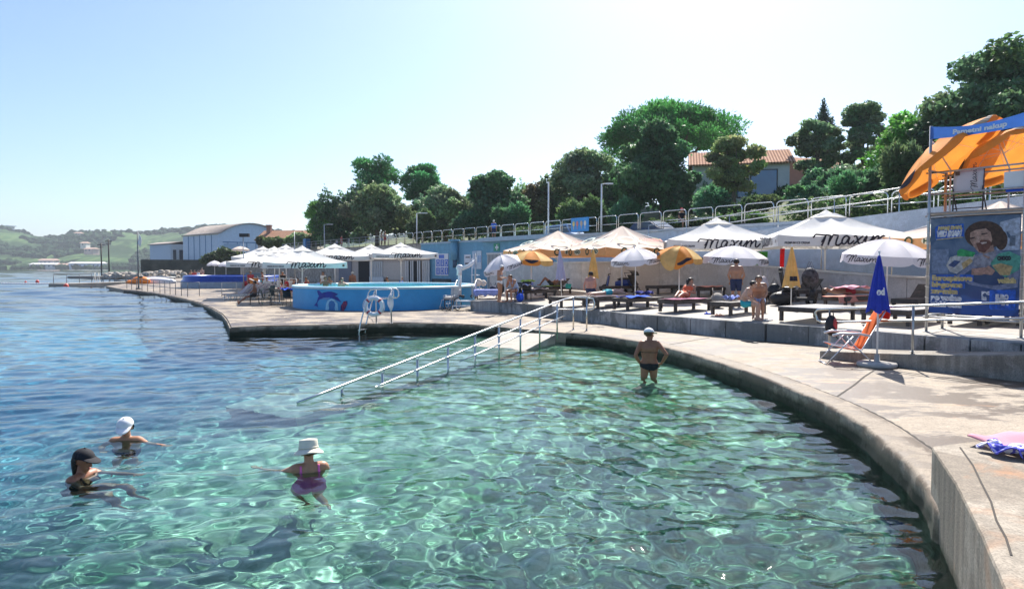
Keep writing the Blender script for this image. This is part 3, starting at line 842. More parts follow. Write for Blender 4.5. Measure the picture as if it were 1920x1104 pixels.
def closed_umbrella(label, base, z0, z1, rmax, col, lean=(0, 0), group=None, disc=False, waist=.0, tipr=.03, word=None, patch=None):
    T = thing('folded_umbrella', label, 'beach umbrella', base, 0, group)
    a, b = z0 - base[2], z1 - base[2]; n = 48
    ln = Vector((lean[0], lean[1], 0))
    def rad(an, v):
        q = 1 - v; env = tipr + (rmax - tipr) * (q ** .92)
        pl = .68 + .32 * abs(math.sin(an * 4 + .25 * math.sin(5 * v))) ** .8
        return env * pl
    mb = MB()
    mb.grid(lambda u, v: tuple(Vector((rad(2 * PI * u, v) * math.cos(2 * PI * u), rad(2 * PI * u, v) * math.sin(2 * PI * u), a + (b - a) * v + .05 * math.sin(4 * 2 * PI * u) * (1 - v) ** 4)) + ln * (a + (b - a) * v)), n, 14)
    mb.build('canopy', col, T, fixn=False)
    mb = MB(); mb.tube([(0, 0, 0), tuple(ln * (b + .06) + Vector((0, 0, b + .06)))], .02, 8); mb.ball(tuple(ln * (b + .08) + Vector((0, 0, b + .08))), .025, 8, 6); mb.build('pole', WHITEP, T)
    if disc:
        mb = MB(); mb.lathe((0, 0, 0), [(0, 0), (.37, 0), (.39, .03), (.39, .07), (.36, .10), (.06, .115), (.05, .25), (.03, .26)], 32); mb.build('base', SLAB, T)
    if word:
        txt, an, v, size = word
        me = text_mesh(txt, size, .012)
        for q in me.vertices:
            x, y = q.co.x, q.co.y; vv = v + y / (b - a); rr = rad(an, vv) * 1.0 + .02
            aa = an + x / .24; rr = max(rad(aa, vv), .16) + .008
            q.co = Vector((rr * math.cos(aa), rr * math.sin(aa), a + (b - a) * vv))
        link('lettering', me, WHITEP, T)
    if patch:
        mb = MB()
        mb.grid(lambda u, v: tuple((rad(R(-120) + u * R(60), .12 + v * .1) + .012) * k for k in ()) or (math.cos(R(-125) + u * R(60)) * (rad(R(-125) + u * R(60), .14 + v * .12) + .01), math.sin(R(-125) + u * R(60)) * (rad(R(-125) + u * R(60), .14 + v * .12) + .01), a + (b - a) * (.14 + v * .12)), 8, 3)
        mb.build('emblem', patch, T, fixn=False)
    return T

def px_at(px, Y): return (px - CX) / F * Y * 1.0   # x for a pixel column at depth Y
def zpix(py, Y): return DP(960, py, Y).z

GP = 'white square parasols on the sun terrace'
# --- terrace, big ones: (centre px, depth, width, valance-bottom py, tip py, angle)
big_parasol('white script lettered parasol nearest the scaffold tower, largest on the terrace', px_at(1546, 29), 29, tz(px_at(1546, 29), 29), 4.9, zpix(462, 27.2), zpix(394, 29), R(-9), group=GP, vh=.46)
big_parasol('white square parasol with script valance standing second from the scaffold tower', px_at(1342, 32.5), 32.5, tz(px_at(1342, 32.5), 32.5), 4.8, zpix(467, 30.5), zpix(408, 32.5), R(-9), group=GP, vh=.44)
GO = 'peach parasols with orange valances'
big_parasol('peach pyramid parasol with orange valance between the blue wall and its twin', px_at(1046, 37), 37, tz(px_at(1046, 37), 37), 4.5, zpix(481, 35), zpix(432, 37), R(24), vent=False, cm=PEACH, vm=ORPALE, style='brew', group=GO, vh=.38)
big_parasol('peach pyramid parasol with orange valance touching the white script parasol', px_at(1166, 34), 34, tz(px_at(1166, 34), 34), 4.4, zpix(480, 32), zpix(423, 34), R(22), vent=False, cm=PEACH, vm=ORPALE, style='brew', group=GO, vh=.40)
big_parasol('peach parasol with orange valance half hidden behind the scaffold tower', px_at(1872, 23.5), 23.5, tz(px_at(1872, 23.5), 23.5), 5.0, zpix(462, 22), zpix(376, 23.5), R(20), vent=False, cm=PEACH, vm=ORPALE, style='brew', group=GO, vh=.42)
# --- cafe parasols by the round pool
GC = 'white square parasols of the pool cafe'
for lab, px, Y, w_, vb, tp, an, sl in [
    ('front white parasol of the pool cafe, its corner reaching over the round pool', 567, 41, 4.6, 503, 461, 22, .3),
    ('white cafe parasol left of the front one, its valance lettered', 497, 46, 4.6, 501, 470, 20, .3),
    ('white vented parasol behind the front cafe parasol, beside the kiosk', 628, 50, 4.9, 488, 457, 20, .3),
    ('white vented parasol right of the pool cafe, in front of the white slatted gates', 752, 50, 4.6, 484, 455, 18, .3),
    ('white vented parasol half hidden behind the one before the slatted gates', 696, 55, 4.3, 485, 458, 18, .3),
    ('small distant white parasol just above the front cafe parasol tip', 537, 60, 4.6, 482, 459, 15, .3),
    ('distant white parasol left of the tile roofed house', 494, 62, 4.8, 488, 462, 15, .3),
    ('distant white parasol between two others at the back of the cafe', 515, 66, 4.4, 484, 462, 15, .3),
    ('middle white cafe parasol with a lifted vent behind the front pair', 524, 52, 4.4, 492, 467, 15, .3),
]:
    x = px_at(px, Y)
    big_parasol(lab, x, Y, sl, w_, zpix(vb, Y - w_ * .45), zpix(tp, Y), R(an), group=GC, vh=.36 if Y < 56 else .3, slabs=False, detail=Y < 56)

# --- round beach umbrellas
GB = 'round beach umbrellas on the terrace'
def bu(lab, px, pole_py, top_py, half_w, **kw):
    b = GT(px, pole_py); Y = b.y
    return beach_umbrella(lab, tuple(b), zpix(top_py, Y), half_w / F * Y, **kw)
bu('white lettered beach umbrella tilted over the standing woman', 947, 561, 477, 41, col=SHADEW, alt=None, tilt=(R(6), R(-18)), group=GB, vh=.25, drop=.5)
bu('orange and cream beach umbrella beside the reclining man', 996, 559, 470, 42, col=AMBER, alt=ORANGE, tilt=(R(4), R(3)), group=GB, text=False, patch=True, vh=.24, drop=.42, rz=R(22))
bu('white lettered beach umbrella standing over the bed with blue towels', 1191, 566, 465, 47, col=SHADEW, tilt=(R(4), R(-5)), group=GB, vh=.24, drop=.45, rz=R(10))
bu('sagging amber beach umbrella with torn edge over the woman in orange', 1273, 566, 461, 42, col=AMBER, alt=ORANGE, tilt=(R(8), R(6)), group=GB, text=False, patch=True, vh=.22, drop=.40, flop=(R(215), R(38), .8), rz=R(22))
bu('white lettered beach umbrella above the two boys sitting', 1377, 562, 461, 58, col=SHADEW, tilt=(R(3), R(2)), group=GB, vh=.30, drop=.47, rz=R(22))
bu('large white lettered beach umbrella behind the blue folded one', 1662, 577, 448, 81, col=SHADEW, tilt=(R(4), R(2)), group=GB, vh=.31, drop=.55, rz=R(0))
# --- folded ones
b = GT(1053, 560); closed_umbrella('folded lilac umbrella on a white pole by the empty bed', tuple(b), zpix(524, b.y), zpix(470, b.y), .27, LILAC, lean=(-.04, 0))
b = GT(1112, 563); closed_umbrella('folded amber umbrella behind the man sitting upright on a bed', tuple(b), zpix(521, b.y), zpix(468, b.y), .27, AMBER)
b = GT(1483, 576); closed_umbrella('folded yellow umbrella beside the black mobility scooter', tuple(b), zpix(537, b.y), zpix(463, b.y), .31, AMBER, patch=INK)
b = G(1644, 687, .3); closed_umbrella('folded royal blue umbrella with white lettering in a round concrete foot', tuple(b), zpix(583, b.y), zpix(479, b.y), .235, BLUEC, disc=True, word=('od', R(-128), .30, .2), tipr=.025)
# --- distant round ones by the second pool
for lab, px, Y, ty, hw, c_ in [('far white beach umbrella beyond the dark blue pool', 403, 80, 489, 14, SHADEW), ('far white beach umbrella right of its twin beyond the dark blue pool', 424, 78, 490, 14, SHADEW), ('far beige beach umbrella below the blue hangar', 452, 92, 462, 16, PEACH)]:
    beach_umbrella(lab, (px_at(px, Y), Y, .3), zpix(ty, Y), hw / F * Y, c_, group='far beach umbrellas', text=False, drop=.4)
# ================================================================= people
def skin_mat(name, c):
    t = NT(name); f = t.noise(9, 3, .6)
    col = t.ramp(f, [(.3, [x * .88 for x in c]), (.7, [min(1, x * 1.1) for x in c])])
    p = t.pr(col, .48, 0, .4, None)
    return t.fin(p)
TAN = skin_mat('tanned skin', (.43, .215, .125)); FAIR = skin_mat('fair skin', (.58, .34, .24)); DEEP = skin_mat('deeply tanned skin', (.30, .128, .070)); PINKS = skin_mat('sunburnt skin', (.56, .27, .20))
HAIRD = M('dark hair', (.022, .014, .010), .5, .3, 30, bump=.4, bscale=90); HAIRB = M('brown hair', (.10, .055, .03), .55, .3, 30, bump=.4, bscale=90); HAIRW = M('white hair', (.62, .60, .57), .6, .1, 30, bump=.3, bscale=90)
def cloth(name, c): return M(name, c, .85, .08, 8, bump=.15, bscale=120)
C_BLACK = cloth('black swim fabric', (.015, .015, .02)); C_NAVY = cloth('navy swim fabric', (.02, .03, .08)); C_TEAL = cloth('teal swim fabric', (.03, .36, .42)); C_ORANGE = cloth('coral swim fabric', (.75, .13, .05)); C_PINK = cloth('pink swim fabric', (.80, .16, .42))
C_WHITE = cloth('white cotton', (.78, .78, .78)); C_LBLUE = cloth('pale blue cotton', (.42, .52, .72)); C_RED = cloth('red cotton', (.55, .05, .06)); C_GREEN = cloth('green cotton', (.05, .38, .18)); C_BLUE = cloth('blue cotton', (.04, .14, .50)); C_GREYB = cloth('grey print fabric', (.35, .37, .42))

def mir(d):
    out = dict(d)
    for k in list(d):
        if k.endswith('L') and k[:-1] + 'R' not in d: v = d[k]; out[k[:-1] + 'R'] = (-v[0], v[1], v[2])
    return out
STAND = mir(dict(pelvis=(0, 0, .94), waist=(0, .005, 1.09), chest=(0, .0, 1.29), neck=(0, .01, 1.45), head=(0, -.02, 1.60), shL=(.175, .0, 1.41), elL=(.235, .03, 1.13), wrL=(.235, -.05, .89), hipL=(.092, 0, .91), knL=(.105, -.015, .50), anL=(.11, .03, .085), toeL=(.125, -.14, .03), haL=(.225, -.10, .76)))
SIT = mir(dict(pelvis=(0, .02, .55), waist=(0, .05, .70), chest=(0, .02, .90), neck=(0, -.02, 1.05), head=(0, -.06, 1.20), shL=(.175, .0, 1.02), elL=(.225, -.07, .77), wrL=(.15, -.26, .62), hipL=(.095, .0, .53), knL=(.13, -.41, .50), anL=(.13, -.38, .085), toeL=(.145, -.55, .03), haL=(.12, -.38, .58)))
LIE = mir(dict(pelvis=(0, 0, .11), waist=(0, .15, .12), chest=(0, .35, .125), neck=(0, .51, .12), head=(0, .66, .13), shL=(.175, .46, .11), elL=(.27, .22, .08), wrL=(.24, .0, .06), hipL=(.092, -.03, .10), knL=(.11, -.44, .10), anL=(.11, -.84, .07), toeL=(.13, -.90, .19), haL=(.22, -.12, .05)))
PRONE = mir(dict(pelvis=(0, 0, .12), waist=(0, .15, .12), chest=(0, .35, .13), neck=(0, .51, .15), head=(0, .65, .17), shL=(.175, .46, .12), elL=(.33, .60, .07), wrL=(.20, .78, .06), hipL=(.092, -.03, .11), knL=(.11, -.44, .08), anL=(.11, -.84, .08), toeL=(.12, -.99, .04), haL=(.12, .84, .05)))
RECLINE = mir(dict(pelvis=(0, 0, .12), waist=(0, .13, .19), chest=(0, .29, .32), neck=(0, .40, .45), head=(0, .47, .58), shL=(.175, .37, .40), elL=(.27, .24, .17), wrL=(.17, .05, .22), hipL=(.092, -.03, .11), knL=(.12, -.36, .42), anL=(.12, -.62, .08), toeL=(.13, -.76, .05), haL=(.10, -.05, .24)))

def pose(base, **kw):
    d = dict(base); d.update(kw); return d

def person(label, loc, rz, J, skin=None, wear=(), hair=None, hat=None, look=0.0, nod=0.0, sc_=1.0, build_=1.0, vox=.016, group=None, hairlen=0.0, fem=False, rot=None, water=False, curl=.35):
    skin = skin or TAN
    T = thing('person', label, 'person', loc, rz, group, rot=rot)
    V = lambda k: Vector(J[k]) * sc_
    S = sc_; B = build_
    caps = []   # (a, b, ra, rb, tag)
    def c(a, b, ra, rb, tg): caps.append((Vector(a), Vector(b), ra * S, rb * S, tg))
    pel, wai, che, nec, hea = V('pelvis'), V('waist'), V('chest'), V('neck'), V('head')
    sx = (V('shL') - V('shR')).normalized(); hx = (V('hipL') - V('hipR')).normalized(); mx = (sx + hx).normalized()
    cw = .080 if fem else .095; ww = .052 if fem else .066; pw = .080 if fem else .072
    for q in (-1, 1):
        c(che + sx * q * cw * S * B + (nec - che) * .15, wai + mx * q * ww * S * B, .108 * B, .092 * B, 'chest')
        c(wai + mx * q * ww * S * B, pel + hx * q * pw * S * B, .092 * B, .108 * B, 'waist')
        c(pel + hx * q * pw * S * B, pel + hx * q * pw * S - (wai - pel).normalized() * .04 * S, .108 * B, .104 * B, 'pelvis')
    c(che - sx * cw * S, che + sx * cw * S, .11 * B, .11 * B, 'chest')
    c(V('shL') - sx * .02 * S, V('shR') + sx * .02 * S, .068 * B, .068 * B, 'chest'); c(che + (nec - che) * .6, nec, .085, .062, 'chest')
    up = (hea - nec).normalized(); c(nec, hea - up * .03 * S, .056, .054, 'neck')
    # face direction
    fwd0 = sx.cross(up).normalized()
    if fwd0.length < .1: fwd0 = Vector((0, -1, 0))
    fw = Quaternion(up, look) @ fwd0; fw = Quaternion(up.cross(fw).normalized(), -nod) @ fw
    rt = fw.cross(up).normalized(); upn = rt.cross(fw).normalized()
    hp = lambda x, y, z: hea + (rt * x + fw * y + upn * z) * S     # x right, y front, z up
    c(hp(0, -.022, .035), hp(0, .01, .03), .086, .082, 'head'); c(hp(0, .02, -.02), hp(0, .045, -.075), .066, .042, 'head')
    c(hp(0, .09, .005), hp(0, .108, -.028), .012, .017, 'head')
    for q in (-1, 1): c(hp(q * .078, -.005, .015), hp(q * .08, -.01, -.02), .018, .013, 'head')
    if fem:
        fc = sx.cross((nec - che).normalized())
        for q in (-1, 1): c(che + sx * q * .075 * S + fc * .075 * S - (nec - che) * .2, che + sx * q * .075 * S + fc * .08 * S - (nec - che) * .25, .062, .062, 'chest')
    for s_ in 'LR':
        sh, el, wr, ha = V('sh' + s_), V('el' + s_), V('wr' + s_), V('ha' + s_)
        c(sh, sh + (el - sh) * .45, .056 * B, .048 * B, 'uarm' + s_); c(sh + (el - sh) * .45, el, .048 * B, .039, 'uarm' + s_)
        c(el, el + (wr - el) * .35, .040, .042, 'farm' + s_); c(el + (wr - el) * .35, wr, .042, .026, 'farm' + s_)
        hip, kn, an, to = V('hip' + s_), V('kn' + s_), V('an' + s_), V('toe' + s_)
        c(hip, hip + (kn - hip) * .5, .094 * B, .076 * B, 'thigh' + s_); c(hip + (kn - hip) * .5, kn, .076 * B, .055, 'thigh' + s_)
        cf = kn + (an - kn) * .33; c(kn, cf, .053, .056 * B, 'shin' + s_); c(cf, an, .056 * B, .036, 'shin' + s_)
        d = (to - an).normalized(); heel = an - d * .05 * S - (kn - an).normalized() * .035 * S
        c(an, heel, .036, .034, 'foot' + s_); c(an - (kn - an).normalized() * .02 * S, to, .038, .026, 'foot' + s_); c(heel, to, .032, .024, 'foot' + s_)
        # hand: palm, four bent fingers and a thumb
        d = (ha - wr).normalized(); side = sx if s_ == 'L' else -sx
        pn = d.cross(side)
        pn = pn.normalized() if pn.length > .05 else Vector((0, 0, 1)); wd = pn.cross(d).normalized()
        for q in (-1, 1): c(wr, wr + d * .075 * S + wd * q * .022 * S, .024, .019, 'hand' + s_)
        for q, L in ((-.033, .068), (-.011, .080), (.011, .085), (.033, .072)):
            k0 = wr + (d * .08 + wd * q) * S; k1 = k0 + (d * math.cos(curl * .5) + pn * math.sin(curl * .5) + wd * q * 2.2).normalized() * L * .55 * S
            k2 = k1 + (d * math.cos(curl * 1.6) + pn * math.sin(curl * 1.6)).normalized() * L * .5 * S
            c(k0, k1, .0105, .0095, 'hand' + s_); c(k1, k2, .0095, .0085, 'hand' + s_)
        tb0 = wr + (d * .025 - wd * .025) * S; tb1 = tb0 + (d * .55 - wd * .75 + pn * .2).normalized() * .045 * S
        c(tb0, tb1, .014, .011, 'hand' + s_); c(tb1, tb1 + (d * .85 - wd * .35 + pn * .3).normalized() * .034 * S, .011, .009, 'hand' + s_)
    mb = MB()
    for a, b, ra, rb, tg in caps:
        ax = b - a; L = max(ax.length, 1e-4); dd = ax / L if ax.length > 1e-4 else Vector((0, 0, 1))
        pts, rr = [], []
        for k in range(4): f = math.sin(k / 3 * PI / 2); pts.append(a - dd * ra * math.cos(k / 3 * PI / 2)); rr.append(max(ra * f, .0015))
        for k in range(4): f = math.cos(k / 3 * PI / 2); pts.append(a + dd * L + dd * rb * math.sin(k / 3 * PI / 2)); rr.append(max(rb * f, .0015))
        mb.tube(pts, rr, 10 if ra < .03 else 14)
    me = bpy.data.meshes.new('raw'); me.from_pydata(mb.v, [], mb.f); me.update()
    tmp = bpy.data.objects.new('raw', me); COL.objects.link(tmp)
    rm = tmp.modifiers.new('r', 'REMESH'); rm.mode = 'VOXEL'; rm.voxel_size = vox; rm.use_smooth_shade = True
    smo = tmp.modifiers.new('s', 'SMOOTH'); smo.factor = .5; smo.iterations = 2 if vox < .02 else 1
    dg = bpy.context.evaluated_depsgraph_get(); bm_ = bpy.data.meshes.new_from_object(tmp.evaluated_get(dg)); bpy.data.objects.remove(tmp)
    bm_.polygons.foreach_set('use_smooth', [True] * len(bm_.polygons))
    body = link('body', bm_, skin, T)
    if water: RECEIVERS.append(body)
    n = len(bm_.vertices); P = np.empty(n * 3); bm_.vertices.foreach_get('co', P); P = P.reshape(-1, 3)
    Nn = np.empty(n * 3); bm_.vertices.foreach_get('normal', Nn); Nn = Nn.reshape(-1, 3)
    best = np.full(n, 1e9); tagi = np.zeros(n, int); names = []; tt = np.zeros(n)
    for i, (a, b, ra, rb, tg) in enumerate(caps):
        a_ = np.array(a); ab = np.array(b) - a_; L2 = max(ab @ ab, 1e-9)
        t_ = np.clip(((P - a_) @ ab) / L2, 0, 1); dist = np.linalg.norm(P - a_ - t_[:, None] * ab, axis=1) - (ra + (rb - ra) * t_)
        q = dist < best; best[q] = dist[q]; tagi[q] = i; tt[q] = t_[q]
    tags = np.array([cc[4] for cc in caps])[tagi]
    # position along the whole bone
    def along(a, b): a_, b_ = np.array(V(a)), np.array(V(b)); ab = b_ - a_; return ((P - a_) @ ab) / (ab @ ab)
    quads = np.array([list(p.vertices) for p in bm_.polygons if len(p.vertices) == 4])
    hv = np.array(hea); lz = (P - hv) @ np.array(upn) / S; ly = (P - hv) @ np.array(fw) / S; lx = (P - hv) @ np.array(rt) / S
    spine = along('pelvis', 'neck'); tw = np.array(fwd0); sxa = np.array(sx)
    cx_ = (P - np.array(che)) @ sxa / S; cyf = (P - np.array(che)) @ np.array(sx.cross((nec - che).normalized())) / S
    def shell(name, mask, m, offs, extra=None):
        keep = mask[quads].all(1); f = quads[keep]
        if len(f) == 0: return None
        u, inv = np.unique(f, return_inverse=True); VV = P[u] + Nn[u] * offs * S
        if extra is not None: VV = extra(VV, u)
        mm = fast_mesh(name, VV, inv.reshape(-1, 4), smooth=True)
        o = link(name, mm, m, T); o.modifiers.new('solid', 'SOLIDIFY').thickness = .004
        return o
    torso = np.isin(tags, ['chest', 'waist', 'pelvis']); th = np.isin(tags, ['thighL', 'thighR'])
    tl = np.where(tags == 'thighL', along('hipL', 'knL'), along('hipR', 'knR'))
    for wname, m in wear:
        if wname == 'trunks': shell('swim_trunks', (torso & (spine < .14)) | (th & (tl < .55)), m, .012)
        elif wname == 'longtrunks': shell('swim_trunks', (torso & (spine < .14)) | (th & (tl < .85)), m, .018)
        elif wname == 'briefs': shell('swim_briefs', (torso & (spine < .10) & (spine > -.35)) | (th & (tl < .12 + .9 * np.clip(.07 - np.abs(cx_), -.3, .07))), m, .007)
        elif wname == 'bikinitop': shell('bikini_top', torso & (np.abs(spine - .56) < np.where(cyf > .03, .10, .025)), m, .006)
        elif wname == 'swimsuit': shell('swimsuit', (torso & (spine < np.where(cyf > 0, .72, .50))) | (torso & (np.abs(np.abs(cx_) - .10) < .02) & (spine < 1.0)) | (th & (tl < .08)), m, .006)
        elif wname == 'shirt': shell('shirt', (torso & (spine > -.12) & (spine < 1.0)) | (np.isin(tags, ['uarmL', 'uarmR']) & (np.where(tags == 'uarmL', along('shL', 'elL'), along('shR', 'elR')) < .65)), m, .016)
        elif wname == 'top': shell('tank_top', torso & (spine > .02) & (spine < .86) | (torso & (np.abs(np.abs(cx_) - .09) < .025) & (spine > .02)), m, .010)
    if hair:
        hm = (tags == 'head') & ((lz > .07) | ((ly < -.005 + .0) & (lz > -.055)) | ((lz > .03) & (ly < .045)))
        def ex(VV, u):
            k = (lz[u] > .0) * .010 + .004
            return VV + Nn[u] * k[:, None] * S + np.random.default_rng(2).normal(0, .0025, VV.shape)
        shell('hair', hm, hair, .006, ex)
        if hairlen:
            mh = MB()
            mh.tube([hp(0, -.06, .05), hp(0, -.095, -.02), hp(0, -.09, -.09), hp(0, -.075, -.09 - hairlen)], [.06 * S, .062 * S, .05 * S, .022 * S], 10); mh.build('hair_length', hair, T)
    if hat:
        kind, m = hat; mb = MB(); q = Matrix((rt, fw, upn)).transposed().to_quaternion()
        tr = lambda p: tuple(hea + q @ (Vector(p) * S))
        if kind == 'cap':
            mb.grid(lambda u, v: tr((.104 * math.cos(2 * PI * u) * math.cos(v * PI / 2), -.012 + .118 * math.sin(2 * PI * u) * math.cos(v * PI / 2), .045 + .10 * math.sin(v * PI / 2))), 24, 8)
            mb.grid(lambda u, v: tr((.095 * math.cos(PI * u), .02 + (.08 + .105 * v) * math.sin(PI * u) ** .7 * (1 if v else 1), .052 - .035 * v * math.sin(PI * u) + .012 * math.sin(PI * u))), 14, 4)
            mb.ball(tr((0, -.012, .146)), .01 * S, 8, 5)
        else:
            mb.grid(lambda u, v: tr(((.108 + .0 * v - .02 * v ** 3) * math.cos(2 * PI * u) * (1 if v < .75 else 1 - (v - .75) * 4 * .98), -.012 + (.116 - .02 * v ** 3) * math.sin(2 * PI * u) * (1 if v < .75 else 1 - (v - .75) * 4 * .98), .035 + .105 * min(v / .75, 1) + (.012 * max(0, v - .75) * 4))), 28, 12)
            mb.grid(lambda u, v: tr(((.108 + .062 * v) * math.cos(2 * PI * u), -.012 + (.116 + .062 * v) * math.sin(2 * PI * u), .036 - .055 * v + .008 * math.sin(6 * PI * u) * v)), 28, 4)
            mb.grid(lambda u, v: tr(((.1125) * math.cos(2 * PI * u), -.012 + .1205 * math.sin(2 * PI * u), .04 + .02 * v)), 28, 1)
        o = mb.build('cap' if kind == 'cap' else 'bucket_hat', m, T, fixn=False, solid=.005)
    if vox < .0175:
        for q in (-1, 1):
            mb = MB(); mb.ball(hp(q * .033, .079, .012), (.013 * S, .010 * S, .007 * S), 8, 6); mb.build('eye', HAIRD, T)
            mb = MB(); mb.tube([hp(q * .018, .093, .032), hp(q * .036, .087, .037), hp(q * .052, .072, .031)], .004 * S, 5); mb.build('eyebrow', HAIRD, T)
        mb = MB(); mb.tube([hp(-.026, .079, -.057), hp(-.012, .089, -.060), hp(.012, .089, -.060), hp(.026, .079, -.057)], [.003 * S, .006 * S, .006 * S, .003 * S], 6); mb.build('mouth', M('lips', (.42, .12, .10), .4), T)
    return T

# --- bathers in the water
p = G(150, 893, 0)
Jsw = pose(STAND, pelvis=(0, .10, .90), waist=(0, .05, 1.06), knL=(.13, -.42, 1.02), anL=(.15, -.55, .66), toeL=(.16, -.70, .60), knR=(-.11, -.40, .92), anR=(-.10, -.48, .52), toeR=(-.10, -.62, .46), hipL=(.09, .09, .88), hipR=(-.09, .09, .88), elL=(.24, -.25, 1.31), wrL=(.20, -.50, 1.36), haL=(.18, -.62, 1.37), elR=(-.25, -.20, 1.30), wrR=(-.22, -.42, 1.38), haR=(-.22, -.54, 1.40))
person('woman in a black cap and dark bathing suit, chest deep, facing the other bathers', (p.x + .03, p.y, .18 - 1.60), R(82), Jsw, DEEP, [('swimsuit', C_BLACK)], HAIRD, ('cap', C_BLACK), hairlen=.14, fem=True, vox=.012, water=True, look=R(-5))
p = G(237, 826, 0)
Jb = pose(STAND, elL=(.36, -.14, 1.36), wrL=(.56, -.28, 1.40), haL=(.66, -.33, 1.385), elR=(-.28, -.12, 1.22), wrR=(-.18, -.34, 1.25), haR=(-.12, -.44, 1.28), knL=(.12, -.2, .52), anL=(.12, .1, .16), toeL=(.13, .0, .04))
person('bather in a white cap smiling towards the camera, shoulders above the water', (p.x, p.y, .185 - 1.60), R(8), Jb, TAN, [('trunks', C_NAVY)], HAIRD, ('cap', C_WHITE), vox=.012, water=True, look=R(5), nod=-.2)
p = G(577, 884, 0)
Jc = pose(STAND, pelvis=(.0, .08, .96), elL=(.34, -.22, 1.30), wrL=(.50, -.42, 1.31), haL=(.57, -.52, 1.31), elR=(-.26, -.16, 1.2), wrR=(-.22, -.38, 1.2), haR=(-.2, -.5, 1.2), knL=(.12, -.25, .58), anL=(.12, .05, .25), knR=(-.12, -.1, .52), anR=(-.14, .22, .2))
person('woman in a cream bucket hat and pink swimsuit seen from behind, arm stretched out', (p.x, p.y + .05, .22 - 1.60), R(205), Jc, TAN, [('swimsuit', C_PINK)], HAIRB, ('bucket', M('cream hat cotton', (.72, .68, .55), .85, .06, 10, bump=.2, bscale=150)), fem=True, vox=.012, water=True)
p = G(1217, 707, 0)
Jw = pose(STAND, shL=(.18, .0, 1.40), elL=(.30, .10, 1.15), wrL=(.19, -.02, .96), haL=(.13, -.11, .92), elR=(-.36, .16, 1.19), wrR=(-.26, .03, .98), haR=(-.19, -.06, .93), knL=(.12, .02, .5), anL=(.13, .06, .085), knR=(-.10, -.06, .5), anR=(-.12, -.10, .085), toeR=(-.13, -.26, .03))
person('woman in a white cap and black bikini wading thigh deep, hand on hip', (p.x, p.y, -.67), R(172), Jw, DEEP, [('briefs', C_BLACK), ('bikinitop', C_BLACK)], HAIRB, ('cap', C_WHITE), fem=True, vox=.012, water=True, look=R(-55), build_=1.06, curl=.9)

# --- on the terrace
p = GT(937, 567); person('old woman with white hair in a pale bikini standing at the terrace edge', tuple(p), R(70), pose(STAND, neck=(0, -.03, 1.43), head=(0, -.10, 1.56), elL=(.24, -.04, 1.12), wrL=(.17, -.27, 1.12), haL=(.12, -.38, 1.14), elR=(-.24, -.04, 1.12), wrR=(-.15, -.27, 1.1), haR=(-.08, -.37, 1.12)), TAN, [('briefs', C_WHITE), ('bikinitop', C_GREYB)], HAIRW, fem=True, nod=.25, sc_=.97)
p = GT(965, 566); CHAIR1 = p.copy(); person('woman in a pale blue top sitting bent forward on a chair by the standing woman', tuple(p), R(-40), pose(SIT, chest=(0, -.12, .86), neck=(0, -.22, 1.0), head=(0, -.32, 1.1), shL=(.17, -.17, .96), shR=(-.17, -.17, .96), elL=(.16, -.36, .68), wrL=(.06, -.36, .92), haL=(.03, -.38, 1.02), elR=(-.16, -.36, .68), wrR=(-.08, -.42, .90), haR=(-.04, -.42, 1.0)), TAN, [('top', C_LBLUE), ('briefs', C_LBLUE)], HAIRB, fem=True, nod=.5)
BED_Z = .42
p = GT(1035, 552); RECL = p.copy(); person('man in black trunks reclining with bent knees on a green towel', (p.x, p.y, p.z + BED_Z + .02), R(-92), RECLINE, DEEP, [('trunks', C_BLACK)], HAIRD)
p = GT(1107, 566); person('sunburnt man sitting upright on a low bed with his back to the sea', (p.x, p.y, p.z - .03), R(160), pose(SIT, haL=(.30, -.1, .5), wrL=(.28, .0, .56), elL=(.27, .04, .78)), PINKS, [('trunks', C_NAVY)], HAIRD, hat=('cap', C_BLACK), build_=1.12)
p = GT(1141, 573); person('person in teal trunks lying face down with feet towards the handrail', (p.x, p.y, p.z + BED_Z), R(-62), PRONE, FAIR, [('trunks', C_TEAL)], HAIRD, build_=1.05)
p = GT(1284, 580); person('woman in a coral swimsuit lying on her bed propped on one arm', (p.x, p.y, p.z + BED_Z), R(-38), pose(RECLINE, knL=(.12, -.40, .17), knR=(-.05, -.40, .22), anL=(.14, -.78, .09), anR=(.0, -.75, .1), toeL=(.17, -.9, .08), toeR=(.02, -.88, .08)), TAN, [('swimsuit', C_ORANGE)], HAIRD, fem=True, look=R(120), hairlen=.1)
p = GT(1400, 582); person('shirtless man in navy trunks standing behind the two seated boys', tuple(p + Vector((.15, 1.6, .05))), R(165), pose(STAND, elL=(.28, .06, 1.14), elR=(-.28, .06, 1.14), wrL=(.2, -.06, .92), wrR=(-.2, -.06, .92)), TAN, [('longtrunks', C_NAVY)], HAIRD, build_=1.12)
p = GT(1397, 600); BOYS = p.copy(); person('boy in turquoise trunks seated on the bed corner, bent over something in his hands', tuple(p), R(58), pose(SIT, chest=(0, -.08, .88), neck=(0, -.15, 1.02), head=(0, -.24, 1.13), shL=(.165, -.1, .98), shR=(-.165, -.1, .98)), FAIR, [('trunks', C_TEAL)], HAIRD, nod=.5, sc_=.93)
p = GT(1422, 597); person('teenager in pale blue shorts sitting beside the boy in turquoise trunks', tuple(p), R(-22), pose(SIT, chest=(0, -.05, .89), neck=(0, -.1, 1.04), head=(0, -.17, 1.17)), TAN, [('longtrunks', C_LBLUE)], HAIRD, nod=.35)
p = GT(1592, 575); person('brown haired sleeper lying under a pink towel on the bed behind the blue umbrella', (p.x - .1, p.y, p.z + BED_Z), R(78), LIE, TAN, [('trunks', C_RED)], HAIRB, vox=.02)

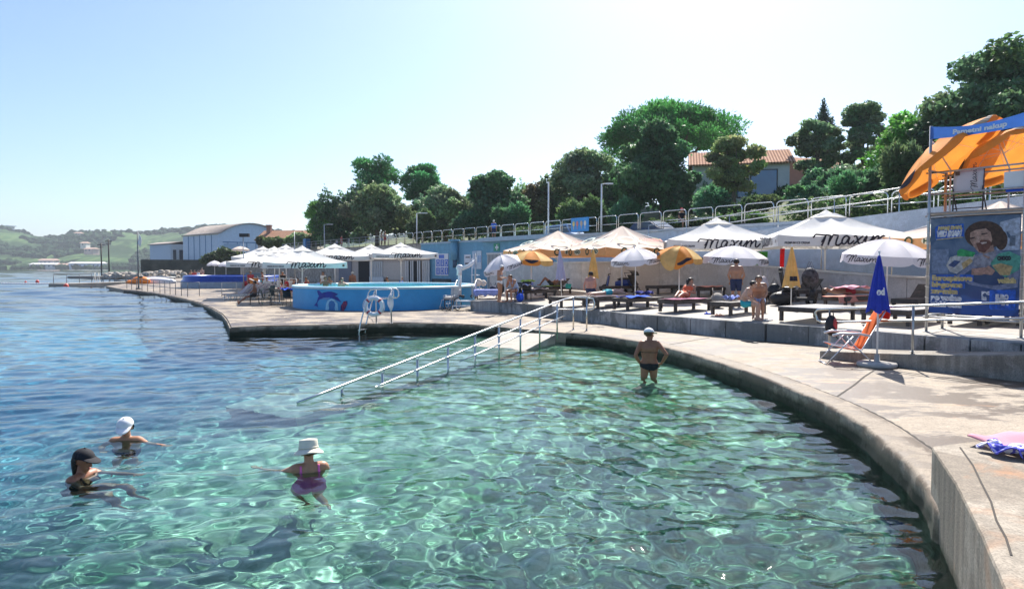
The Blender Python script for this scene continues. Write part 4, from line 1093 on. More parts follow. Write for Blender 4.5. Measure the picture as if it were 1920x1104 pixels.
# --- pool and cafe
for lab, px, Y, top, rz, hr, sk, gf in [
    ('woman with long brown hair leaning on the rim inside the round pool', 610, 39.5, 519, R(20), HAIRB, TAN, True),
    ('dark haired man in the round pool next to the woman at its rim', 618.5, 40.6, 518, R(-30), HAIRD, TAN, False),
    ('bather alone in the middle of the round pool, head above water', 641, 38.6, 521, R(40), HAIRB, FAIR, False)]:
    zt_ = zpix(top, Y); person(lab, (px_at(px, Y), Y, zt_ - 1.72), rz, pose(STAND, elL=(.3, -.2, 1.3), wrL=(.2, -.4, 1.36), elR=(-.3, -.2, 1.3), wrR=(-.2, -.4, 1.36), haL=(.1, -.44, 1.36), haR=(-.1, -.44, 1.36), knL=(.1, -.3, .62), anL=(.1, -.05, .3), knR=(-.1, -.3, .62), anR=(-.1, -.05, .3), toeL=(.1, -.15, .2), toeR=(-.1, -.15, .2)), sk, [('trunks', C_NAVY)], hr, vox=.02, fem=gf, hairlen=.2 if gf else 0)
GS = 'guests of the pool cafe'
def guest(lab, px, Y, kind, rz, sk, wear, hr, **kw):
    person(lab, (px_at(px, Y), Y, .3), rz, STAND if kind == 's' else SIT, sk, wear, hr, vox=.022, group=kw.pop('group', GS), **kw)
guest('grey haired man in black trunks standing with his back turned by the kiosk door', 661, 50, 's', R(190), DEEP, [('trunks', C_BLACK)], HAIRW, build_=1.1)
guest('person in green trunks sitting left of the grey haired man', 640, 49, 'c', R(60), TAN, [('trunks', C_GREEN)], HAIRD)
guest('woman in a white shirt standing under the parasol above the pool rim', 606, 51, 's', R(-20), TAN, [('shirt', C_WHITE), ('trunks', C_NAVY)], HAIRB, fem=True)
guest('person in a green top seated at a table behind the pool', 727, 52, 'c', R(-70), TAN, [('top', C_GREEN), ('trunks', C_BLACK)], HAIRD)
guest('person wrapped in a blue cloth seated facing the one in green', 752, 52, 'c', R(75), TAN, [('shirt', C_BLUE), ('trunks', C_NAVY)], HAIRB)
guest('man in a dark shirt seated under the front parasol', 556, 47, 'c', R(100), TAN, [('shirt', C_NAVY), ('trunks', C_NAVY)], HAIRD)
guest('guest in a red shirt at the table behind the white handrail', 537, 49, 'c', R(-60), FAIR, [('shirt', C_RED), ('trunks', C_NAVY)], HAIRD)
guest('guest in a white top with blue shorts at a cafe table', 500, 50, 'c', R(30), FAIR, [('shirt', C_WHITE), ('trunks', C_BLUE)], HAIRB)
guest('guest in a pale blue shirt at the far cafe tables', 483, 54, 'c', R(-110), TAN, [('shirt', C_LBLUE), ('trunks', C_NAVY)], HAIRD)
guest('guest in a red top standing among the far cafe tables', 470, 56, 's', R(15), TAN, [('shirt', C_RED), ('trunks', C_BLACK)], HAIRB)
guest('guest in a white shirt half hidden beside the orange board', 523, 53, 'c', R(140), TAN, [('shirt', C_WHITE), ('trunks', C_RED)], HAIRD)
for lab, px, Y, kd, rz, sk, wr, hr_ in [('guest in white at a back table under the small distant parasols', 545, 52, 'c', 40, FAIR, [('shirt', C_WHITE), ('trunks', C_NAVY)], HAIRB), ('guest with a red top near the front parasol pole', 575, 51, 'c', -40, TAN, [('top', C_RED), ('trunks', C_BLACK)], HAIRD), ('waiter in black standing deep in the cafe shade', 530, 54, 's', 10, TAN, [('shirt', C_BLACK), ('longtrunks', C_BLACK)], HAIRD), ('bather in turquoise trunks walking between cafe tables', 492, 55, 's', -60, DEEP, [('trunks', C_TEAL)], HAIRD), ('guest in coral seated beside the blue draped chair', 552, 47.5, 'c', -100, FAIR, [('top', C_ORANGE), ('trunks', C_NAVY)], HAIRB)]:
    guest(lab, px, Y, kd, R(rz), sk, wr, hr_)
p = G(477, 571, .3); LEGCH = p.copy(); person('bather stretching both legs from a dark chair on the quay', (p.x, p.y, .3), R(-72), pose(SIT, knL=(.13, -.42, .42), anL=(.13, -.80, .12), toeL=(.14, -.86, .22), knR=(-.13, -.42, .44), anR=(-.13, -.78, .14), toeR=(-.14, -.84, .24), head=(0, .02, 1.2), neck=(0, .03, 1.05)), DEEP, [('trunks', C_BLACK)], HAIRD, vox=.02)
# --- promenade
for lab, px, s_off, sk, wr, hr, ps, rz in [
    ('man in a blue shirt at the promenade railing by the white van', 926, 1.2, TAN, [('shirt', C_BLUE), ('longtrunks', C_NAVY)], HAIRW, STAND, R(170)),
    ('person in a red cap behind the promenade railing between two white parasols', 1276, 1.5, TAN, [('shirt', C_BLACK), ('trunks', C_BLACK)], HAIRD, SIT, R(20)),
    ('woman in a crimson dress walking on the promenade above the kiosk', 641, 1.5, FAIR, [('shirt', C_RED), ('longtrunks', C_RED)], HAIRD, STAND, R(80)),
    ('bather in red trunks walking on the upper promenade', 722, 1.5, DEEP, [('trunks', C_RED)], HAIRD, STAND, R(70)),
    ('bather in pale shorts beside the one in red trunks on the promenade', 716, 2.0, TAN, [('trunks', C_LBLUE)], HAIRB, STAND, R(75)),
    ('person in a white shirt on the promenade left of the crimson dress', 632, 1.8, FAIR, [('shirt', C_WHITE), ('trunks', C_LBLUE)], HAIRB, STAND, R(60))]:
    lo2, hi2 = -40, 100
    for _ in range(40):
        m2 = (lo2 + hi2) / 2; q = RL(m2, s_off)
        if (q.x / q.y) > (px - CX) / F: lo2 = m2
        else: hi2 = m2
    q = RL(lo2, s_off, 4.805); person(lab, tuple(q), rz, ps, sk, wr, hr, vox=.022, hat=('cap', C_RED) if 'red cap' in lab else None, group='people on the upper promenade')
# --- far bathers
for lab, px, Y, kind, rz, sk, wr in [
    ('far bather in red standing behind the dark blue pool', 365, 76, 's', R(20), TAN, [('shirt', C_RED)]),
    ('far bather in pale green standing beside the dark blue pool', 372, 73, 's', R(-40), FAIR, [('shirt', C_WHITE), ('trunks', C_GREEN)]),
    ('far bather sitting on the rim of the dark blue pool', 379, 74.6, 'c', R(10), FAIR, [('trunks', C_RED)]),
    ('far bather in blue trunks at the back of the dark blue pool', 358, 79, 's', R(60), TAN, [('trunks', C_BLUE)])]:
    person(lab, (px_at(px, Y), Y, .3 if kind == 's' else .95), rz, STAND if kind == 's' else SIT, sk, wr, HAIRD, vox=.025, group='bathers by the far pool')
p = G(171, 541, 0); person('lone swimmer far out beside the end of the wooden pier', (p.x, p.y, -1.5), R(90), STAND, TAN, [('trunks', C_NAVY)], HAIRD, vox=.025)
# ================================================================= handrail of the bathing ramp
hr = thing('handrail', 'long stainless steel handrail running down the ramp into the sea', 'handrail')
def hp_(i): return Vector((1.39 - .578 * i, 21.0 - 1.0125 * i, 0))
def hz_top(i): return 1.33 - .146 * i
for i in range(9):
    q = hp_(i); zt_ = hz_top(i); f = max(-.9, .30 - .185 * i)
    mb = MB(); mb.tube([(q.x, q.y, f - .15), (q.x, q.y, zt_ - .09)], .026, 10)
    mb.tube([(q.x, q.y, zt_ - .10), (q.x + .03, q.y, zt_ - .07), (q.x + .05, q.y, zt_)], .012, 6)
    for dz in (.29, .52):
        if zt_ - dz > f: mb.tube([(q.x - .03, q.y, zt_ - dz - .07), (q.x + .02, q.y, zt_ - dz - .07), (q.x + .05, q.y, zt_ - dz)], .009, 6)
    mb.build('post', STEEL, hr)
def railpt(i, dz): q = hp_(i); return (q.x + .05, q.y, hz_top(i) - dz)
head = [G(1075, 618), G(1100, 620)]
h0, h1 = head
mb = MB(); mb.tube([(h1.x + .1, h1.y, .98), (h1.x + .22, h1.y - .02, 1.03), (h1.x + .26, h1.y - .02, 1.2), (h1.x + .2, h1.y - .02, 1.36), (h1.x, h1.y, 1.385), (h0.x, h0.y, 1.385), railpt(-.35, .0)] + [railpt(i * .5, 0) for i in range(0, 19)], .025, 10); mb.build('top_rail', STEEL, hr)
mb = MB(); mb.tube([(h1.x + .1, h1.y, .98), (h0.x, h0.y, .98), (h0.x - .5, h0.y - .2, 1.0)] + [railpt(i * .5 - .2, .29) for i in range(1, 17)], .018, 8); mb.build('middle_rail', STEEL, hr)
mb = MB(); mb.tube([railpt(i * .5 - .35, .52) for i in range(0, 11)], .018, 8); mb.build('lower_rail', STEEL, hr)
for q in head:
    mb = MB(); mb.tube([(q.x, q.y, .25), (q.x, q.y, 1.37)], .026, 10); mb.cyl((q.x, q.y, .3), .05, .012, 12); mb.build('post', STEEL, hr)

# ================================================================= railing of the access ramp, right
ra, rb_ = G(1536, 671, .3), G(1920, 716, .3); rv = (rb_ - ra)
def rz_(q): return .47 + .34 * q
def rp(q, dz): p = ra + rv * q + EN * .1; return (p.x, p.y, rz_(q) + dz)
rr = thing('ramp_railing', 'two bar steel railing along the access ramp in front of the poster', 'railing')
for q in (.045, .50, 1.02, 1.5):
    mb = MB(); mb.tube([rp(q, -.05), rp(q, .95)], .024, 10); mb.cyl(rp(q, 0), .05, .012, 12); mb.build('post', GALV, rr)
mb = MB(); mb.tube([rp(1.5, .95)] + [rp(q / 10, .95) for q in range(15, -1, -1)] + [rp(-.03, .94), rp(-.045, .88), rp(-.03, .70), rp(.0, .65)] + [rp(q / 10, .65) for q in range(1, 16)], .025, 10)
mb.build('rail', STEEL, rr)

# bag hanging on the railing
q = Vector(rp(.045, .62)); bg = thing('backpack', 'black and red backpack hanging from the end of the ramp railing', 'backpack', (q.x, q.y - .08, q.z - .06))
mb = MB(); mb.ball((0, 0, .02), (.14, .09, .24), 14, 10); mb.ball((0, -.07, -.08), (.10, .05, .12), 12, 8); mb.build('body', BLACK, bg)
mb = MB(); mb.ball((.05, -.075, .03), (.05, .04, .16), 10, 8); mb.build('pocket', M('red nylon', (.42, .05, .05), .6), bg)
mb = MB(); mb.tube([(-.05, 0, .22), (-.02, .02, .36), (.05, .03, .34), (.05, 0, .2)], .012, 6); mb.tube([(.08, 0, -.1), (.13, 0, -.25), (.16, .0, -.28)], .010, 5); mb.build('strap', BLACK, bg)

# ================================================================= orange folding beach chair
p = G(1581, 681, .3)
oc = thing('beach_chair', 'orange high backed folding beach chair with aluminium legs on the promenade', 'beach chair', tuple(p), R(-100), scale=1.06)
OR2 = M('orange sling fabric', (.85, .17, .02), .75, .1, 6, bump=.2, bscale=150, trans=.3); RED2 = M('red pillow', (.75, .05, .03), .8)
mb = MB()   # faces -Y; back to +Y
mb.grid(lambda u, v: (-.26 + .52 * u, -.30 + .56 * v, .40 - .10 * v - .02 * math.sin(PI * v)), 6, 8); mb.build('seat', OR2, oc, solid=.012)
mb = MB(); mb.grid(lambda u, v: (-.26 + .52 * u, .26 + .43 * v, .32 + .80 * v - .025 * math.sin(2 * PI * v)), 6, 12); mb.build('backrest', OR2, oc, solid=.012)
mb = MB(); mb.grid(lambda u, v: (-.24 + .48 * u, .70 + .05 * math.sin(PI * v) + .06 * v, 1.15 - .22 * v + .04 * math.sin(PI * v)), 6, 8); mb.build('headrest', RED2, oc, solid=.03)
for s in (-1, 1):
    x = s * .285
    mb = MB(); mb.tube([(x, -.32, .41), (x, .26, .31), (x, .72, 1.16)], .013, 8); mb.build('side_frame', ALU, oc)
    mb = MB(); mb.tube([(x, -.40, .015), (x, .10, .58)], .013, 8); mb.build('leg', ALU, oc)
    mb = MB(); mb.tube([(x, .52, .015), (x, .10, .42), (x, -.02, .58)], .013, 8); mb.build('leg', ALU, oc)
    mb = MB(); mb.tube([(x, .40, .60), (x * 1.08, .2, .64), (x * 1.1, -.15, .64), (x * 1.08, -.30, .60)], .024, 8); mb.build('armrest', ALU, oc)
mb = MB(); mb.tube([(-.285, -.40, .015), (.285, -.40, .015)], .013, 8); mb.tube([(-.285, .52, .015), (.285, .52, .015)], .013, 8); mb.build('crossbar', ALU, oc)

# ================================================================= wooden sunbeds
def bed_proto(w=.78, L=1.95, mat=WOOD, raise_=0.0, name='sunbed'):
    T = thing(name, None, 'sunbed'); h = .40
    mb = MB()
    for s in (-1, 1): mb.box((s * (w / 2 - .02), 0, h - .06), (.045, L, .12))
    for s in (-1, 1): mb.box((0, s * (L / 2 - .02), h - .06), (w - .09, .045, .12))
    mb.build('frame', WOOD, T, bevel=.006)
    mb = MB(); nS = 16; Lb = L if not raise_ else L * .64
    for i in range(nS):
        y = -L / 2 + Lb * (i + .5) / nS
        mb.box((0, y, h + .012), (w - .01, Lb / nS * .82, .022))
    mb.build('slats', mat, T)
    if raise_:
        mb = MB(); y0 = -L / 2 + Lb; Q = Quaternion((1, 0, 0), raise_)
        for i in range(9):
            d_ = (i + .5) * .078; mb.box((0, y0 + d_ * math.cos(raise_), h + .012 + d_ * math.sin(raise_)), (w - .01, .062, .022), q=Q)
        for s in (-1, 1): mb.beam((s * w * .4, y0, h), (s * w * .4, y0 + .70 * math.cos(raise_), h + .70 * math.sin(raise_)), .04, .04); mb.beam((s * w * .4, y0 + .45 * math.cos(raise_), h + .45 * math.sin(raise_)), (s * w * .4, y0 + .60, h - .02), .03, .03)
        mb.build('backrest', mat, T)
    for sx in (-1, 1):
        for sy in (-1, 1):
            mb = MB(); mb.box((sx * (w / 2 - .05), sy * (L / 2 - .10), (h - .12) / 2), (.09, .09, h - .12)); mb.build('leg', WOOD, T, bevel=.005)
    return T
BRZ = math.atan2(-EN.x, EN.y)
proto = bed_proto(); proto_r = bed_proto(raise_=R(38)); proto_g = bed_proto(w=1.25, mat=GREYWOOD)
used = set()
GBED = 'low wooden sunbeds on the terrace'
def put_bed(lab, px, py, kind='flat', drz=0.0, at=None):
    src = {'flat': proto, 'up': proto_r, 'grey': proto_g}[kind]
    p = at if at is not None else GT(px, py)
    if kind not in used:
        used.add(kind); o = src; o.location = p; o.rotation_euler = (0, 0, BRZ + drz); tag(o, lab, 'sunbed', GBED)
    else: o = clone(src, p, BRZ + drz, lab, GBED)
    o['category'] = 'sunbed'; return o
put_bed('dark sunbed covered with blue towels under a white umbrella', 1196, 579)
put_bed('dark sunbed on which the woman in coral lies', 1284, 583)
put_bed('dark sunbed with a blue bundle, the two boys at its corner', 1385, 589)
put_bed('wide sun bleached double sunbed, empty, beside the folded yellow umbrella', 1532, 601, 'grey')
put_bed('wide sun bleached sunbed behind the orange beach chair and blue umbrella', 1690, 606, 'grey')
put_bed('empty dark sunbed behind the head of the sea handrail', 1074, 575)
put_bed('dark sunbed carrying the person in teal trunks', 1141, 576)
put_bed('sunbed with raised back and green towel of the reclining man', 1035, 556, 'up', at=RECL + Vector((.05, 0, -.02)))
put_bed('empty dark sunbed by the back wall, left of the coral towel', 1247, 551)
put_bed('dark sunbed with a salmon towel in front of the back wall', 1322, 556)
put_bed('dark sunbed behind the two boys, bags piled on it', 1446, 566)
put_bed('dark sunbed with a sleeper under pink by the back wall', 1592, 578)
put_bed('sunbed with raised back near the scooter and the wall', 1505, 563, 'up')
put_bed('sunbed with raised back half hidden by the tower post', 1722, 584, 'up')
put_bed('dark sunbed with a crumpled pale towel left of the lilac umbrella', 1005, 560)
put_bed('dark sunbed by the wall behind the blue bicycle bag', 1160, 552)
put_bed('dark sunbed in the shade under the scaffold tower', 1835, 606)
put_bed('last dark sunbed at the right under the poster, bags on it', 1905, 606)

def towel(lab, px, py, w, L, mat, z=.435, drz=0.0, fold=.03, at=None, name='towel', hang=0.0):
    p = at.copy() if at is not None else GT(px, py); T = None
    rng = random.Random(lab); ph = [rng.random() * 6 for _ in range(6)]
    def fn(u, v):
        x, y = (u - .5) * w, (v - .5) * L
        zz = fold * (math.sin(9 * u + ph[0] + 2 * math.sin(5 * v + ph[1])) * .5 + .5 * math.sin(13 * v + ph[2] + 2 * u)) * .5 + fold * .5
        x += .03 * math.sin(8 * v + ph[3]); y += .03 * math.sin(7 * u + ph[4])
        if hang and u > .78: zz -= (u - .78) / .22 * hang; x -= (u - .78) * w * .8
        return (x, y, zz)
    mb = MB(); mb.grid(fn, 18, 24)
    o = mb.build(name, mat, None, fixn=False, solid=.012)
    o.location = (p.x, p.y, p.z + z); o.rotation_euler = (0, 0, BRZ + drz)
    return tag(o, lab, 'towel')
TB = M('blue terry', (.02, .10, .62), .95, .2, 6, bump=.4, bscale=120); TP = M('pink terry', (.80, .38, .46), .95, .1, 6, bump=.4, bscale=120); TS = M('salmon terry', (.75, .30, .22), .95, .12, 6, bump=.4, bscale=120)
TG = M('green terry', (.35, .55, .06), .95, .15, 6, bump=.4, bscale=120); TL = M('lavender blue cloth', (.30, .36, .70), .9, .2, 5, bump=.3, bscale=80); TW = M('pale printed towel', (.62, .58, .62), .95, .25, 9, bump=.4, bscale=100); TPU = M('plum patterned towel', (.34, .13, .20), .95, .4, 14, bump=.4, bscale=100)
towel('bright blue towel spread over the dark sunbed', 1190, 580, .70, 1.3, TB, drz=.1, fold=.07)
towel('crumpled navy towel at the head of the blue towel', 1208, 574, .6, .6, M('navy terry', (.02, .03, .22), .95, .2, 6), drz=.4, fold=.14, z=.45)
towel('plum patterned towel under the woman in coral', 1282, 584, .72, 1.7, TPU, fold=.02)
towel('salmon towel on the sunbed by the back wall', 1322, 556, .72, 1.6, TS, fold=.05)
towel('green towel under the reclining man', 0, 0, .70, 1.1, TG, at=RECL + Vector((0, 0, 0)), fold=.03, drz=-.1)
towel('pink towel spread over the sleeper by the wall', 1594, 575, .80, 1.25, TP, z=.62, fold=.12)
towel('salmon towel hanging off the sleeper\'s bed', 1588, 580, .74, 1.8, TS, fold=.02, hang=.2)
towel('pale printed towel crumpled on the sunbed left of the lilac umbrella', 1005, 560, .6, 1.2, TW, fold=.07)
towel('dark printed towel under the person in teal trunks', 1141, 576, .72, 1.7, M('dark printed towel', (.10, .07, .09), .95, .4, 12), fold=.02)
towel('small blue and white towel bundle on the boys\' sunbed', 1372, 588, .35, .5, TL, fold=.16, z=.45)

# flip flops and swim things on the floor
def slippers(lab, p, mat, rz):
    T = thing('sandals', lab, 'sandals', tuple(p), rz)
    for s in (-1, 1):
        mb = MB(); mb.prism([(s * .07 + .045 * math.cos(a) * (1 + .25 * math.sin(a)), .13 * math.sin(a)) for a in [2 * PI * i / 14 for i in range(14)]], .004, .03)
        mb.tube([(s * .07 - .04, .03, .03), (s * .07, .07, .07), (s * .07 + .04, .03, .03)], .009, 6); mb.build('sandal', mat, T)
slippers('pair of orange sandals on the floor left of the boys', GT(1349, 592), M('orange rubber', (.75, .16, .05), .6), .4)
slippers('pair of blue sandals on the floor under the boys\' bed', GT(1328, 589), TB, 1.2)
slippers('pair of pale sandals beside the teenager in blue shorts', GT(1440, 601), M('pale rubber', (.6, .58, .55), .6), .9)
slippers('pair of pale sandals by the empty bed behind the handrail', GT(1131, 584), M('white rubber', (.7, .68, .66), .6), .1)
slippers('pair of dark sandals at the feet of the seated woman', GT(985, 569), M('brown rubber', (.12, .07, .05), .6), .5)
# foreground towel on the raised block
p = G(1888, 852, .75); tw = thing('beach_towel', 'pink beach towel with a blue and white corner on the raised concrete block', 'towel', (p.x - .05, p.y, .755), R(28))
def fg(u0, u1):
    return lambda u, v: ((u0 + (u1 - u0) * u), -.30 + .62 * v + .04 * math.sin(5 * (u0 + u)) , .012 + .03 * (1 + math.sin(7 * v + 5 * (u0 + (u1 - u0) * u))) * .5 + .02 * math.sin(11 * (u0 + (u1 - u0) * u)) * v + .02)
mb = MB(); mb.grid(fg(.10, 1.0), 16, 16); mb.build('pink_cloth', M('pale pink terry', (.60, .27, .33), .95, .06, 5, bump=.5, bscale=200), tw, fixn=False, solid=.012)
t = NT('blue and white print'); nz = t.noise(9, 3, .6, dist=1.2); BWP = t.fin(t.pr(t.ramp(nz, [(.47, (.10, .10, .50)), (.53, (.72, .72, .80))]), .9, spec=.1))
mb = MB(); mb.grid(lambda u, v: (-.10 + .22 * u + .05 * math.sin(9 * v), -.22 + .36 * v + .05 * math.sin(8 * u), .02 + .07 * abs(math.sin(6 * v + 3 * u))), 12, 14); mb.build('printed_cloth', BWP, tw, fixn=False, solid=.012)

# ================================================================= chairs and bags at the left end of the terrace
def plastic_chair(name='cafe_chair', mat=BLACK, label=None, loc=(0, 0, 0), rz=0, group=None):
    T = thing(name, label, 'chair', loc, rz, group)
    mb = MB(); mb.grid(lambda u, v: (-.22 + .44 * u, -.22 + .42 * v, .44 - .015 * math.sin(PI * u)), 4, 4); mb.build('seat', mat, T, solid=.018)
    mb = MB(); mb.grid(lambda u, v: (-.22 + .44 * u, .20 + .10 * v - .03 * math.cos((u - .5) * PI), .46 + .42 * v), 8, 6); mb.build('backrest', mat, T, solid=.015)
    for sx in (-1, 1):
        mb = MB(); mb.tube([(sx * .21, -.22, 0), (sx * .21, -.21, .43), (sx * .23, -.18, .64), (sx * .23, .18, .66), (sx * .22, .25, .64)], .013, 6); mb.build('leg', mat, T)
        mb = MB(); mb.tube([(sx * .21, .26, 0), (sx * .21, .20, .44)], .013, 6); mb.build('leg', mat, T)
    return T
def cafe_table(label, loc, mat, group=None, r=.38, square=True):
    T = thing('cafe_table', label, 'table', loc, R(20), group)
    mb = MB(); mb.box((0, 0, .73), (r * 2, r * 2, .03)) if square else mb.cyl((0, 0, .715), r, .03, 24); mb.build('tabletop', mat, T, bevel=.006)
    mb = MB(); mb.tube([(0, 0, .03), (0, 0, .72)], .03, 10); mb.build('column', ALU, T)
    mb = MB()
    for k in range(4): mb.beam((0, 0, .03), (.3 * math.cos(k * PI / 2), .3 * math.sin(k * PI / 2), .02), .05, .03)
    mb.build('foot', ALU, T)
    return T
plastic_chair(label='dark chair of the woman bent forward in the pale blue top', loc=tuple(CHAIR1 + Vector((.0, .05, 0))), rz=R(-40))
p = GT(913, 560); tt_ = thing('towel_covered_table', 'low table under a lavender printed cloth at the corner of the terrace', 'table', tuple(p), R(10))
mb = MB(); mb.box((0, 0, .42), (1.2, .7, .03)); mb.build('tabletop', GREYWOOD, tt_)
for sx in (-1, 1):
    for sy in (-1, 1): mb = MB(); mb.box((sx * .5, sy * .28, .2), (.05, .05, .4)); mb.build('leg', WOOD, tt_)
mb = MB(); mb.grid(lambda u, v: ((u - .5) * 1.32, (v - .5) * .82, .445 - (.22 + .05 * math.sin(20 * (u + v))) * max(0, max(abs(u - .5) * 2 - .9, abs(v - .5) * 2 - .86) / .12)), 40, 40)
o = mb.build('cloth', TL, None, fixn=False, solid=.008); o.location = tuple(p); o.rotation_euler = (0, 0, R(10)); tag(o, 'lavender printed cloth draped over the low corner table', 'cloth')
p = GT(984, 563); plastic_chair(label='dark chair hung with towels right of the seated woman', loc=tuple(p), rz=R(200))
towel('blue and white towel draped over the back of a chair', 0, 0, .55, .8, BWP, at=p + Vector((.05, -.1, .25)), fold=.12, drz=.5)
towel('lime green towel hanging over a chair back', 0, 0, .4, .75, TG, at=p + Vector((.15, .25, .42)), fold=.1, drz=.3)
def bag(lab, p, d, mat, strap=True):
    T = thing('beach_bag', lab, 'bag', tuple(p), random.random() * 3)
    mb = MB(); mb.ball((0, 0, d[2] / 2), (d[0] / 2, d[1] / 2, d[2] / 2), 14, 10); mb.build('body', mat, T)
    mb = MB()
    for s in (-1, 1): mb.tube([(-.25 * d[0], s * d[1] * .3, d[2] * .8), (0, s * d[1] * .35, d[2] * 1.3), (.25 * d[0], s * d[1] * .3, d[2] * .8)], .012, 6)
    mb.build('handle', mat, T)
for lab, px, py, d, m in [('navy beach bag on the floor behind the lavender table', 925, 553, (.6, .4, .5), C_NAVY), ('black bag standing beside the navy one', 938, 552, (.5, .4, .6), BLACK), ('blue bag beside the woman bent forward', 975, 566, (.45, .35, .4), TB),
                          ('dark bag on the floor behind the boys', 1452, 568, (.6, .4, .75), BLACK), ('white and black bag beside the boys\' dark bag', 1432, 560, (.5, .4, .95), TW), ('black bag under the scaffold tower', 1815, 600, (.7, .4, .35), BLACK), ('yellow strapped bag among the poles under the tower', 1845, 602, (.4, .3, .3), M('yellow strap', (.5, .38, .06), .7)),
                          ('black bag on the floor left of the blue towels', 1100, 571, (.4, .3, .3), BLACK), ('grey bag next to the sunbed of the coral woman', 1345, 577, (.7, .5, .55), M('taupe fabric', (.28, .25, .22), .9))]:
    bag(lab, GT(px, py), d, m)

# ================================================================= scooter, mobility scooter, stroller, bicycle
def wheel(mb_t, c, r, ax, n=20, w=.05):
    a = Vector(ax).normalized(); b = a.cross(Vector((0, 0, 1))).normalized(); cc = Vector(c)
    mb_t.tube([cc + b * r * math.cos(2 * PI * k / n) + Vector((0, 0, r * math.sin(2 * PI * k / n))) for k in range(n)], w / 2, 8, closed=True)
p = GT(1158, 551); sc1 = thing('motor_scooter', 'dark blue motor scooter with mirrors parked by the back wall', 'scooter', tuple(p), R(-100))
for y in (-.62, .58):
    mb = MB(); wheel(mb, (0, y, .24), .20, (1, 0, 0), w=.10); w_ = mb.build('wheel', RUBBER, sc1)
    mb = MB(); mb.ball((0, y, .24), (.045, .14, .14), 12, 8); mb.build('rim', ALU, w_)
mb = MB(); mb.grid(lambda u, v: (math.cos(2 * PI * u) * (.10 + .11 * math.sin(PI * min(1, v * 1.1))), .85 - .98 * v, .50 + .12 * math.sin(2 * PI * u) * (1 + math.sin(PI * v)) + .08 * (1 - v)), 16, 12); mb.box((0, -.18, .30), (.30, .55, .10)); mb.build('body', M('blue scooter paint', (.02, .05, .25), .3), sc1)
mb = MB(); mb.ball((0, .38, .74), (.15, .42, .09), 14, 8); mb.build('seat', BLACK, sc1)
mb = MB(); mb.grid(lambda u, v: (-.20 + .40 * u, -.40 - .14 * v * 0 - .08 * math.sin(PI * u) - .1 * (1 - v), .30 + .62 * v), 8, 8); mb.build('leg_shield', M('blue scooter paint', (.02, .05, .25), .3), sc1, solid=.03)
mb = MB(); mb.tube([(0, -.62, .25), (0, -.45, 1.0)], .03, 8); mb.tube([(-.34, -.36, 1.02), (-.1, -.46, 1.0), (.1, -.46, 1.0), (.34, -.36, 1.02)], .018, 8); mb.build('handlebar', BLACK, sc1)
for s in (-1, 1): mb = MB(); mb.tube([(s * .22, -.42, 1.02), (s * .30, -.44, 1.25)], .008, 6); mb.ball((s * .31, -.44, 1.29), (.07, .015, .05), 10, 6); mb.build('mirror', ALU, sc1)

p = GT(1490, 572); ms = thing('mobility_scooter', 'black mobility scooter loaded with bags between yellow umbrella and wall', 'mobility scooter', tuple(p), R(60))
for x, y in ((-.25, .3), (.25, .3), (-.2, -.55), (.2, -.55)):
    mb = MB(); wheel(mb, (x, y, .16), .13, (1, 0, 0), w=.09); mb.build('wheel', RUBBER, ms)
mb = MB(); mb.box((0, -.05, .24), (.5, 1.2, .1)); mb.ball((0, .28, .38), (.26, .34, .18), 14, 8); mb.ball((0, -.62, .4), (.22, .16, .22), 12, 8); mb.build('body', BLACK, ms)
mb = MB(); mb.box((0, .2, .62), (.46, .44, .10)); mb.build('seat', BLACK, ms, bevel=.04)
mb = MB(); mb.box((0, .44, .92), (.46, .10, .62), q=Quaternion((1, 0, 0), R(-10))); mb.ball((0, .5, 1.28), (.15, .08, .11), 10, 8); mb.build('backrest', BLACK, ms, bevel=.04)
mb = MB(); mb.tube([(0, -.62, .4), (0, -.42, 1.0)], .035, 8); mb.tube([(-.26, -.36, 1.02), (.26, -.36, 1.02)], .02, 8); mb.ball((0, -.45, 1.02), (.12, .08, .07), 10, 6); mb.build('handlebar', BLACK, ms)
p2 = p + EN * .3 + EU * .4; bag('patterned black backpack piled on the mobility scooter', Vector((p2.x, p2.y, p2.z + .62)), (.6, .45, .75), M('black white print', (.06, .06, .07), .7, .9, 12)); bag('large black bag on the floor left of the mobility scooter', GT(1462, 573), (.75, .5, .5), BLACK)

p = GT(1187, 551); st = thing('pushchair', 'black folding pushchair standing by the back wall', 'pushchair', tuple(p), R(30))
for x in (-.25, .25):
    for y in (-.3, .3): mb = MB(); wheel(mb, (x, y, .10), .08, (1, 0, 0), w=.04); mb.build('wheel', RUBBER, st)
mb = MB()
for x in (-.24, .24): mb.tube([(x, -.32, .12), (x, .12, .62), (x, .40, 1.05)], .014, 6); mb.tube([(x, .32, .12), (x, -.05, .55)], .014, 6)
mb.tube([(-.24, .40, 1.05), (.24, .40, 1.05)], .016, 6); mb.build('frame', BLACK, st)
mb = MB(); mb.grid(lambda u, v: (-.21 + .42 * u, -.18 + .10 * v + .28 * max(0, v - .4) / .6, .50 + .45 * max(0, v - .4) / .6 - .05 * math.sin(PI * v)), 4, 8); mb.build('seat', BLACK, st, solid=.03)
mb = MB(); mb.grid(lambda u, v: (-.24 + .48 * u, .22 - .38 * math.sin(v * PI / 2), .92 + .26 * math.cos(v * PI / 2)), 6, 6); mb.build('hood', BLACK, st, solid=.01)

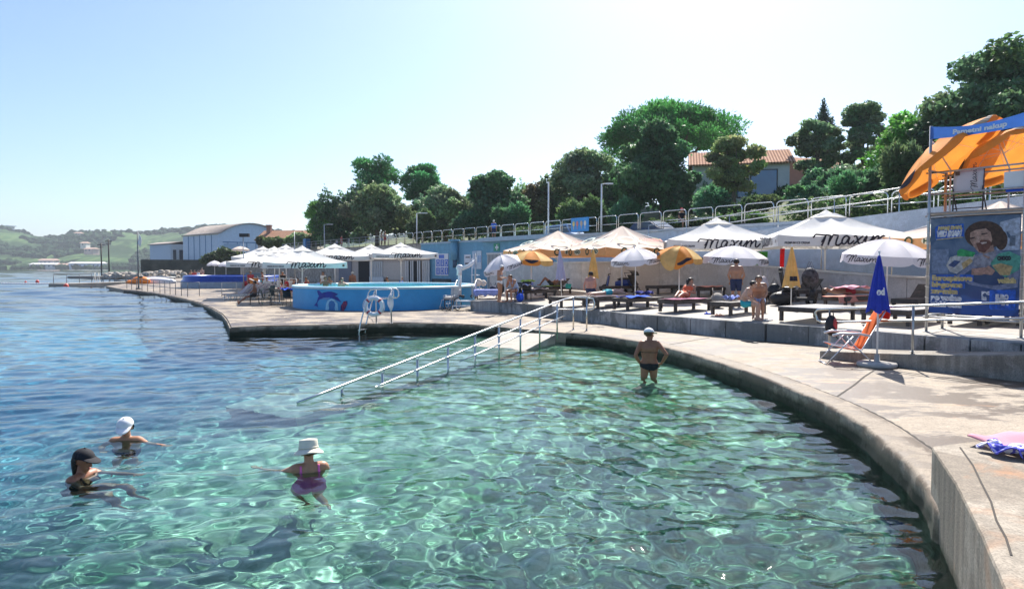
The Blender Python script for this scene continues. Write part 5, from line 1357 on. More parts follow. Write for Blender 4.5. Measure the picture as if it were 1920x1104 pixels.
pb = off(20.5, 10.3); bk = thing('bicycle', 'dark bicycle leaning by the blue grey wall behind the large white umbrella', 'bicycle', (pb.x - .2, pb.y, zt(20.5) - .11), math.atan2(EU.y, EU.x) + PI)
for x in (-.52, .52):
    mb = MB(); wheel(mb, (x, 0, .34), .32, (0, 1, 0), n=28, w=.045); w_ = mb.build('wheel', RUBBER, bk)
    mb = MB()
    for k in range(8): mb.tube([(x, 0, .34), (x + .30 * math.cos(k * PI / 4), 0, .34 + .30 * math.sin(k * PI / 4))], .004, 4)
    mb.build('spokes', ALU, w_)
BLP = M('blue bicycle paint', (.03, .08, .2), .35)
mb = MB(); A, B_, C_, D_ = (-.52, 0, .34), (-.08, 0, .30), (-.22, 0, .80), (.36, 0, .78)
for a, b in ((A, B_), (B_, C_), (A, C_), (C_, D_), (B_, D_)): mb.tube([a, b], .018, 6)
mb.tube([(.34, 0, .86), (.52, 0, .34)], .016, 6); mb.build('frame', BLP, bk)
mb = MB(); mb.ball((-.25, 0, .93), (.14, .06, .04), 10, 6); mb.tube([(-.22, 0, .8), (-.25, 0, .92)], .012, 6); mb.build('saddle', BLACK, bk)
mb = MB(); mb.tube([(.34, 0, .84), (.33, 0, 1.02)], .014, 6); mb.tube([(.25, -.28, 1.04), (.33, -.1, 1.03), (.33, .1, 1.03), (.25, .28, 1.04)], .013, 6); mb.build('handlebar', BLACK, bk)

# green cloth and red cloth hung on the path rail; rail of the path
pr_ = thing('path_railing', 'two bar steel railing of the falling path behind the sunbeds', 'railing')
for s in (8, 11, 14, 17, 20, 23.5):
    q = off(s, 11.2); mb = MB(); mb.tube([(q.x, q.y, zt(s) - .14), (q.x, q.y, 3.95 - .02 * s)], .022, 8); mb.build('post', STEEL, pr_)
for dz in (0, -.42):
    mb = MB(); mb.tube([tuple(off(s, 11.2) + Vector((0, 0, 3.95 - .02 * s + dz))) for s in (7, 10, 14, 18, 22, 24)], .024, 8); mb.build('rail', STEEL, pr_)
def hung(lab, px0, px1, py0, py1, d, mat, cat):
    Y = None
    for s in [i * .1 for i in range(0, 280)]:
        q = off(s, d)
        if q.x / q.y * F + CX >= px0: break
    A_ = q; a = DP(px0, py0, A_.y)
    for s2 in [s + i * .05 for i in range(0, 80)]:
        q2 = off(s2, d)
        if q2.x / q2.y * F + CX >= px1: break
    b = DP(px1, py0, q2.y); zb = DP(px0, py1, A_.y).z
    n_ = -EN
    mb = MB(); mb.grid(lambda u, v: tuple(Vector((a.x + (b.x - a.x) * u, a.y + (b.y - a.y) * u, a.z + (zb - a.z) * v)) + n_ * (.03 + .03 * math.sin(12 * u + 3 * v))), 16, 10)
    o = mb.build('towel', mat, None, fixn=False, solid=.01); return tag(o, lab, cat)
hung('bright green towel hanging on the path railing behind the standing man', 1418, 1440, 472, 503, 11.1, M('bright green terry', (.08, .42, .06), .9, .1, 5, trans=.3), 'towel')
hung('narrow red towel hanging beside the folded yellow umbrella', 1464, 1472, 466, 505, 11.1, M('bright red terry', (.75, .02, .03), .9, .1, 5, trans=.3), 'towel')
hung('mint green towel hanging off a sunbed beside the lilac umbrella', 1062, 1072, 532, 541, 4.5, M('mint terry', (.05, .45, .33), .9), 'towel')
# ================================================================= scaffold tower with its posters
TLp, TRp = Vector((10.1, 16.6, 0)), Vector((11.22, 15.0, 0)); te = (TRp - TLp).normalized(); tn = Vector((-te.y, te.x, 0)); 
if tn.y < 0: tn = -tn
TW_ = (TRp - TLp).length
def tp(u, d, z): p = TLp + te * (u * TW_) + tn * d; return Vector((p.x, p.y, z))
tower = thing('scaffold_tower', 'galvanised pipe scaffold tower carrying a poster, banner and platform', 'tower')
for u, d in ((0, 0), (1, 0), (0, .85), (1, .85)):
    mb = MB(); a = tp(u, d, 0); mb.tube([(a.x, a.y, tz(a.x, a.y) - .02), (a.x, a.y, 5.78 if d == 0 else 4.75)], .034, 10); mb.cyl((a.x, a.y, tz(a.x, a.y)), .08, .015, 12); mb.build('post', GALV, tower)
for z, ds in ((4.66, (0, .85)), (4.14, (0, .85)), (3.62, (0, .85)), (1.18, (0, .85)), (2.4, (.85,))):
    for d in ds:
        mb = MB(); mb.tube([tp(-.05, d + .04, z), tp(1.05, d + .04, z)], .022, 8); mb.build('crossbar', GALV, tower)
for u in (0, 1):
    for z in (4.66, 3.62, 2.4, 1.18):
        mb = MB(); mb.tube([tp(u, -.06, z + .05), tp(u, .92, z + .05)], .022, 8); mb.build('crossbar', GALV, tower)
mb = MB(); mb.tube([tp(0, .87, 1.2), tp(1, .87, 3.6)], .018, 8); mb.build('brace', GALV, tower)
mb = MB()
for k in range(7):
    a, b = tp(0.02, .09 + .2 * k, 3.69), tp(.98, .09 + .2 * k, 3.69); mb.beam(a, b, .185, .03)
mb.build('platform', GREYWOOD, tower)
# printed banner
NB = -tn
t = NT('printed banner blue'); tc = t.n('ShaderNodeTexCoord'); sx = t.n('ShaderNodeSeparateXYZ'); t.l(tc.outputs['Object'], sx.inputs[0])
n1 = t.noise(2.2, 4, .6, dist=.6)
mr = t.n('ShaderNodeMapRange'); mr.inputs[1].default_value = 1.5; mr.inputs[2].default_value = 2.6; t.l(sx.outputs['Z'], mr.inputs[0])
c = t.mix(mr.outputs[0], (.006, .032, .15), t.ramp(n1, [(.3, (.03, .07, .16)), (.6, (.11, .17, .26)), (.8, (.22, .28, .36))]))
tr = t.n('ShaderNodeBsdfTranslucent'); t.l(c, tr.inputs['Color']); mx = t.n('ShaderNodeMixShader'); mx.inputs[0].default_value = .3
t.l(t.pr(c, .35, spec=.5), mx.inputs[1]); t.l(tr.outputs[0], mx.inputs[2]); POSTM = t.fin(mx.outputs[0])
po = thing('poster', 'large blue shop poster of a bearded man holding groceries, tied to the tower', 'poster')
ZB, ZT = 1.30, 3.56
def pq(x, y, lift=0.0):      # x 0..1 from the left, y 0..1 from the bottom, bulging a little like cloth
    bul = .035 * math.sin(PI * x) * math.sin(PI * y)
    p = tp(.035 + .945 * x, -.05, ZB + (ZT - ZB) * y + .02 * math.sin(PI * x) * (y - .5)); return p + NB * (bul + lift)
mb = MB(); mb.grid(lambda u, v: tuple(pq(u, v)), 20, 20); mb.build('sheet', POSTM, po, fixn=False)
def Z(x, y): return ((x - 115) / 950.0, (1030 - y) / 940.0)
def P_(name, pts, m, lift):
    from mathutils.geometry import tessellate_polygon
    c = [Z(*p) for p in pts]; mb = MB(); vs = [tuple(pq(x, y, lift)) for x, y in c]
    tri = tessellate_polygon([[Vector((x, y, 0)) for x, y in c]]); mb.add(vs, [tuple(t_) for t_ in tri]); return mb.build(name, m, po, fixn=False)
def ell(cx, cy, rx, ry, a0=0, a1=360, n=20, rot=0):
    out = []
    for i in range(n + 1):
        a = R(a0 + (a1 - a0) * i / n); x, y = rx * math.cos(a), ry * math.sin(a); c, s = math.cos(R(rot)), math.sin(R(rot)); out.append((cx + x * c - y * s, cy + x * s + y * c))
    return out[:-1] if a1 - a0 == 360 else out
PI_ = lambda n, c, r=.55: M('print ' + n, c, r, .42, 13, trans=.25)
P_('print', [(135, 400), (330, 400), (330, 640), (140, 640)], PI_('hazy street', (.20, .26, .38)), .004)
P_('print', [(860, 160), (1055, 120), (1055, 420), (830, 420)], PI_('pale house', (.42, .48, .58)), .004)
P_('print', [(960, 290), (1015, 285), (1015, 380), (960, 385)], PI_('house window', (.16, .20, .26)), .006)
P_('print', [(420, 660), (560, 560), (600, 470), (700, 430), (830, 410), (960, 470), (1060, 600), (1050, 760), (860, 790), (560, 740)], PI_('denim sleeves', (.22, .25, .36)), .007)
P_('print', ell(705, 275, 205, 132, rot=4), PI_('brown hair', (.085, .05, .035)), .010)
P_('print', ell(880, 330, 60, 90), PI_('brown hair', (.085, .05, .035)), .009)
P_('print', [(560, 250), (620, 225), (720, 215), (770, 250), (790, 320), (770, 390), (720, 450), (660, 440), (600, 380), (560, 320)], PI_('face', (.46, .29, .22)), .013)
P_('print', [(700, 400), (800, 370), (820, 440), (760, 500), (700, 470)], PI_('neck', (.36, .22, .17)), .012)
P_('print', [(625, 350), (680, 320), (760, 325), (785, 350), (765, 400), (720, 440), (660, 430)], PI_('beard', (.17, .07, .05)), .015)
P_('print', [(668, 345), (735, 340), (735, 352), (690, 362)], PI_('teeth', (.6, .5, .45)), .017)
P_('print', [(560, 300), (610, 290), (612, 302), (565, 312)], PI_('brow', (.06, .035, .03)), .017); P_('print', [(675, 262), (740, 255), (742, 266), (680, 276)], PI_('brow', (.06, .035, .03)), .017)
P_('print', [(625, 290), (660, 285), (665, 345), (630, 350)], PI_('nose', (.55, .37, .29)), .017)
P_('print', [(610, 480), (760, 440), (830, 420), (840, 520), (740, 580), (610, 570)], PI_('grey shirt', (.30, .30, .35)), .013)
P_('print', [(310, 560), (350, 480), (520, 440), (620, 460), (590, 540), (430, 640), (350, 620)], PI_('white bag', (.50, .50, .48)), .016)
P_('print', [(430, 420), (470, 400), (625, 440), (600, 480), (430, 470)], PI_('green bag', (.04, .36, .12)), .019)
P_('print', [(480, 540), (570, 490), (600, 520), (500, 600)], PI_('biscuits', (.50, .36, .17)), .019); P_('print', [(330, 560), (400, 510), (470, 520), (400, 580)], PI_('dark label', (.05, .08, .2)), .019)
P_('print', [(780, 540), (860, 450), (960, 430), (1075, 480), (1060, 600), (930, 670), (830, 610)], PI_('teal bag', (.10, .36, .27)), .016)
P_('print', [(800, 560), (880, 540), (1000, 570), (970, 650), (880, 650)], PI_('biscuits', (.50, .36, .17)), .019)
P_('print', [(590, 590), (760, 575), (790, 610), (700, 650), (590, 650)], PI_('hand', (.44, .26, .20)), .021); P_('print', [(760, 560), (830, 610), (800, 650), (690, 640)], PI_('hand', (.44, .26, .20)), .020)
PB = PI_('label blue', (.03, .13, .55)); GOLD = PI_('gold letters', (.62, .50, .22)); WL = PI_('white letters', (.75, .76, .80))
P_('label_box', [(168, 185), (200, 165), (485, 160), (495, 285), (180, 310)], PB, .012)
P_('print', [(190, 300), (480, 285), (480, 293), (190, 308)], GOLD, .015)
for x0, y0, x1 in ((140, 690, 610), (140, 755, 520), (140, 820, 455)): P_('label_box', [(x0, y0 - 40), (x1, y0 - 44), (x1, y0 + 26), (x0, y0 + 26)], PB, .010)
def pt_text(s, x, y, size, m, w, shear=0.0, bold=.012, lift=.02):
    o = pq(*Z(x, y)); me = text_mesh(s, size, bold, shear); xs = [v.co.x for v in me.vertices]; k = w / 950.0 / max(xs)
    zx, zy = Z(x, y)
    for v in me.vertices: v.co = pq(zx + v.co.x * k, zy + v.co.y / (ZT - ZB), lift)
    return link('lettering', me, m, po)
pt_text('MANJ DAM,', 205, 208, .10, GOLD, 270, .1); pt_text('VEČ IMAM', 190, 275, .17, WL, 285, .2, .018)
pt_text('Eurospinove', 148, 706, .165, GOLD, 455); pt_text('blagovne', 148, 770, .165, GOLD, 350); pt_text('znamke', 148, 835, .165, GOLD, 300)
pt_text('po vedno', 145, 900, .165, WL, 345, bold=.018); pt_text('nizki ceni', 145, 963, .165, WL, 345, bold=.018)
pt_text('velikih', 860, 720, .15, GOLD, 175); pt_text('ponudba', 700, 832, .13, WL, 330); pt_text('in', 700, 884, .13, WL, 50)
pt_text('CHOCO', 850, 510, .11, INK, 130, -.1, lift=.024)
P_('logo_box', [(785, 790), (1030, 785), (1036, 800), (1034, 960), (1020, 972), (790, 972), (778, 955), (778, 800)], PB, .024)
pt_text('EURO', 840, 872, .14, WL, 130, bold=.014, lift=.03); pt_text('SPIN', 840, 925, .14, WL, 130, bold=.014, lift=.03)
mb = MB()
for i in range(9):
    z = ZB + .1 + (ZT - ZB - .2) * i / 8
    mb.tube([pq(0, i / 8 * .94 + .03, .004), tp(-.02, -.03, z + .01)], .006, 4); mb.tube([pq(1, i / 8 * .94 + .03, .004), tp(1.02, -.03, z + .01)], .006, 4)
mb.build('cord', CREAM, po)
mb = MB(); mb.tube([pq(x / 10, 1.0, .01) for x in range(11)], .012, 6); mb.build('hem', BLACK, po)
# top strip
ts_ = thing('banner', 'blue strip banner with white lettering across the top of the tower', 'banner')
def bq(x, y, l=0): p = tp(x, -.05, 5.46 + .30 * y - .12 * math.sin(PI * x) * (.3 + .7 * y)); return p + NB * (l + .03 * math.sin(PI * x))
mb = MB(); mb.grid(lambda u, v: tuple(bq(u, v)), 20, 4); mb.build('sheet', M('bright banner blue', (.05, .16, .52), .5, .1, 4, trans=.3), ts_, fixn=False)
me = text_mesh('Pametni nakup', .2, .010); xs = max(v.co.x for v in me.vertices)
for v in me.vertices: v.co = bq(.26 + v.co.x / xs * .56, .28 + v.co.y / .32, .008)
link('lettering', me, WHITEP, ts_)
# orange umbrellas on the platform
b = tp(.02, 1.0, 3.71); beach_umbrella('left orange umbrella on the tower platform, leaning out to the left', tuple(b), 5.62, 1.38, ORANGE, alt=AMBER if False else ORANGE, tilt=(R(-28), R(-30)), text=False, patch=True, vh=.18, drop=.46, group='orange umbrellas on the tower', rz=R(20))
b = tp(.62, 1.25, 3.71); beach_umbrella('right orange umbrella on the tower platform, its underside lit by the sun', tuple(b), 5.55, 1.12, ORANGE, tilt=(R(-30), R(-10)), text=False, patch=True, vh=.18, drop=.46, group='orange umbrellas on the tower', rz=R(10))
# chairs leaning on the platform rail
def deck_chair(lab, u, word=True, w=.62, zc=3.71):
    T = thing('folded_chair', lab, 'folding chair', tuple(tp(u, .12, zc)), math.atan2(te.y, te.x))
    mb = MB()
    for x in (-w / 2, w / 2): mb.tube([(x, 0, .0), (x, .05, .98)], .016, 6); mb.tube([(x, .22, .0), (x, -.02, .5), (x, .02, .62)], .014, 6)
    for z in (.06, .30): mb.tube([(-w / 2, .02, z), (w / 2, .02, z)], .013, 6)
    mb.build('frame', M('dark chair frame', (.08, .06, .06), .5), T)
    mb = MB(); mb.grid(lambda u_, v: (-w / 2 + w * u_, .0 + .045 * v - .03 * math.sin(PI * v), .42 + .52 * v), 6, 8); sl = mb.build('backrest', M('white sling', (.74, .70, .72), .7, .04, 3, trans=.25), T, fixn=False, solid=.006)
    if word:
        script_word((w * .30, -.045, .50), (0, 0, 1), (-1, 0, 0), .075, T, lift=-.0)
        mb = MB(); mb.box((-w * .36, -.012, .88), (.09, .01, .09)); mb.build('emblem', M('brown print', (.12, .06, .04), .7), T)
deck_chair('white backed folding chair with script lettering on the tower platform', .40)
mb = MB(); wq = thing('white_board', 'plain white board hung on the right end of the platform rail', 'board', tuple(tp(.88, .10, 4.12)), math.atan2(te.y, te.x))
mb.box((0, 0, .22), (.42, .03, .36)); mb.build('panel', WHITEP, wq, bevel=.03); mb = MB(); mb.box((0, .02, .0), (.34, .03, .1)); mb.build('blue_edge', TB, wq)
# ================================================================= round pool
PX, PY, PR = -6.88, 37.3, 4.87
pool = thing('round_pool', 'bright blue raised round pool with a painted dolphin on its side', 'pool', (PX, PY, .3))
t = NT('pool paint'); n1 = t.noise(1.2, 5, .6); n2 = t.noise(14, 3, .6)
c = t.ramp(n1, [(.3, (.028, .28, .58)), (.7, (.045, .36, .70))]); c = t.mix(t.ramp(n2, [(.55, (0, 0, 0)), (.75, (.35, .35, .35))]), c, (.02, .16, .36)); POOLP = t.fin(t.pr(c, .5, spec=.4))
WP = lambda n, c: M('mural ' + n, c, .55, .25, 4)
mb = MB(); mb.lathe((0, 0, 0), [(PR, 0), (PR, 1.02)], 96); mb.build('wall', POOLP, pool, fixn=False)
mb = MB(); mb.lathe((0, 0, 0), [(PR, 1.02), (PR + .05, 1.03), (PR + .06, 1.10), (PR + .02, 1.14), (PR - .30, 1.14), (PR - .34, 1.10), (PR - .34, .2)], 96); mb.build('rim', M('pale pool rim', (.50, .72, .82), .45, .06, 3), pool, fixn=False)
mb = MB(); mb.cyl((0, 0, .02), PR - .34, .03, 64); mb.build('basin_floor', M('pool floor', (.25, .62, .66), .6, .1, 2), pool)
t = NT('pool water'); nz = t.noise(5, 3, .6); g = t.n('ShaderNodeBsdfGlass'); g.inputs['IOR'].default_value = 1.33; g.inputs['Color'].default_value = (.55, .95, .92, 1); t.l(t.bump(nz, .5, .04), g.inputs['Normal'])
trn = t.n('ShaderNodeBsdfTransparent'); trn.inputs['Color'].default_value = (.55, .95, .92, 1); mx = t.n('ShaderNodeMixShader'); mx.inputs[0].default_value = .55; t.l(g.outputs[0], mx.inputs[1]); t.l(trn.outputs[0], mx.inputs[2])
mb = MB(); mb.lathe((0, 0, 0), [(0.001, 1.04), (PR - .34, 1.04)], 64); mb.build('pool_water', t.fin(mx.outputs[0]), pool, fixn=False)
# mural: drawn on the cylinder in (px, py) of the wall as it stands, developed along the arc
def wallpt(a, z, l): return ((PR + l) * math.cos(a), (PR + l) * math.sin(a), z)
def pxa(px):       # wall angle seen at that column
    tx = (px - CX) / F; lo_, hi_ = R(-180), R(-60)
    for _ in range(50):
        m_ = (lo_ + hi_) / 2; x, y = PX + PR * math.cos(m_), PY + PR * math.sin(m_)
        if x / y < tx: lo_ = m_
        else: hi_ = m_
    return lo_
def mural(pts, m, lift):
    from mathutils.geometry import tessellate_polygon
    c = []
    for x, y in pts:
        a = pxa(540 + x / 6.9); yy = PY + PR * math.sin(a); z = CAMZ - (440 + y / 6.9 - 500) / F * yy - .3; c.append((a, z))
    tri = tessellate_polygon([[Vector((a * PR, z, 0)) for a, z in c]]); mb = MB(); mb.add([wallpt(a, z, lift) for a, z in c], [tuple(q) for q in tri]); return mb.build('mural', m, pool, fixn=False)
def taper(cl, m, l, pts=None):
    pts = []
    for (x0, y0, w0), (x1, y1, w1) in zip(cl, cl[1:]): pts += [(x0, y0 - w0), (x1, y1 - w1), (x1, y1 + w1), (x0, y0 + w0)]
    mb = MB(); vs = []
    for x, y in pts:
        a = pxa(540 + x / 6.9); yy = PY + PR * math.sin(a); vs.append(wallpt(a, CAMZ - (440 + y / 6.9 - 500) / F * yy - .3, l))
    mb.add(vs, [(4 * i, 4 * i + 1, 4 * i + 2, 4 * i + 3) for i in range(len(vs) // 4)]); mb.build('mural', m, pool, fixn=False)
DB = WP('dolphin blue', (.010, .035, .30))
taper([(352, 900, 3), (372, 880, 14), (385, 840, 24), (410, 805, 32), (455, 790, 42), (510, 785, 50), (555, 776, 42), (600, 772, 26), (642, 770, 6)], DB, .006)
mural([(333, 920), (352, 892), (380, 895), (384, 938), (362, 922)], DB, .007)
mural([(392, 785), (374, 722), (402, 720), (435, 752), (470, 765), (440, 790)], DB, .007)
taper([(540, 800, 12), (590, 808, 22), (640, 830, 24), (682, 868, 6)], DB, .007)
taper([(420, 835, 4), (460, 828, 12), (510, 826, 14), (540, 815, 5)], WP('belly blue', (.10, .26, .55)), .010)
mural([(480, 1000), (490, 900), (510, 850), (560, 828), (600, 838), (640, 890), (650, 1000), (615, 1000), (600, 950), (612, 900), (590, 860), (560, 850), (535, 862), (522, 900), (530, 950), (512, 1000)], WP('arch pale', (.28, .58, .75)), .012)
mural([(522, 1000), (530, 950), (522, 900), (535, 862), (560, 850), (590, 860), (612, 900), (600, 950), (610, 1000)], WP('arch inside', (.03, .18, .45)), .009)
mural([(672, 1000), (680, 920), (720, 860), (765, 855), (770, 890), (740, 960), (700, 1000)], WP('coral dark', (.05, .03, .14)), .006)
for q in ((690, 900, 720, 980), (712, 870, 735, 940), (735, 862, 758, 920)): mural([(q[0], q[1]), (q[0] + 10, q[1]), (q[2], q[3]), (q[2] - 10, q[3])], WP('coral red', (.42, .03, .06)), .010)

# ================================================================= second pool, far left
P2 = thing('far_pool', 'dark blue rimmed grey round pool beyond the first', 'pool', (-28.8, 70.5, .3))
mb = MB(); mb.lathe((0, 0, 0), [(4.9, 0), (4.9, .62)], 64); mb.build('wall', M('grey blue render', (.26, .33, .42), .7, .12, 3), P2, fixn=False)
mb = MB(); mb.lathe((0, 0, 0), [(4.9, .62), (4.85, .72), (4.72, .80), (4.72, 1.12), (4.55, 1.22), (4.2, 1.22), (4.2, .8)], 64); mb.build('rim', M('deep blue tiles', (.01, .05, .30), .3, .3, 6), P2, fixn=False)
mb = MB(); mb.lathe((0, 0, 0), [(.001, 1.12), (4.25, 1.12)], 48); mb.build('pool_water', M('pool water surface', (.10, .45, .62), .08, .1, 2), P2, fixn=False)
mb = MB(); mb.box((3.7, -4.0, .75), (1.5, .5, 1.5), R(40)); mb.build('stair_block', M('blue grey block', (.13, .20, .30), .6, .15, 3), P2)

# ================================================================= ladder with lifebuoy
a_, b_ = G(678, 613, .3), G(701, 602, .3); ld_ = thing('pool_ladder', 'steel ladder rail on the quay edge leading into the sea', 'ladder')
for q0, q1 in ((G(680, 606), G(703, 600)), (G(684, 609), G(725, 601))):
    pass
e0 = G(682, 607, .3); zt_ = 1.55; lx = Vector((.95, .12, 0))
for k, sx in enumerate((0, .62)):
    o_ = Vector((e0.x - .05 + sx * .16, e0.y + sx * .9 - .35, 0)); mb = MB()
    mb.tube([o_ + Vector((-.12, -.15, -.75)), o_ + Vector((0, 0, .3)), o_ + Vector((.24, .3, zt_ - .12)), o_ + Vector((.30, .34, zt_)), o_ + Vector((.42, .36, zt_ + .03)), o_ + Vector((1.05, .42, zt_ + .03)), o_ + Vector((1.14, .42, zt_ - .06)), o_ + Vector((1.14, .42, zt_ - .25)), o_ + Vector((1.05, .42, zt_ - .32)), o_ + Vector((.25, .34, zt_ - .32))], .028, 8)
    mb.build('side_rail', STEEL, ld_)
for sx in (.42, .98):
    mb = MB(); mb.tube([(e0.x + sx, e0.y + .22, .28), (e0.x + sx, e0.y + .18, zt_ - (.0 if sx < .9 else .02))], .024, 8); mb.cyl((e0.x + sx, e0.y + .22, .3), .06, .012, 12); mb.build('post', GALV, ld_)
for k in range(3):
    o_ = Vector((e0.x - .08 - .03 * k, e0.y - .4, .1 - .25 * k)); mb = MB(); mb.beam(o_, o_ + Vector((.12, .58, 0)), .10, .03); mb.build('tread', GALV, ld_)
lb = thing('lifebuoy', 'white lifebuoy ring with red bands hanging on the ladder rail', 'lifebuoy', (e0.x + .40, e0.y - .10, .95), 0)
WHB = M('white buoy foam', (.74, .74, .78), .6, .06, 5); REDB = M('buoy red band', (.45, .07, .10), .6)
mb = MB(); mb.tube([(.30 * math.cos(2 * PI * k / 32), 0, .30 * math.sin(2 * PI * k / 32)) for k in range(32)], .075, 12, closed=True); mb.build('ring', WHB, lb)
for k in range(4):
    a = PI / 4 + k * PI / 2; mb = MB(); mb.tube([(.30 * math.cos(a + d), 0, .30 * math.sin(a + d)) for d in (-.12, 0, .12)], .079, 12); mb.build('band', REDB, lb)
mb = MB(); mb.tube([(.40 * math.cos(2 * PI * k / 24), -.02 - .03 * math.sin(6 * PI * k / 24), .40 * math.sin(2 * PI * k / 24)) for k in range(24)], .009, 5, closed=True); mb.build('grab_line', CREAM, lb)
mb = MB()
for k in range(14):
    ph = k * .45; mb.tube([(e0.x + .98 + .11 * math.sin(ph) * math.sin(PI * i / 8), e0.y + .05 + .04 * math.cos(ph), 1.40 - .72 * i / 8 * (1 - .02 * k) - .03 * math.sin(i + k)) for i in range(9)], .011, 5)
o = mb.build('rope_coil', WHB, None); tag(o, 'white rope coil hanging from the ladder rail beside the lifebuoy', 'rope')

# ================================================================= pool lift, wheelchair, steps
p = GT(862, 556); p = Vector((px_at(862, 36.0), 31.9 + 1.5, .8))
p = Vector((px_at(862, 34.5), 34.5, .82)); lf = thing('pool_lift', 'white crane arm pool lift on wheels at the rim of the round pool', 'pool lift', tuple(p))
mb = MB(); mb.tube([(0, 0, .1), (0, 0, 1.35)], .085, 12); mb.build('column', WHITEP, lf)
mb = MB(); mb.tube([(-.02, 0, 1.15), (-.02, 0, 1.62)], .13, 14); mb.ball((0, 0, 1.52), (.19, .15, .17), 12, 8); mb.build('motor_housing', WHITEP, lf)
mb = MB(); mb.tube([(0, 0, 1.45), (.45, 0, 1.62), (.80, -.03, 1.88)], [.12, .10, .08], 10); mb.tube([(.80, -.03, 1.70), (.80, -.03, 2.05)], .045, 8); mb.build('arm', WHITEP, lf)
mb = MB(); mb.box((0, 0, .1), (.4, .3, .08)); 
for x in (-.16, .16): wheel(mb, (x, 0, .07), .06, (0, 1, 0), w=.05)
mb.build('wheeled_base', BLACK, lf)
t2 = thing('lifting_trolley', 'steel trolley on castors with pale packages behind the pool lift', 'trolley', (px_at(896, 34.5), 34.5, .83))
mb = MB()
for x in (-.3, .1): mb.tube([(x, 0, .06), (x, 0, 2.0 if x < 0 else .9)], .022, 8)
mb.tube([(-.3, 0, .45), (.3, 0, .45)], .02, 8); mb.tube([(-.35, 0, 1.15), (.1, 0, 1.15)], .016, 6); mb.build('frame', ALU, t2)
mb = MB(); wheel(mb, (-.3, 0, .07), .06, (0, 1, 0)); wheel(mb, (.25, -.1, .28), .24, (0, 1, .2), w=.03); mb.build('wheel', RUBBER, t2)
mb = MB(); mb.ball((0, 0, .78), (.22, .18, .2), 12, 8); mb.ball((.28, .05, .74), (.16, .14, .16), 10, 8); mb.build('package', M('cream package', (.62, .55, .45), .8, .15), t2)

p = G(846, 581, .3); wc = thing('wheelchair', 'wheelchair with pale back cushion parked against the round pool', 'wheelchair', tuple(p), R(-35))
for s in (-1, 1):
    mb = MB(); wheel(mb, (s * .29, .12, .30), .29, (1, 0, 0), n=28, w=.035); mb.build('wheel', RUBBER, wc)
    mb = MB(); wheel(mb, (s * .29, .12, .30), .25, (1, 0, 0), n=28, w=.015)
    for k in range(6): mb.tube([(s * .29, .12, .30), (s * .29, .12 + .25 * math.cos(k * PI / 3), .30 + .25 * math.sin(k * PI / 3))], .005, 4)
    mb.build('hand_rim', ALU, wc)
    mb = MB(); wheel(mb, (s * .24, -.38, .09), .08, (1, 0, 0), w=.03); mb.build('castor', RUBBER, wc)
    mb = MB(); mb.tube([(s * .25, -.55, .12), (s * .25, -.40, .50), (s * .25, .25, .50), (s * .25, .30, .95), (s * .25, .42, .98)], .014, 6); mb.tube([(s * .25, -.30, .50), (s * .25, -.28, .70), (s * .25, .25, .72)], .014, 6); mb.build('frame', ALU, wc)
    mb = MB(); mb.box((s * .15, -.60, .10), (.14, .20, .02)); mb.build('footrest', BLACK, wc)
mb = MB(); mb.box((0, -.05, .51), (.46, .44, .05)); mb.build('seat', BLACK, wc, bevel=.015)
mb = MB(); mb.box((0, .28, .84), (.46, .06, .60), q=Quaternion((1, 0, 0), R(-10))); mb.build('backrest', M('cream cushion', (.62, .57, .50), .85, .1), wc, bevel=.025)
mb = MB(); mb.box((0, -.12, .60), (.44, .30, .14), q=Quaternion((1, 0, 0), R(8))); mb.build('cushion', M('cream cushion', (.62, .57, .50), .85, .1), wc, bevel=.03)

p = G(868, 582, .3); stp = thing('access_steps', 'aluminium steps with thin handrails at the left end of the terrace wall', 'steps', tuple(p), R(-8))
for k, (y, z) in enumerate(((0, .22), (.36, .44))):
    mb = MB(); mb.box((0, y, z), (1.0 - .1 * k, .36, .05)); mb.build('tread', ALU, stp, bevel=.008)
for x in (-.48, .48):
    mb = MB(); mb.beam((x, -.15, 0), (x, -.15, .2), .04, .04); mb.beam((x * .9, .5, 0), (x * .9, .5, .42), .04, .04); mb.build('leg', ALU, stp)
    mb = MB(); mb.tube([(x, .05, .2), (x, .05, 1.0), (x, .9, 1.45), (x, .9, .6)], .016, 8); mb.build('handrail', GALV, stp)

# ================================================================= kiosk built into the wall
def RS(px, d=0.0):
    lo_, hi_ = -40.0, 104.0
    for _ in range(50):
        m_ = (lo_ + hi_) / 2; q = RL(m_, d)
        if q.x / q.y > (px - CX) / F: lo_ = m_
        else: hi_ = m_
    return lo_
def wall_rect(mb, px0, px1, z0, z1, d, th=.06):
    a, b = RL(RS(px0, d), d, 0), RL(RS(px1, d), d, 0)
    vs = [(p.x - EN.x * o, p.y - EN.y * o, z) for p in (a, b) for o in (0, th) for z in (z0, z1)]
    mb.add(vs, [(0, 1, 5, 4), (2, 6, 7, 3), (0, 2, 3, 1), (4, 5, 7, 6), (1, 3, 7, 5), (0, 4, 6, 2)])
ki = thing('kiosk', 'pool kiosk of beige and white slatted fronts with a dark doorway under the promenade', 'kiosk')
def kb(name, px0, px1, z0, z1, d, m, th=.06): mb = MB(); wall_rect(mb, px0, px1, z0, z1, d, th); return mb.build(name, m, ki)
kb('front_wall', 628, 806, .3, 3.3, -.12, M('kiosk beige', (.45, .38, .33), .8, .1, 2))
kb('fascia', 625, 812, 3.3, 3.75, -.30, M('kiosk fascia', (.42, .42, .45), .7, .1, 2), .3)
kb('grey_panel', 636, 660, .3, 3.2, -.22, M('kiosk grey', (.16, .17, .21), .7, .15, 2))
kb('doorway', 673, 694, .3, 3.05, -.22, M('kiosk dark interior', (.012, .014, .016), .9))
kb('doorway', 766, 790, .3, 3.0, -.22, M('kiosk dark interior', (.012, .014, .016), .9))
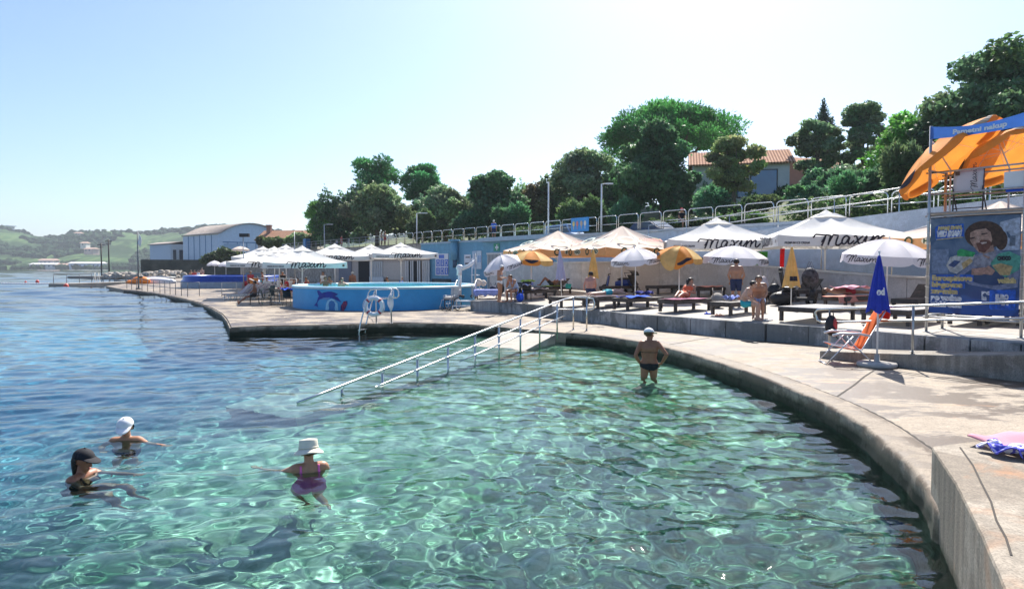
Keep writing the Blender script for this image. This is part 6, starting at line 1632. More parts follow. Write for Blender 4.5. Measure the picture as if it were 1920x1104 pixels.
kb('window_recess', 718, 761, 1.0, 2.9, -.20, M('kiosk pale recess', (.50, .45, .40), .8, .1))
WSL = M('white slats', (.62, .62, .60), .6, .1)
for px0, px1 in ((694, 718), (761, 768), (770, 776), (783, 789), (793, 807)):
    mb = MB(); q = px0
    while q < px1 - 1.2: wall_rect(mb, q, q + 1.9, .35, 3.0, -.30, .05); q += 3.6
    mb.build('slatted_gate', WSL, ki)
kb('counter', 694, 720, .3, 1.25, -.45, M('counter white', (.58, .60, .60), .6, .1), .1)
# signs on the blue wall
def sign(label, px0, px1, z0, z1, m, d=-.08, cat='sign'):
    T = thing('wall_sign', label, cat); mb = MB(); wall_rect(mb, px0, px1, z0, z1, d, .03); mb.build('board', m, T); return T
def wq_(mb, px0, px1, z0, z1, d=-.115): a, b = RL(RS(px0, d), d, 0), RL(RS(px1, d), d, 0); mb.poly([(a.x, a.y, z0), (b.x, b.y, z0), (b.x, b.y, z1), (a.x, a.y, z1)])
SGW = M('sign white', (.72, .74, .78), .4, .03); SGB = M('sign blue', (.06, .16, .58), .4, .08); SGG = M('sign green', (.02, .30, .18), .4)
s1 = sign('blue and white board of six bathing rule pictograms', 817, 841, 1.55, 3.65, SGW)
for j in range(3):
    for i in range(3):
        if j == 2:
            if i: continue
            mb = MB(); wq_(mb, 818, 833, 3.2, 3.55); mb.build('header', SGB, s1, fixn=False); continue
        mb = MB(); wq_(mb, 818 + i * 7.8, 824.8 + i * 7.8, 1.65 + j * .78, 2.32 + j * .78); mb.build('pictogram_field', SGB, s1, fixn=False)
        d = -.125; pa = RL(RS(821.4 + i * 7.8, d), d, 1.98 + j * .78); mb = MB()
        if (i + j) % 2: mb.ribbon([pa + EU * .22 * math.cos(k * PI / 8) + Vector((0, 0, .22 * math.sin(k * PI / 8))) for k in range(17)], .06, -EN, 0)
        else: mb.ribbon([pa + Vector((0, 0, -.22)), pa + Vector((0, 0, .05))], .14, -EN, 0); mb.poly([pa + EU * .08 * math.cos(k * PI / 5) + Vector((0, 0, .18 + .08 * math.sin(k * PI / 5))) for k in range(10)])
        mb.build('pictogram', SGW, s1, fixn=False)
s2 = sign('small white notice with dark line on the blue wall', 871, 883, 2.6, 3.5, SGW); mb = MB(); wq_(mb, 872, 882, 2.62, 2.75); wq_(mb, 873, 881, 3.2, 3.3); mb.build('print', INK, s2, fixn=False)
s3 = sign('white notice sheet with blue print, left of the pair on the blue wall', 886, 893, 2.2, 3.8, M('notice pale blue', (.45, .58, .70), .5)); mb = MB(); wq_(mb, 887, 892, 3.0, 3.5); mb.build('print', SGW, s3, fixn=False)
s4 = sign('larger white notice sheet, right of the pair on the blue wall', 894, 903, 2.2, 3.8, M('notice pale', (.60, .68, .75), .5)); mb = MB(); wq_(mb, 895.5, 898, 2.8, 3.4); wq_(mb, 899, 901.5, 2.8, 3.4); mb.build('print', M('sign soft blue', (.25, .42, .65), .4), s4, fixn=False)
s5 = sign('green emergency sign above the barred gate on the blue wall', 926, 937, 3.72, 4.38, SGG); mb = MB(); wq_(mb, 928.5, 934.5, 3.95, 4.12); wq_(mb, 930.5, 932.5, 3.82, 4.28); mb.build('cross', SGW, s5, fixn=False)
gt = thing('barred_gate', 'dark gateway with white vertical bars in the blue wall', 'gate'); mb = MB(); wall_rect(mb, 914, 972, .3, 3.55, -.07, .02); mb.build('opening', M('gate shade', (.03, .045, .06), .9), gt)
mb = MB(); q = 914
while q < 972: wall_rect(mb, q, q + 1.1, .3, 3.5, -.12, .04); q += 2.6
wall_rect(mb, 913, 973, 3.45, 3.6, -.11, .06); mb.build('bars', WSL, gt)
mb = MB(); wall_rect(mb, 919, 932, 1.0, 2.3, -.2, .04); mb.build('board', SGW, gt)
# drain pipe
q = RL(RS(852, -.4), -.4, 0); dp = thing('drain_pipe', 'blue painted round duct hanging on the blue wall', 'duct', (q.x, q.y, 0)); mb = MB(); mb.cyl((0, 0, 3.0), .33, 1.75, 20); mb.build('shaft', BLUEW, dp); mb = MB(); mb.cyl((0, 0, 4.72), .55, .18, 20); mb.build('cap', BLUEW, dp); mb = MB(); mb.cyl((.05, -.1, 2.3), .2, .72, 14); mb.build('spout', M('dark duct', (.05, .10, .16), .6), dp)
mb = MB(); wall_rect(mb, 818, 846, .85, 1.25, -.5, .5); o = mb.build('long_planter', M('planter dark', (.05, .07, .08), .8, .3)); tag(o, 'long dark planter box on the floor in front of the blue wall', 'planter')

# ================================================================= cafe furniture
GCH = 'cafe chairs on the quay'
chp = None
BLUECH = M('dark green plastic', (.02, .045, .045), .5)
for lab, px, py, rz, m in [
    ('dark chair nearest the sea holding the bather with stretched legs', 477, 571, -72, BLUECH), ('dark cafe chair turned towards the quay, second from the pool', 500, 573, 120, BLUECH), ('dark cafe chair between two tables left of the pool', 518, 569, 80, BLUECH), ('dark chair draped in blue right beside the round pool', 541, 574, 40, BLUECH),
    ('dark cafe chair in front of the white stair rail', 505, 561, -30, BLUECH), ('pale cafe chair behind the pool, left of the slatted gate', 683, 556.5, 20, ALU), ('pale cafe chair in front of the dark doorway', 702, 556.5, -20, ALU), ('pale cafe chair beside the guest in green', 716, 556, 150, ALU), ('cafe chair under the front parasol at the far table', 574, 551, 90, BLUECH), ('cafe chair beyond the orange board', 490, 548, -80, BLUECH)]:
    b = G(px, py, .3); plastic_chair(mat=m, label=lab, loc=tuple(b), rz=R(rz), group=GCH)
for lab, px, py, m in [('dark square cafe table beside the dark chairs on the quay', 524, 568, BLACK), ('dark cafe table next to the pool edge on the quay', 509, 566, BLACK), ('pale cafe table behind the round pool', 693, 555.5, ALU), ('pale cafe table at the guest in green', 738, 554, ALU), ('dark cafe table under the front parasol', 566, 552, BLACK), ('cafe table behind the white railing with red cloth', 528, 549, C_RED), ('cafe table among the far guests', 492, 546, GREYWOOD), ('cafe table below the vented parasol by the kiosk', 612, 549, GREYWOOD)]:
    cafe_table(lab, tuple(G(px, py, .3)), m, 'cafe tables')
b = G(541, 574, .3); towel('blue towel thrown over the chair back beside the pool', 0, 0, .55, .7, TB, at=b + Vector((0, .1, .42)), fold=.12)
b = G(475, 557, .3); ob = thing('orange_board', 'orange advertising board standing in front of the cafe', 'board', (px_at(476, 50), 50, .3)); mb = MB(); mb.box((0, 0, .75), (.62, .05, 1.05)); mb.build('panel', M('board orange', (.75, .22, .03), .5, .1, 4), ob); mb = MB(); mb.beam((-.25, .12, 0), (-.25, 0, .4), .03, .03); mb.beam((.25, .12, 0), (.25, 0, .4), .03, .03); mb.build('leg', GALV, ob)
# striped loungers
t = NT('striped lounger'); tc = t.n('ShaderNodeTexCoord'); wv = t.n('ShaderNodeTexWave'); wv.inputs['Scale'].default_value = 3.2; wv.bands_direction = 'X'; t.l(tc.outputs['Object'], wv.inputs['Vector'])
STR = t.fin(t.pr(t.ramp(wv.outputs['Fac'], [(.48, (.62, .60, .62)), (.52, (.20, .17, .24))]), .85, spec=.1))
for k, (lab, px, py) in enumerate([('striped reclining lounger, leftmost of the row on the quay', 446, 561), ('striped reclining lounger, second of the row on the quay', 457, 560.5), ('striped reclining lounger, middle of the row on the quay', 468, 560), ('striped reclining lounger, fourth of the row on the quay', 479, 559.5), ('striped reclining lounger at the right end of the row', 490, 559)]):
    b = G(px, py, .3); T = thing('striped_lounger', lab, 'lounger', tuple(b), R(-40), 'striped loungers on the quay')
    mb = MB(); mb.grid(lambda u, v: (-.27 + .54 * u, -.9 + 1.8 * v, .34 + (0 if v < .6 else (v - .6) * 1.55)), 2, 12); mb.build('cushion', STR, T, solid=.06)
    mb = MB()
    for x in (-.28, .28): mb.beam((x, -.9, .30), (x, .85, .30), .04, .05)
    mb.build('frame', WHITEP, T)
    for x in (-.26, .26):
        for y in (-.75, .6): mb = MB(); mb.beam((x, y, 0), (x, y, .29), .04, .04); mb.build('leg', WHITEP, T)
def rail(label, pts, zs, h=(1.0, .55), every=1.4, m=None, name='railing', base=True):
    """straight pipe railing over ground points"""
    m = m or GALV; T = thing(name, label, 'railing'); P = [Vector(p) for p in pts]
    for a, b in zip(P, P[1:]):
        n_ = max(1, round((b - a).length / every))
        for k in range(n_ + (1 if b is P[-1] else 0)):
            q = a.lerp(b, k / n_); mb = MB(); mb.tube([(q.x, q.y, q.z - .02), (q.x, q.y, q.z + h[0])], .024, 6); mb.build('post', m, T)
    for hh in h:
        mb = MB(); mb.tube([(p.x, p.y, p.z + hh) for p in P], .024, 6); mb.build('rail', m, T)
    return T
rail('white pipe railing around the cafe terrace behind the dark chairs', [(px_at(508, 46), 46, .35), (px_at(556, 45), 45, .35)], None, h=(1.25, .7), m=WHITEP)
T = thing('stair_rail', 'white slanting handrail beside the orange board', 'handrail')
for d in (0, .5): mb = MB(); mb.tube([(px_at(468, 48), 48, 1.55 - d), (px_at(512, 45), 45, .95 - d * .9), (px_at(512, 45), 45, .3)], .03, 6); mb.build('rail', WHITEP, T)
rail('low pipe barrier on the quay left of the striped loungers', [G(416, 556), G(443, 556)], None, h=(1.0, .42), m=GALV, every=1.6)
# tall poles at the cafe
for lab, px, Y, top in [('tall thin lamp post rising left of the front parasols', 457, 56, 440), ('thin pole among the white parasols of the cafe', 553, 58, 434), ('thin pole between the pool and the blue wall', 891, 33.8, 475)]:
    T = thing('lamp_pole', lab, 'pole', (px_at(px, Y), Y, .3 if Y > 40 else .8)); zz = zpix(top, Y) - (.3 if Y > 40 else .8); mb = MB(); mb.tube([(0, 0, 0), (0, 0, zz)], [.05, .035], 8); mb.build('post', GALV, T)
    if px < 500: mb = MB(); mb.box((.12, 0, zz - .05), (.75, .3, .28)); mb.build('lamp_head', BLACK, T)
p = G(478, 560)
cr = random.Random(33)
spots = [(486, 551, 'left of the orange board'), (505, 550, 'right of the orange board'), (516, 547, 'behind the stair rail'), (533, 546, 'under the middle parasols'), (546, 549, 'beside the front parasol pole'), (585, 549, 'behind the pool at its left'), (598, 547, 'near the vented parasol pole'), (475, 545, 'at the far left of the cafe'), (461, 546, 'by the steps of the dark blue pool'), (521, 544, 'in the shade at the back of the cafe'), (556, 545, 'behind the man in the dark shirt'), (570, 545, 'below the rim of the front parasol'), (670, 553, 'in front of the kiosk door'), (774, 554, 'at the right slatted gate')]
for k, (px, py, nm) in enumerate(spots):
    b = G(px, py, .3); m = [C_RED, BLUECH, WOOD, ALU][k % 4]
    plastic_chair(mat=m, label=['red', 'dark green', 'brown', 'pale'][k % 4] + ' cafe chair ' + nm, loc=tuple(b), rz=cr.random() * 6, group=GCH)
for k, (px, py, nm) in enumerate(spots[::2]):
    b = G(px + 7, py + .6, .3); cafe_table('cafe table with a ' + ['red', 'wooden', 'white', 'blue'][k % 4] + ' top ' + nm, tuple(b), [C_RED, WOOD, WHITEP, TB][k % 4], 'cafe tables')
rail('second white pipe railing further back under the cafe parasols', [(px_at(476, 52), 52, .35), (px_at(566, 49), 49, .35)], None, h=(1.2, .65), m=WHITEP)
# ================================================================= trees
t = NT('leaves'); at = t.n('ShaderNodeAttribute'); at.attribute_name = 'tone'
pl = t.pr(at.outputs['Color'], .52, spec=.4); tl_ = t.n('ShaderNodeBsdfTranslucent'); t.l(at.outputs['Color'], tl_.inputs['Color']); mx = t.n('ShaderNodeMixShader'); mx.inputs[0].default_value = .45
t.l(pl, mx.inputs[1]); t.l(tl_.outputs[0], mx.inputs[2]); LEAF = t.fin(mx.outputs[0])
BARK = M('grey brown bark', (.13, .10, .075), .9, .3, 6, bump=.5, bscale=14)
def leaves(clumps, n, size, col, var=.3, aspect=.45, seed=0, needle=False, fill=.35):
    """clumps: list of (centre, (rx, ry, rz)); quads spread through every clump, denser near its skin"""
    rng = np.random.default_rng(seed); vol = np.array([r[0] * r[1] + r[0] * r[2] for _, r in clumps]); cnt = np.maximum(20, (n * vol / vol.sum()).astype(int)); VV, CC = [], []
    for (c, r), m in zip(clumps, cnt):
        d = rng.normal(size=(m, 3)); d /= np.linalg.norm(d, axis=1)[:, None]; q = np.where(rng.random(m) < fill, rng.random(m) ** .5, 1 - .22 * rng.random(m) ** 1.6)
        # lumpy skin
        lump = 1 + .22 * np.sin(d[:, 0] * 5 + seed) * np.sin(d[:, 1] * 6 + 1.3 * seed) + .16 * np.sin(d[:, 2] * 9 + d[:, 0] * 7)
        p = np.array(c) + d * np.array(r) * (q * lump * (1 + .16 * rng.random(m) * (rng.random(m) < .25)))[:, None]
        nrm = d * .35 + rng.normal(size=(m, 3)) * .75 + np.array([0, 0, .25]); nrm /= np.linalg.norm(nrm, axis=1)[:, None]
        a = np.cross(nrm, rng.normal(size=(m, 3))); a /= np.linalg.norm(a, axis=1)[:, None] + 1e-9; b = np.cross(nrm, a)
        if needle: a, nrm = d * .8 + rng.normal(size=(m, 3)) * .5 + np.array([0, 0, .35]), nrm; a /= np.linalg.norm(a, axis=1)[:, None]; b = np.cross(a, rng.normal(size=(m, 3))); b /= np.linalg.norm(b, axis=1)[:, None] + 1e-9
        s = size * rng.uniform(.6, 1.4, m)[:, None]; w_ = s * aspect
        quad = np.stack([p - a * s * .5, p + b * w_ * .5, p + a * s * .5, p - b * w_ * .5], 1); VV.append(quad.reshape(-1, 3))
        cl = np.array(col) * rng.uniform(.8, 1.6) * (1 + rng.normal(0, .07, 3)); tone = cl * rng.uniform(1 - var, 1 + var, (m, 1)) * (1 + rng.normal(0, .06, (m, 3))); CC.append(np.repeat(np.clip(tone, 0, 1), 4, 0))
    V = np.concatenate(VV); return fast_mesh('crown', V, np.arange(len(V)).reshape(-1, 4), np.concatenate(CC))
def tree(label, px, Y, top, base, wpx, kind, col, n=9000, leaf=.34, seed=1, group='trees on the slope', name='tree', trunk=True, dens=1.0, lift=0):
    n = int(n * 1.5); W = wpx * (1.16 if kind in ('airy', 'pine') else (1.22 if kind == 'round' else 1.04)) / F * Y; zt_, zb = zpix(top, Y), zpix(base, Y); H = zt_ - zb; x = px_at(px, Y); rng = random.Random(seed)
    T = thing(name, label, 'tree' if kind not in ('bush', 'hedge') else 'bush', (x, Y, zb), 0, group); cl = []; limbs = []
    if kind == 'round':
        for k in range(36):
            a = rng.random() * 6.28; h = rng.random(); rr = W / 2 * .76 * (math.sin(PI * (.16 + .76 * h)) ** .75) * rng.uniform(.45, 1.0) * (1 + .28 * math.sin(2 * a + 7 * h + seed))
            r = W * rng.uniform(.06, .17); cl.append(((rr * math.cos(a), rr * math.sin(a) * .8, H * (.20 + .70 * h)), (r * 1.1, r, r * .8)))
        cl.append(((0, 0, H * .48), (W * .25, W * .23, H * .28)))
    elif kind == 'airy':
        for k in range(44):
            a = rng.random() * 6.28; h = rng.random() ** .8; rr = W / 2 * .88 * math.sin(PI * (.17 + .70 * h)) * rng.uniform(.2, 1.0); r = W * rng.uniform(.055, .12); cl.append(((rr * math.cos(a), rr * math.sin(a) * .8, H * (.26 + .70 * h)), (r * 1.25, r, r * .8)))
    elif kind == 'umbrella':
        for k in range(52):
            a = rng.random() * 6.28; q = rng.random() ** .55; rr = W / 2 * .90 * q; zz = H * (.56 + .34 * (1 - q ** 1.9) + .07 * rng.random() - .05); r = W * rng.uniform(.06, .10); cl.append(((rr * math.cos(a), rr * math.sin(a) * .85, zz), (r * 1.2, r * 1.1, r * .75)))
    elif kind == 'pine':
        for k in range(38):
            h = rng.random(); a = rng.random() * 6.28; rr = W / 2 * .82 * rng.uniform(.15, 1.0) * (1 - .3 * max(0, h - .6) / .4); r = W * rng.uniform(.09, .155); cl.append(((rr * math.cos(a), rr * math.sin(a) * .8, H * (.16 + .73 * h)), (r * 1.2, r, r * .68)))
    elif kind == 'cypress':
        for k in range(9): h = k / 8; r = W / 2 * (.55 + .45 * math.sin(PI * min(1, h * 1.05 + .1))) * (1 - .6 * max(0, h - .75) / .25); cl.append(((rng.uniform(-.1, .1) * W, 0, H * (.08 + .86 * h)), (r, r, H * .11)))
    elif kind == 'bush':
        for k in range(9): a = rng.random() * 6.28; rr = W / 2 * .66 * rng.random() ** .5; r = W * rng.uniform(.15, .24); cl.append(((rr * math.cos(a), rr * math.sin(a) * .5, H * rng.uniform(.25, .72)), (r, r * .8, H * .27)))
    elif kind == 'hedge':
        for k in range(int(W / 1.1)): cl.append(((-W / 2 + 1.1 * k + .5, rng.uniform(-.2, .2), H * .45), (.85, .6, H * .5 * rng.uniform(.85, 1.15))))
    me = leaves(cl, n, leaf, col, seed=seed, needle=kind in ('umbrella', 'pine', 'cypress') or name == 'tamarisk', aspect=.3 if kind in ('umbrella', 'pine', 'cypress') or name == 'tamarisk' else .55, fill=.5 if kind == 'airy' else .3)
    link('crown', me, LEAF, T)
    if trunk and kind not in ('hedge',):
        tr_ = max(.10, W * .028); zc = H * (.55 if kind in ('umbrella',) else .45); lean = rng.uniform(-.05, .05) * W
        mb = MB(); mb.tube([(0, 0, -.8), (lean * .3, 0, zc * .4), (lean * .8, 0, zc * .8), (lean, 0, zc)], [tr_ * 1.25, tr_, tr_ * .85, tr_ * .7], 8); mb.build('trunk', BARK, T)
        mb = MB(); st_ = (lean * .8, 0, zc * .75)
        for c, r in rng.sample(cl, min(len(cl), 12)):
            m_ = tuple((st_[i] + c[i]) / 2 + (rng.uniform(-.04, .04) * W) for i in range(3)); mb.tube([st_, m_, c], [tr_ * .55, tr_ * .32, tr_ * .08], 6)
        mb.build('limb', BARK, T)
    return T
G_PINE, G_DARK, G_OLIVE, G_BRT, G_TAM, G_YEL = (.060, .22, .070), (.085, .185, .078), (.17, .25, .125), (.12, .30, .055), (.095, .22, .105), (.22, .27, .11)
tree('small bright green pine at the left end of the slope', 613, 98, 375, 446, 84, 'pine', G_BRT, 9000, .5, 3, name='pine_tree')
tree('tall clumpy pine, left of the pair behind the kiosk', 702, 104, 289, 432, 108, 'pine', G_PINE, 15000, .5, 5, name='pine_tree')
tree('tall clumpy pine, right of the pair behind the kiosk', 790, 104, 284, 440, 84, 'pine', G_PINE, 15000, .5, 9, name='pine_tree')
tree('grey green rounded oak in front of the pair of tall pines', 708, 86, 352, 450, 112, 'round', G_OLIVE, 15000, .42, 11, name='oak_tree')
tree('olive coloured oak right of the tall pines', 836, 82, 350, 446, 92, 'round', G_OLIVE, 11000, .42, 12, name='oak_tree')
tree('dark dense oak rising behind the blue wall', 922, 76, 306, 445, 102, 'round', G_DARK, 16000, .46, 13, name='oak_tree')
tree('brownish green tree left of the airy holm oak', 1012, 82, 334, 430, 82, 'round', (.14, .14, .06), 9000, .34, 14, name='oak_tree')
tree('airy holm oak behind the peach parasols', 1092, 76, 282, 432, 146, 'airy', G_OLIVE, 13000, .42, 16, name='holm_oak')
tree('huge dark holm oak in front of the stone pine', 1238, 66, 226, 425, 128, 'round', G_DARK, 20000, .44, 17, name='holm_oak')
tree('dark oak filling the gap beside the huge holm oak', 1175, 72, 300, 428, 90, 'round', G_DARK, 10000, .34, 18, name='holm_oak')
tree('broad stone pine with a flat domed crown above all others', 1259, 88, 190, 372, 275, 'umbrella', (.07, .24, .06), 34000, .5, 19, name='stone_pine')
tree('yellowish thin leaved tree in front of the villa', 1375, 62, 260, 385, 108, 'airy', G_YEL, 9500, .34, 20, name='almond_tree')
tree('dark cypress tip above the trees right of the villa', 1538, 96, 192, 330, 38, 'cypress', (.030, .070, .045), 6000, .45, 21, name='cypress')
tree('grey green oak in front of the cypress', 1525, 70, 224, 372, 92, 'airy', G_OLIVE, 12000, .32, 22, name='holm_oak')
tree('airy oak with loose twigs right of the cypress', 1612, 68, 192, 372, 96, 'airy', G_OLIVE, 11000, .32, 23, name='holm_oak')
tree('bright green feathery tree left of the tower', 1700, 54, 208, 378, 118, 'round', G_BRT, 12000, .30, 24, name='ash_tree')
tree('great dark oak at the right edge above the tower', 1862, 50, 76, 372, 262, 'round', (.095, .185, .08), 28000, .42, 25, name='oak_tree')
tree('lower dark oak behind the tower banner', 1945, 46, 150, 372, 170, 'round', (.095, .185, .08), 16000, .32, 26, name='oak_tree')
tree('dark bush mass behind the orange umbrellas', 1800, 44, 262, 392, 150, 'round', (.07, .13, .04), 14000, .3, 27, name='oak_tree')
GTM = 'feathery tamarisk bushes along the promenade'
for k, (lab, px, Y, top, base, w_) in enumerate([
    ('feathery tamarisk bush beside the street lamp over the kiosk', 792, 78, 392, 452, 62), ('feathery tamarisk bush above the blue wall, behind its notices', 880, 74, 395, 448, 72), ('pale tamarisk bush behind the man in the blue shirt', 962, 70, 372, 444, 78), ('dark tamarisk bush right of the white van', 1090, 66, 365, 432, 92), ('tamarisk bush at the foot of the huge holm oak, left side', 1172, 62, 366, 428, 60), ('tamarisk bush in front of the villa garden, left of the almond tree', 1330, 58, 346, 412, 100), ('tamarisk bush below the villa window', 1415, 55, 368, 402, 90), ('tamarisk bush below the villa balcony, at the corner', 1512, 53, 348, 392, 80), ('large soft tamarisk beneath the airy oaks', 1600, 51, 298, 388, 130), ('large soft tamarisk touching the orange umbrella', 1690, 48, 268, 390, 110), ('small tamarisk left of the great oak', 1555, 60, 318, 385, 70)]):
    tree(lab, px, Y, top, base, w_, 'bush', G_TAM if k % 3 else (.095, .15, .06), 7500, .42, 40 + k, GTM, name='tamarisk')
GH = 'rounded hedge bushes at the left end of the promenade'
for k, (lab, px, Y, top, base, w_, c_) in enumerate([('clipped dark green bush right of the small street lamp', 644, 92, 430, 455, 34, (.035, .085, .035)), ('pale bush between the clipped bush and the kiosk', 676, 90, 426, 455, 34, G_OLIVE), ('grey green bush below the small bright pine', 620, 96, 434, 458, 44, G_OLIVE), ('grey green bush above the front cafe parasol', 560, 108, 436, 462, 56, G_OLIVE), ('bush beside the low house at the back of the cafe', 505, 112, 442, 470, 50, (.09, .13, .05)), ('bush below the corner of the blue hangar', 440, 118, 462, 494, 60, (.07, .11, .04)), ('long bush on the bank beneath the hangar', 400, 130, 470, 498, 60, (.05, .08, .035)), ('bush behind the blue cabinet', 590, 100, 438, 462, 40, (.09, .13, .05))]):
    tree(lab, px, Y, top, base, w_, 'bush', c_, 5000, .45, 60 + k, GH, name='bush', trunk=False)
for k, (lab, s0, s1, zt_) in enumerate([('long ivy hedge behind the railing hoops, right of the villa', -3, -22, 1.5), ('low hedge behind the railing hoops below the villa', 9, -2, 1.0), ('low hedge behind the railing near the blue shirted man', 30, 17, 1.1)]):
    a, b = RL(s0, 6.3, 4.9), RL(s1, 6.3, 4.9); T = thing('hedge', lab, 'hedge', tuple((a + b) / 2), math.atan2((b - a).y, (b - a).x)); L = (b - a).length; cl = [((-L / 2 + i * 1.0 + .5, random.uniform(-.2, .2), zt_ * .5), (.9, .6, zt_ * .6)) for i in range(int(L))]
    link('foliage', leaves(cl, 9000, .26, (.07, .13, .04), seed=80 + k), LEAF, T)
GSH = 'shrubs filling the slope between the trees'
rs = random.Random(21)
names = ['between the stone wall and the tall pines', 'under the left pine of the pair', 'under the right pine of the pair', 'left of the olive coloured oak', 'right of the olive coloured oak', 'behind the dark dense oak', 'under the brownish tree', 'left of the airy holm oak', 'under the airy holm oak', 'left of the huge holm oak', 'right of the huge holm oak', 'below the stone pine', 'left of the villa', 'under the almond tree', 'right of the villa window', 'below the cypress', 'under the airy twiggy oak', 'left of the feathery ash tree', 'under the feathery ash tree', 'behind the orange umbrellas on the slope']
pxs = [640, 690, 770, 812, 868, 930, 985, 1040, 1095, 1150, 1300, 1345, 1372, 1400, 1480, 1528, 1590, 1650, 1705, 1760]
for k, (nm, px) in enumerate(zip(names, pxs)):
    Y = float(np.interp(px, [640, 1000, 1400, 1760], [98, 84, 70, 54])) + rs.uniform(-2, 4); bs = float(np.interp(px, [640, 1000, 1400, 1760], [452, 436, 392, 372])); hgt = rs.uniform(62, 112) * (.6 if px in (1372, 1400, 1480) else 1)
    tree('leafy shrub ' + nm, px, Y, bs - hgt, bs + 8, rs.uniform(74, 110), 'bush', rs.choice([G_OLIVE, G_TAM, (.11, .17, .06), G_DARK]), 7500, .40, 100 + k, GSH, name='shrub', trunk=False)
# ================================================================= arch railing of the upper promenade
def arch(L=1.82, h=1.10):
    mb = MB(); r = .22; pts = [(0, 0, 0), (0, 0, h - r)]
    pts += [(r - r * math.cos(k * PI / 10), 0, h - r + r * math.sin(k * PI / 10)) for k in range(1, 6)]
    pts += [(L - r + r * math.sin(k * PI / 10), 0, h - r + r * math.cos(k * PI / 10)) for k in range(0, 6)] + [(L, 0, 0)]
    mb.tube(pts, .032, 6); mb.tube([(0, 0, h * .47), (L, 0, h * .47)], .026, 6); return mb
T0 = thing('railing_arch', None, 'railing'); arch().build('hoop', STEEL, T0)
rzA = math.atan2(-EU.y, -EU.x)
ordn = ['first', 'second', 'third', 'fourth', 'fifth', 'sixth', 'seventh', 'eighth', 'ninth', 'tenth', 'eleventh', 'twelfth', 'thirteenth', 'fourteenth', 'fifteenth', 'sixteenth', 'seventeenth', 'eighteenth', 'nineteenth', 'twentieth']
k = 0
for i in range(-9, 22):
    s = i * 2.0
    lab = ('railing hoop on the upper promenade, ' + (ordn[i] + ' left of the red capped person' if 0 <= i < 20 else (ordn[-i - 1] + ' right of the red capped person' if i < 0 else 'last one before the straight fence')))
    loc = tuple(RL(s + .08, .12, 4.8))
    if k == 0: o = T0; o.location = loc; o.rotation_euler = (0, 0, rzA); tag(o, lab, 'railing', 'steel hoops of the promenade railing')
    else: o = clone(T0, loc, rzA, lab, 'steel hoops of the promenade railing')
    k += 1
i = 21
rail('straight pipe fence of the upper promenade beyond the steel hoops', [RL(44.4, .12, 4.8), RL(80, .12, 4.8)], None, h=(1.1, .75, .4), every=1.9)
# second rail on the ramp that climbs to the right in front of the retaining wall
ur = thing('ramp_railing', 'long double steel rail climbing along the retaining wall to the tower', 'railing')
UR = [(2, 4.35), (-3, 4.55), (-8, 4.95), (-14, 5.35), (-22, 5.9)]
for dz in (0, -.42):
    mb = MB(); mb.tube([tuple(RL(s, -1.1, z + .62 + dz)) for s, z in UR], .028, 8); mb.build('rail', STEEL, ur)
for s, z in [(2, 4.35), (-1, 4.46), (-4, 4.63), (-7, 4.87), (-10, 5.08), (-13, 5.28), (-16.5, 5.5)]:
    mb = MB(); mb.tube([tuple(RL(s, -1.1, 3.7)), tuple(RL(s, -1.1, z + .6))], .022, 8); mb.build('post', STEEL, ur)
mb = MB(); vs = []
for s, z in UR:
    for d in (-1.25, -.02): q = RL(s, d); vs += [(q.x, q.y, 1.0), (q.x, q.y, z - .45)]
mb.add(vs, [(4 * i, 4 * i + 4, 4 * i + 5, 4 * i + 1) for i in range(4)] + [(4 * i + 1, 4 * i + 5, 4 * i + 7, 4 * i + 3) for i in range(4)] + [(0, 1, 3, 2)])
o = mb.build('ramp_wall', BLUEGREY); tag(o, 'blue grey concrete ramp wall climbing in front of the retaining wall', 'wall')

# ================================================================= street lamps
def lamp(label, px, d, top_py, arm=.6):
    s = RS(px, d); q = RL(s, d, 4.8); T = thing('street_lamp', label, 'street lamp', tuple(q)); h = zpix(top_py, q.y) - 4.8
    mb = MB(); mb.tube([(0, 0, 0), (0, 0, h)], [.07, .05], 8); mb.build('post', WHITEP, T)
    if arm: mb = MB(); mb.tube([(0, 0, h - .02), (arm * .5, 0, h + .02)], .035, 6); mb.box((arm, 0, h + .02), (arm, .2, .09)); mb.build('lamp_head', WHITEP, T)
lamp('white street lamp in front of the densest dark tree', 1127, .9, 345, .55); lamp('white street lamp above the slatted kiosk gates', 782, .9, 400, .75); lamp('small white street lamp above the white cafe parasols', 609, .9, 421, .8); lamp('slim flagless pole behind the left peach parasol', 1028, .9, 341, 0); lamp('slim white mast far behind the vented parasols', 655, 2.5, 447, .6)

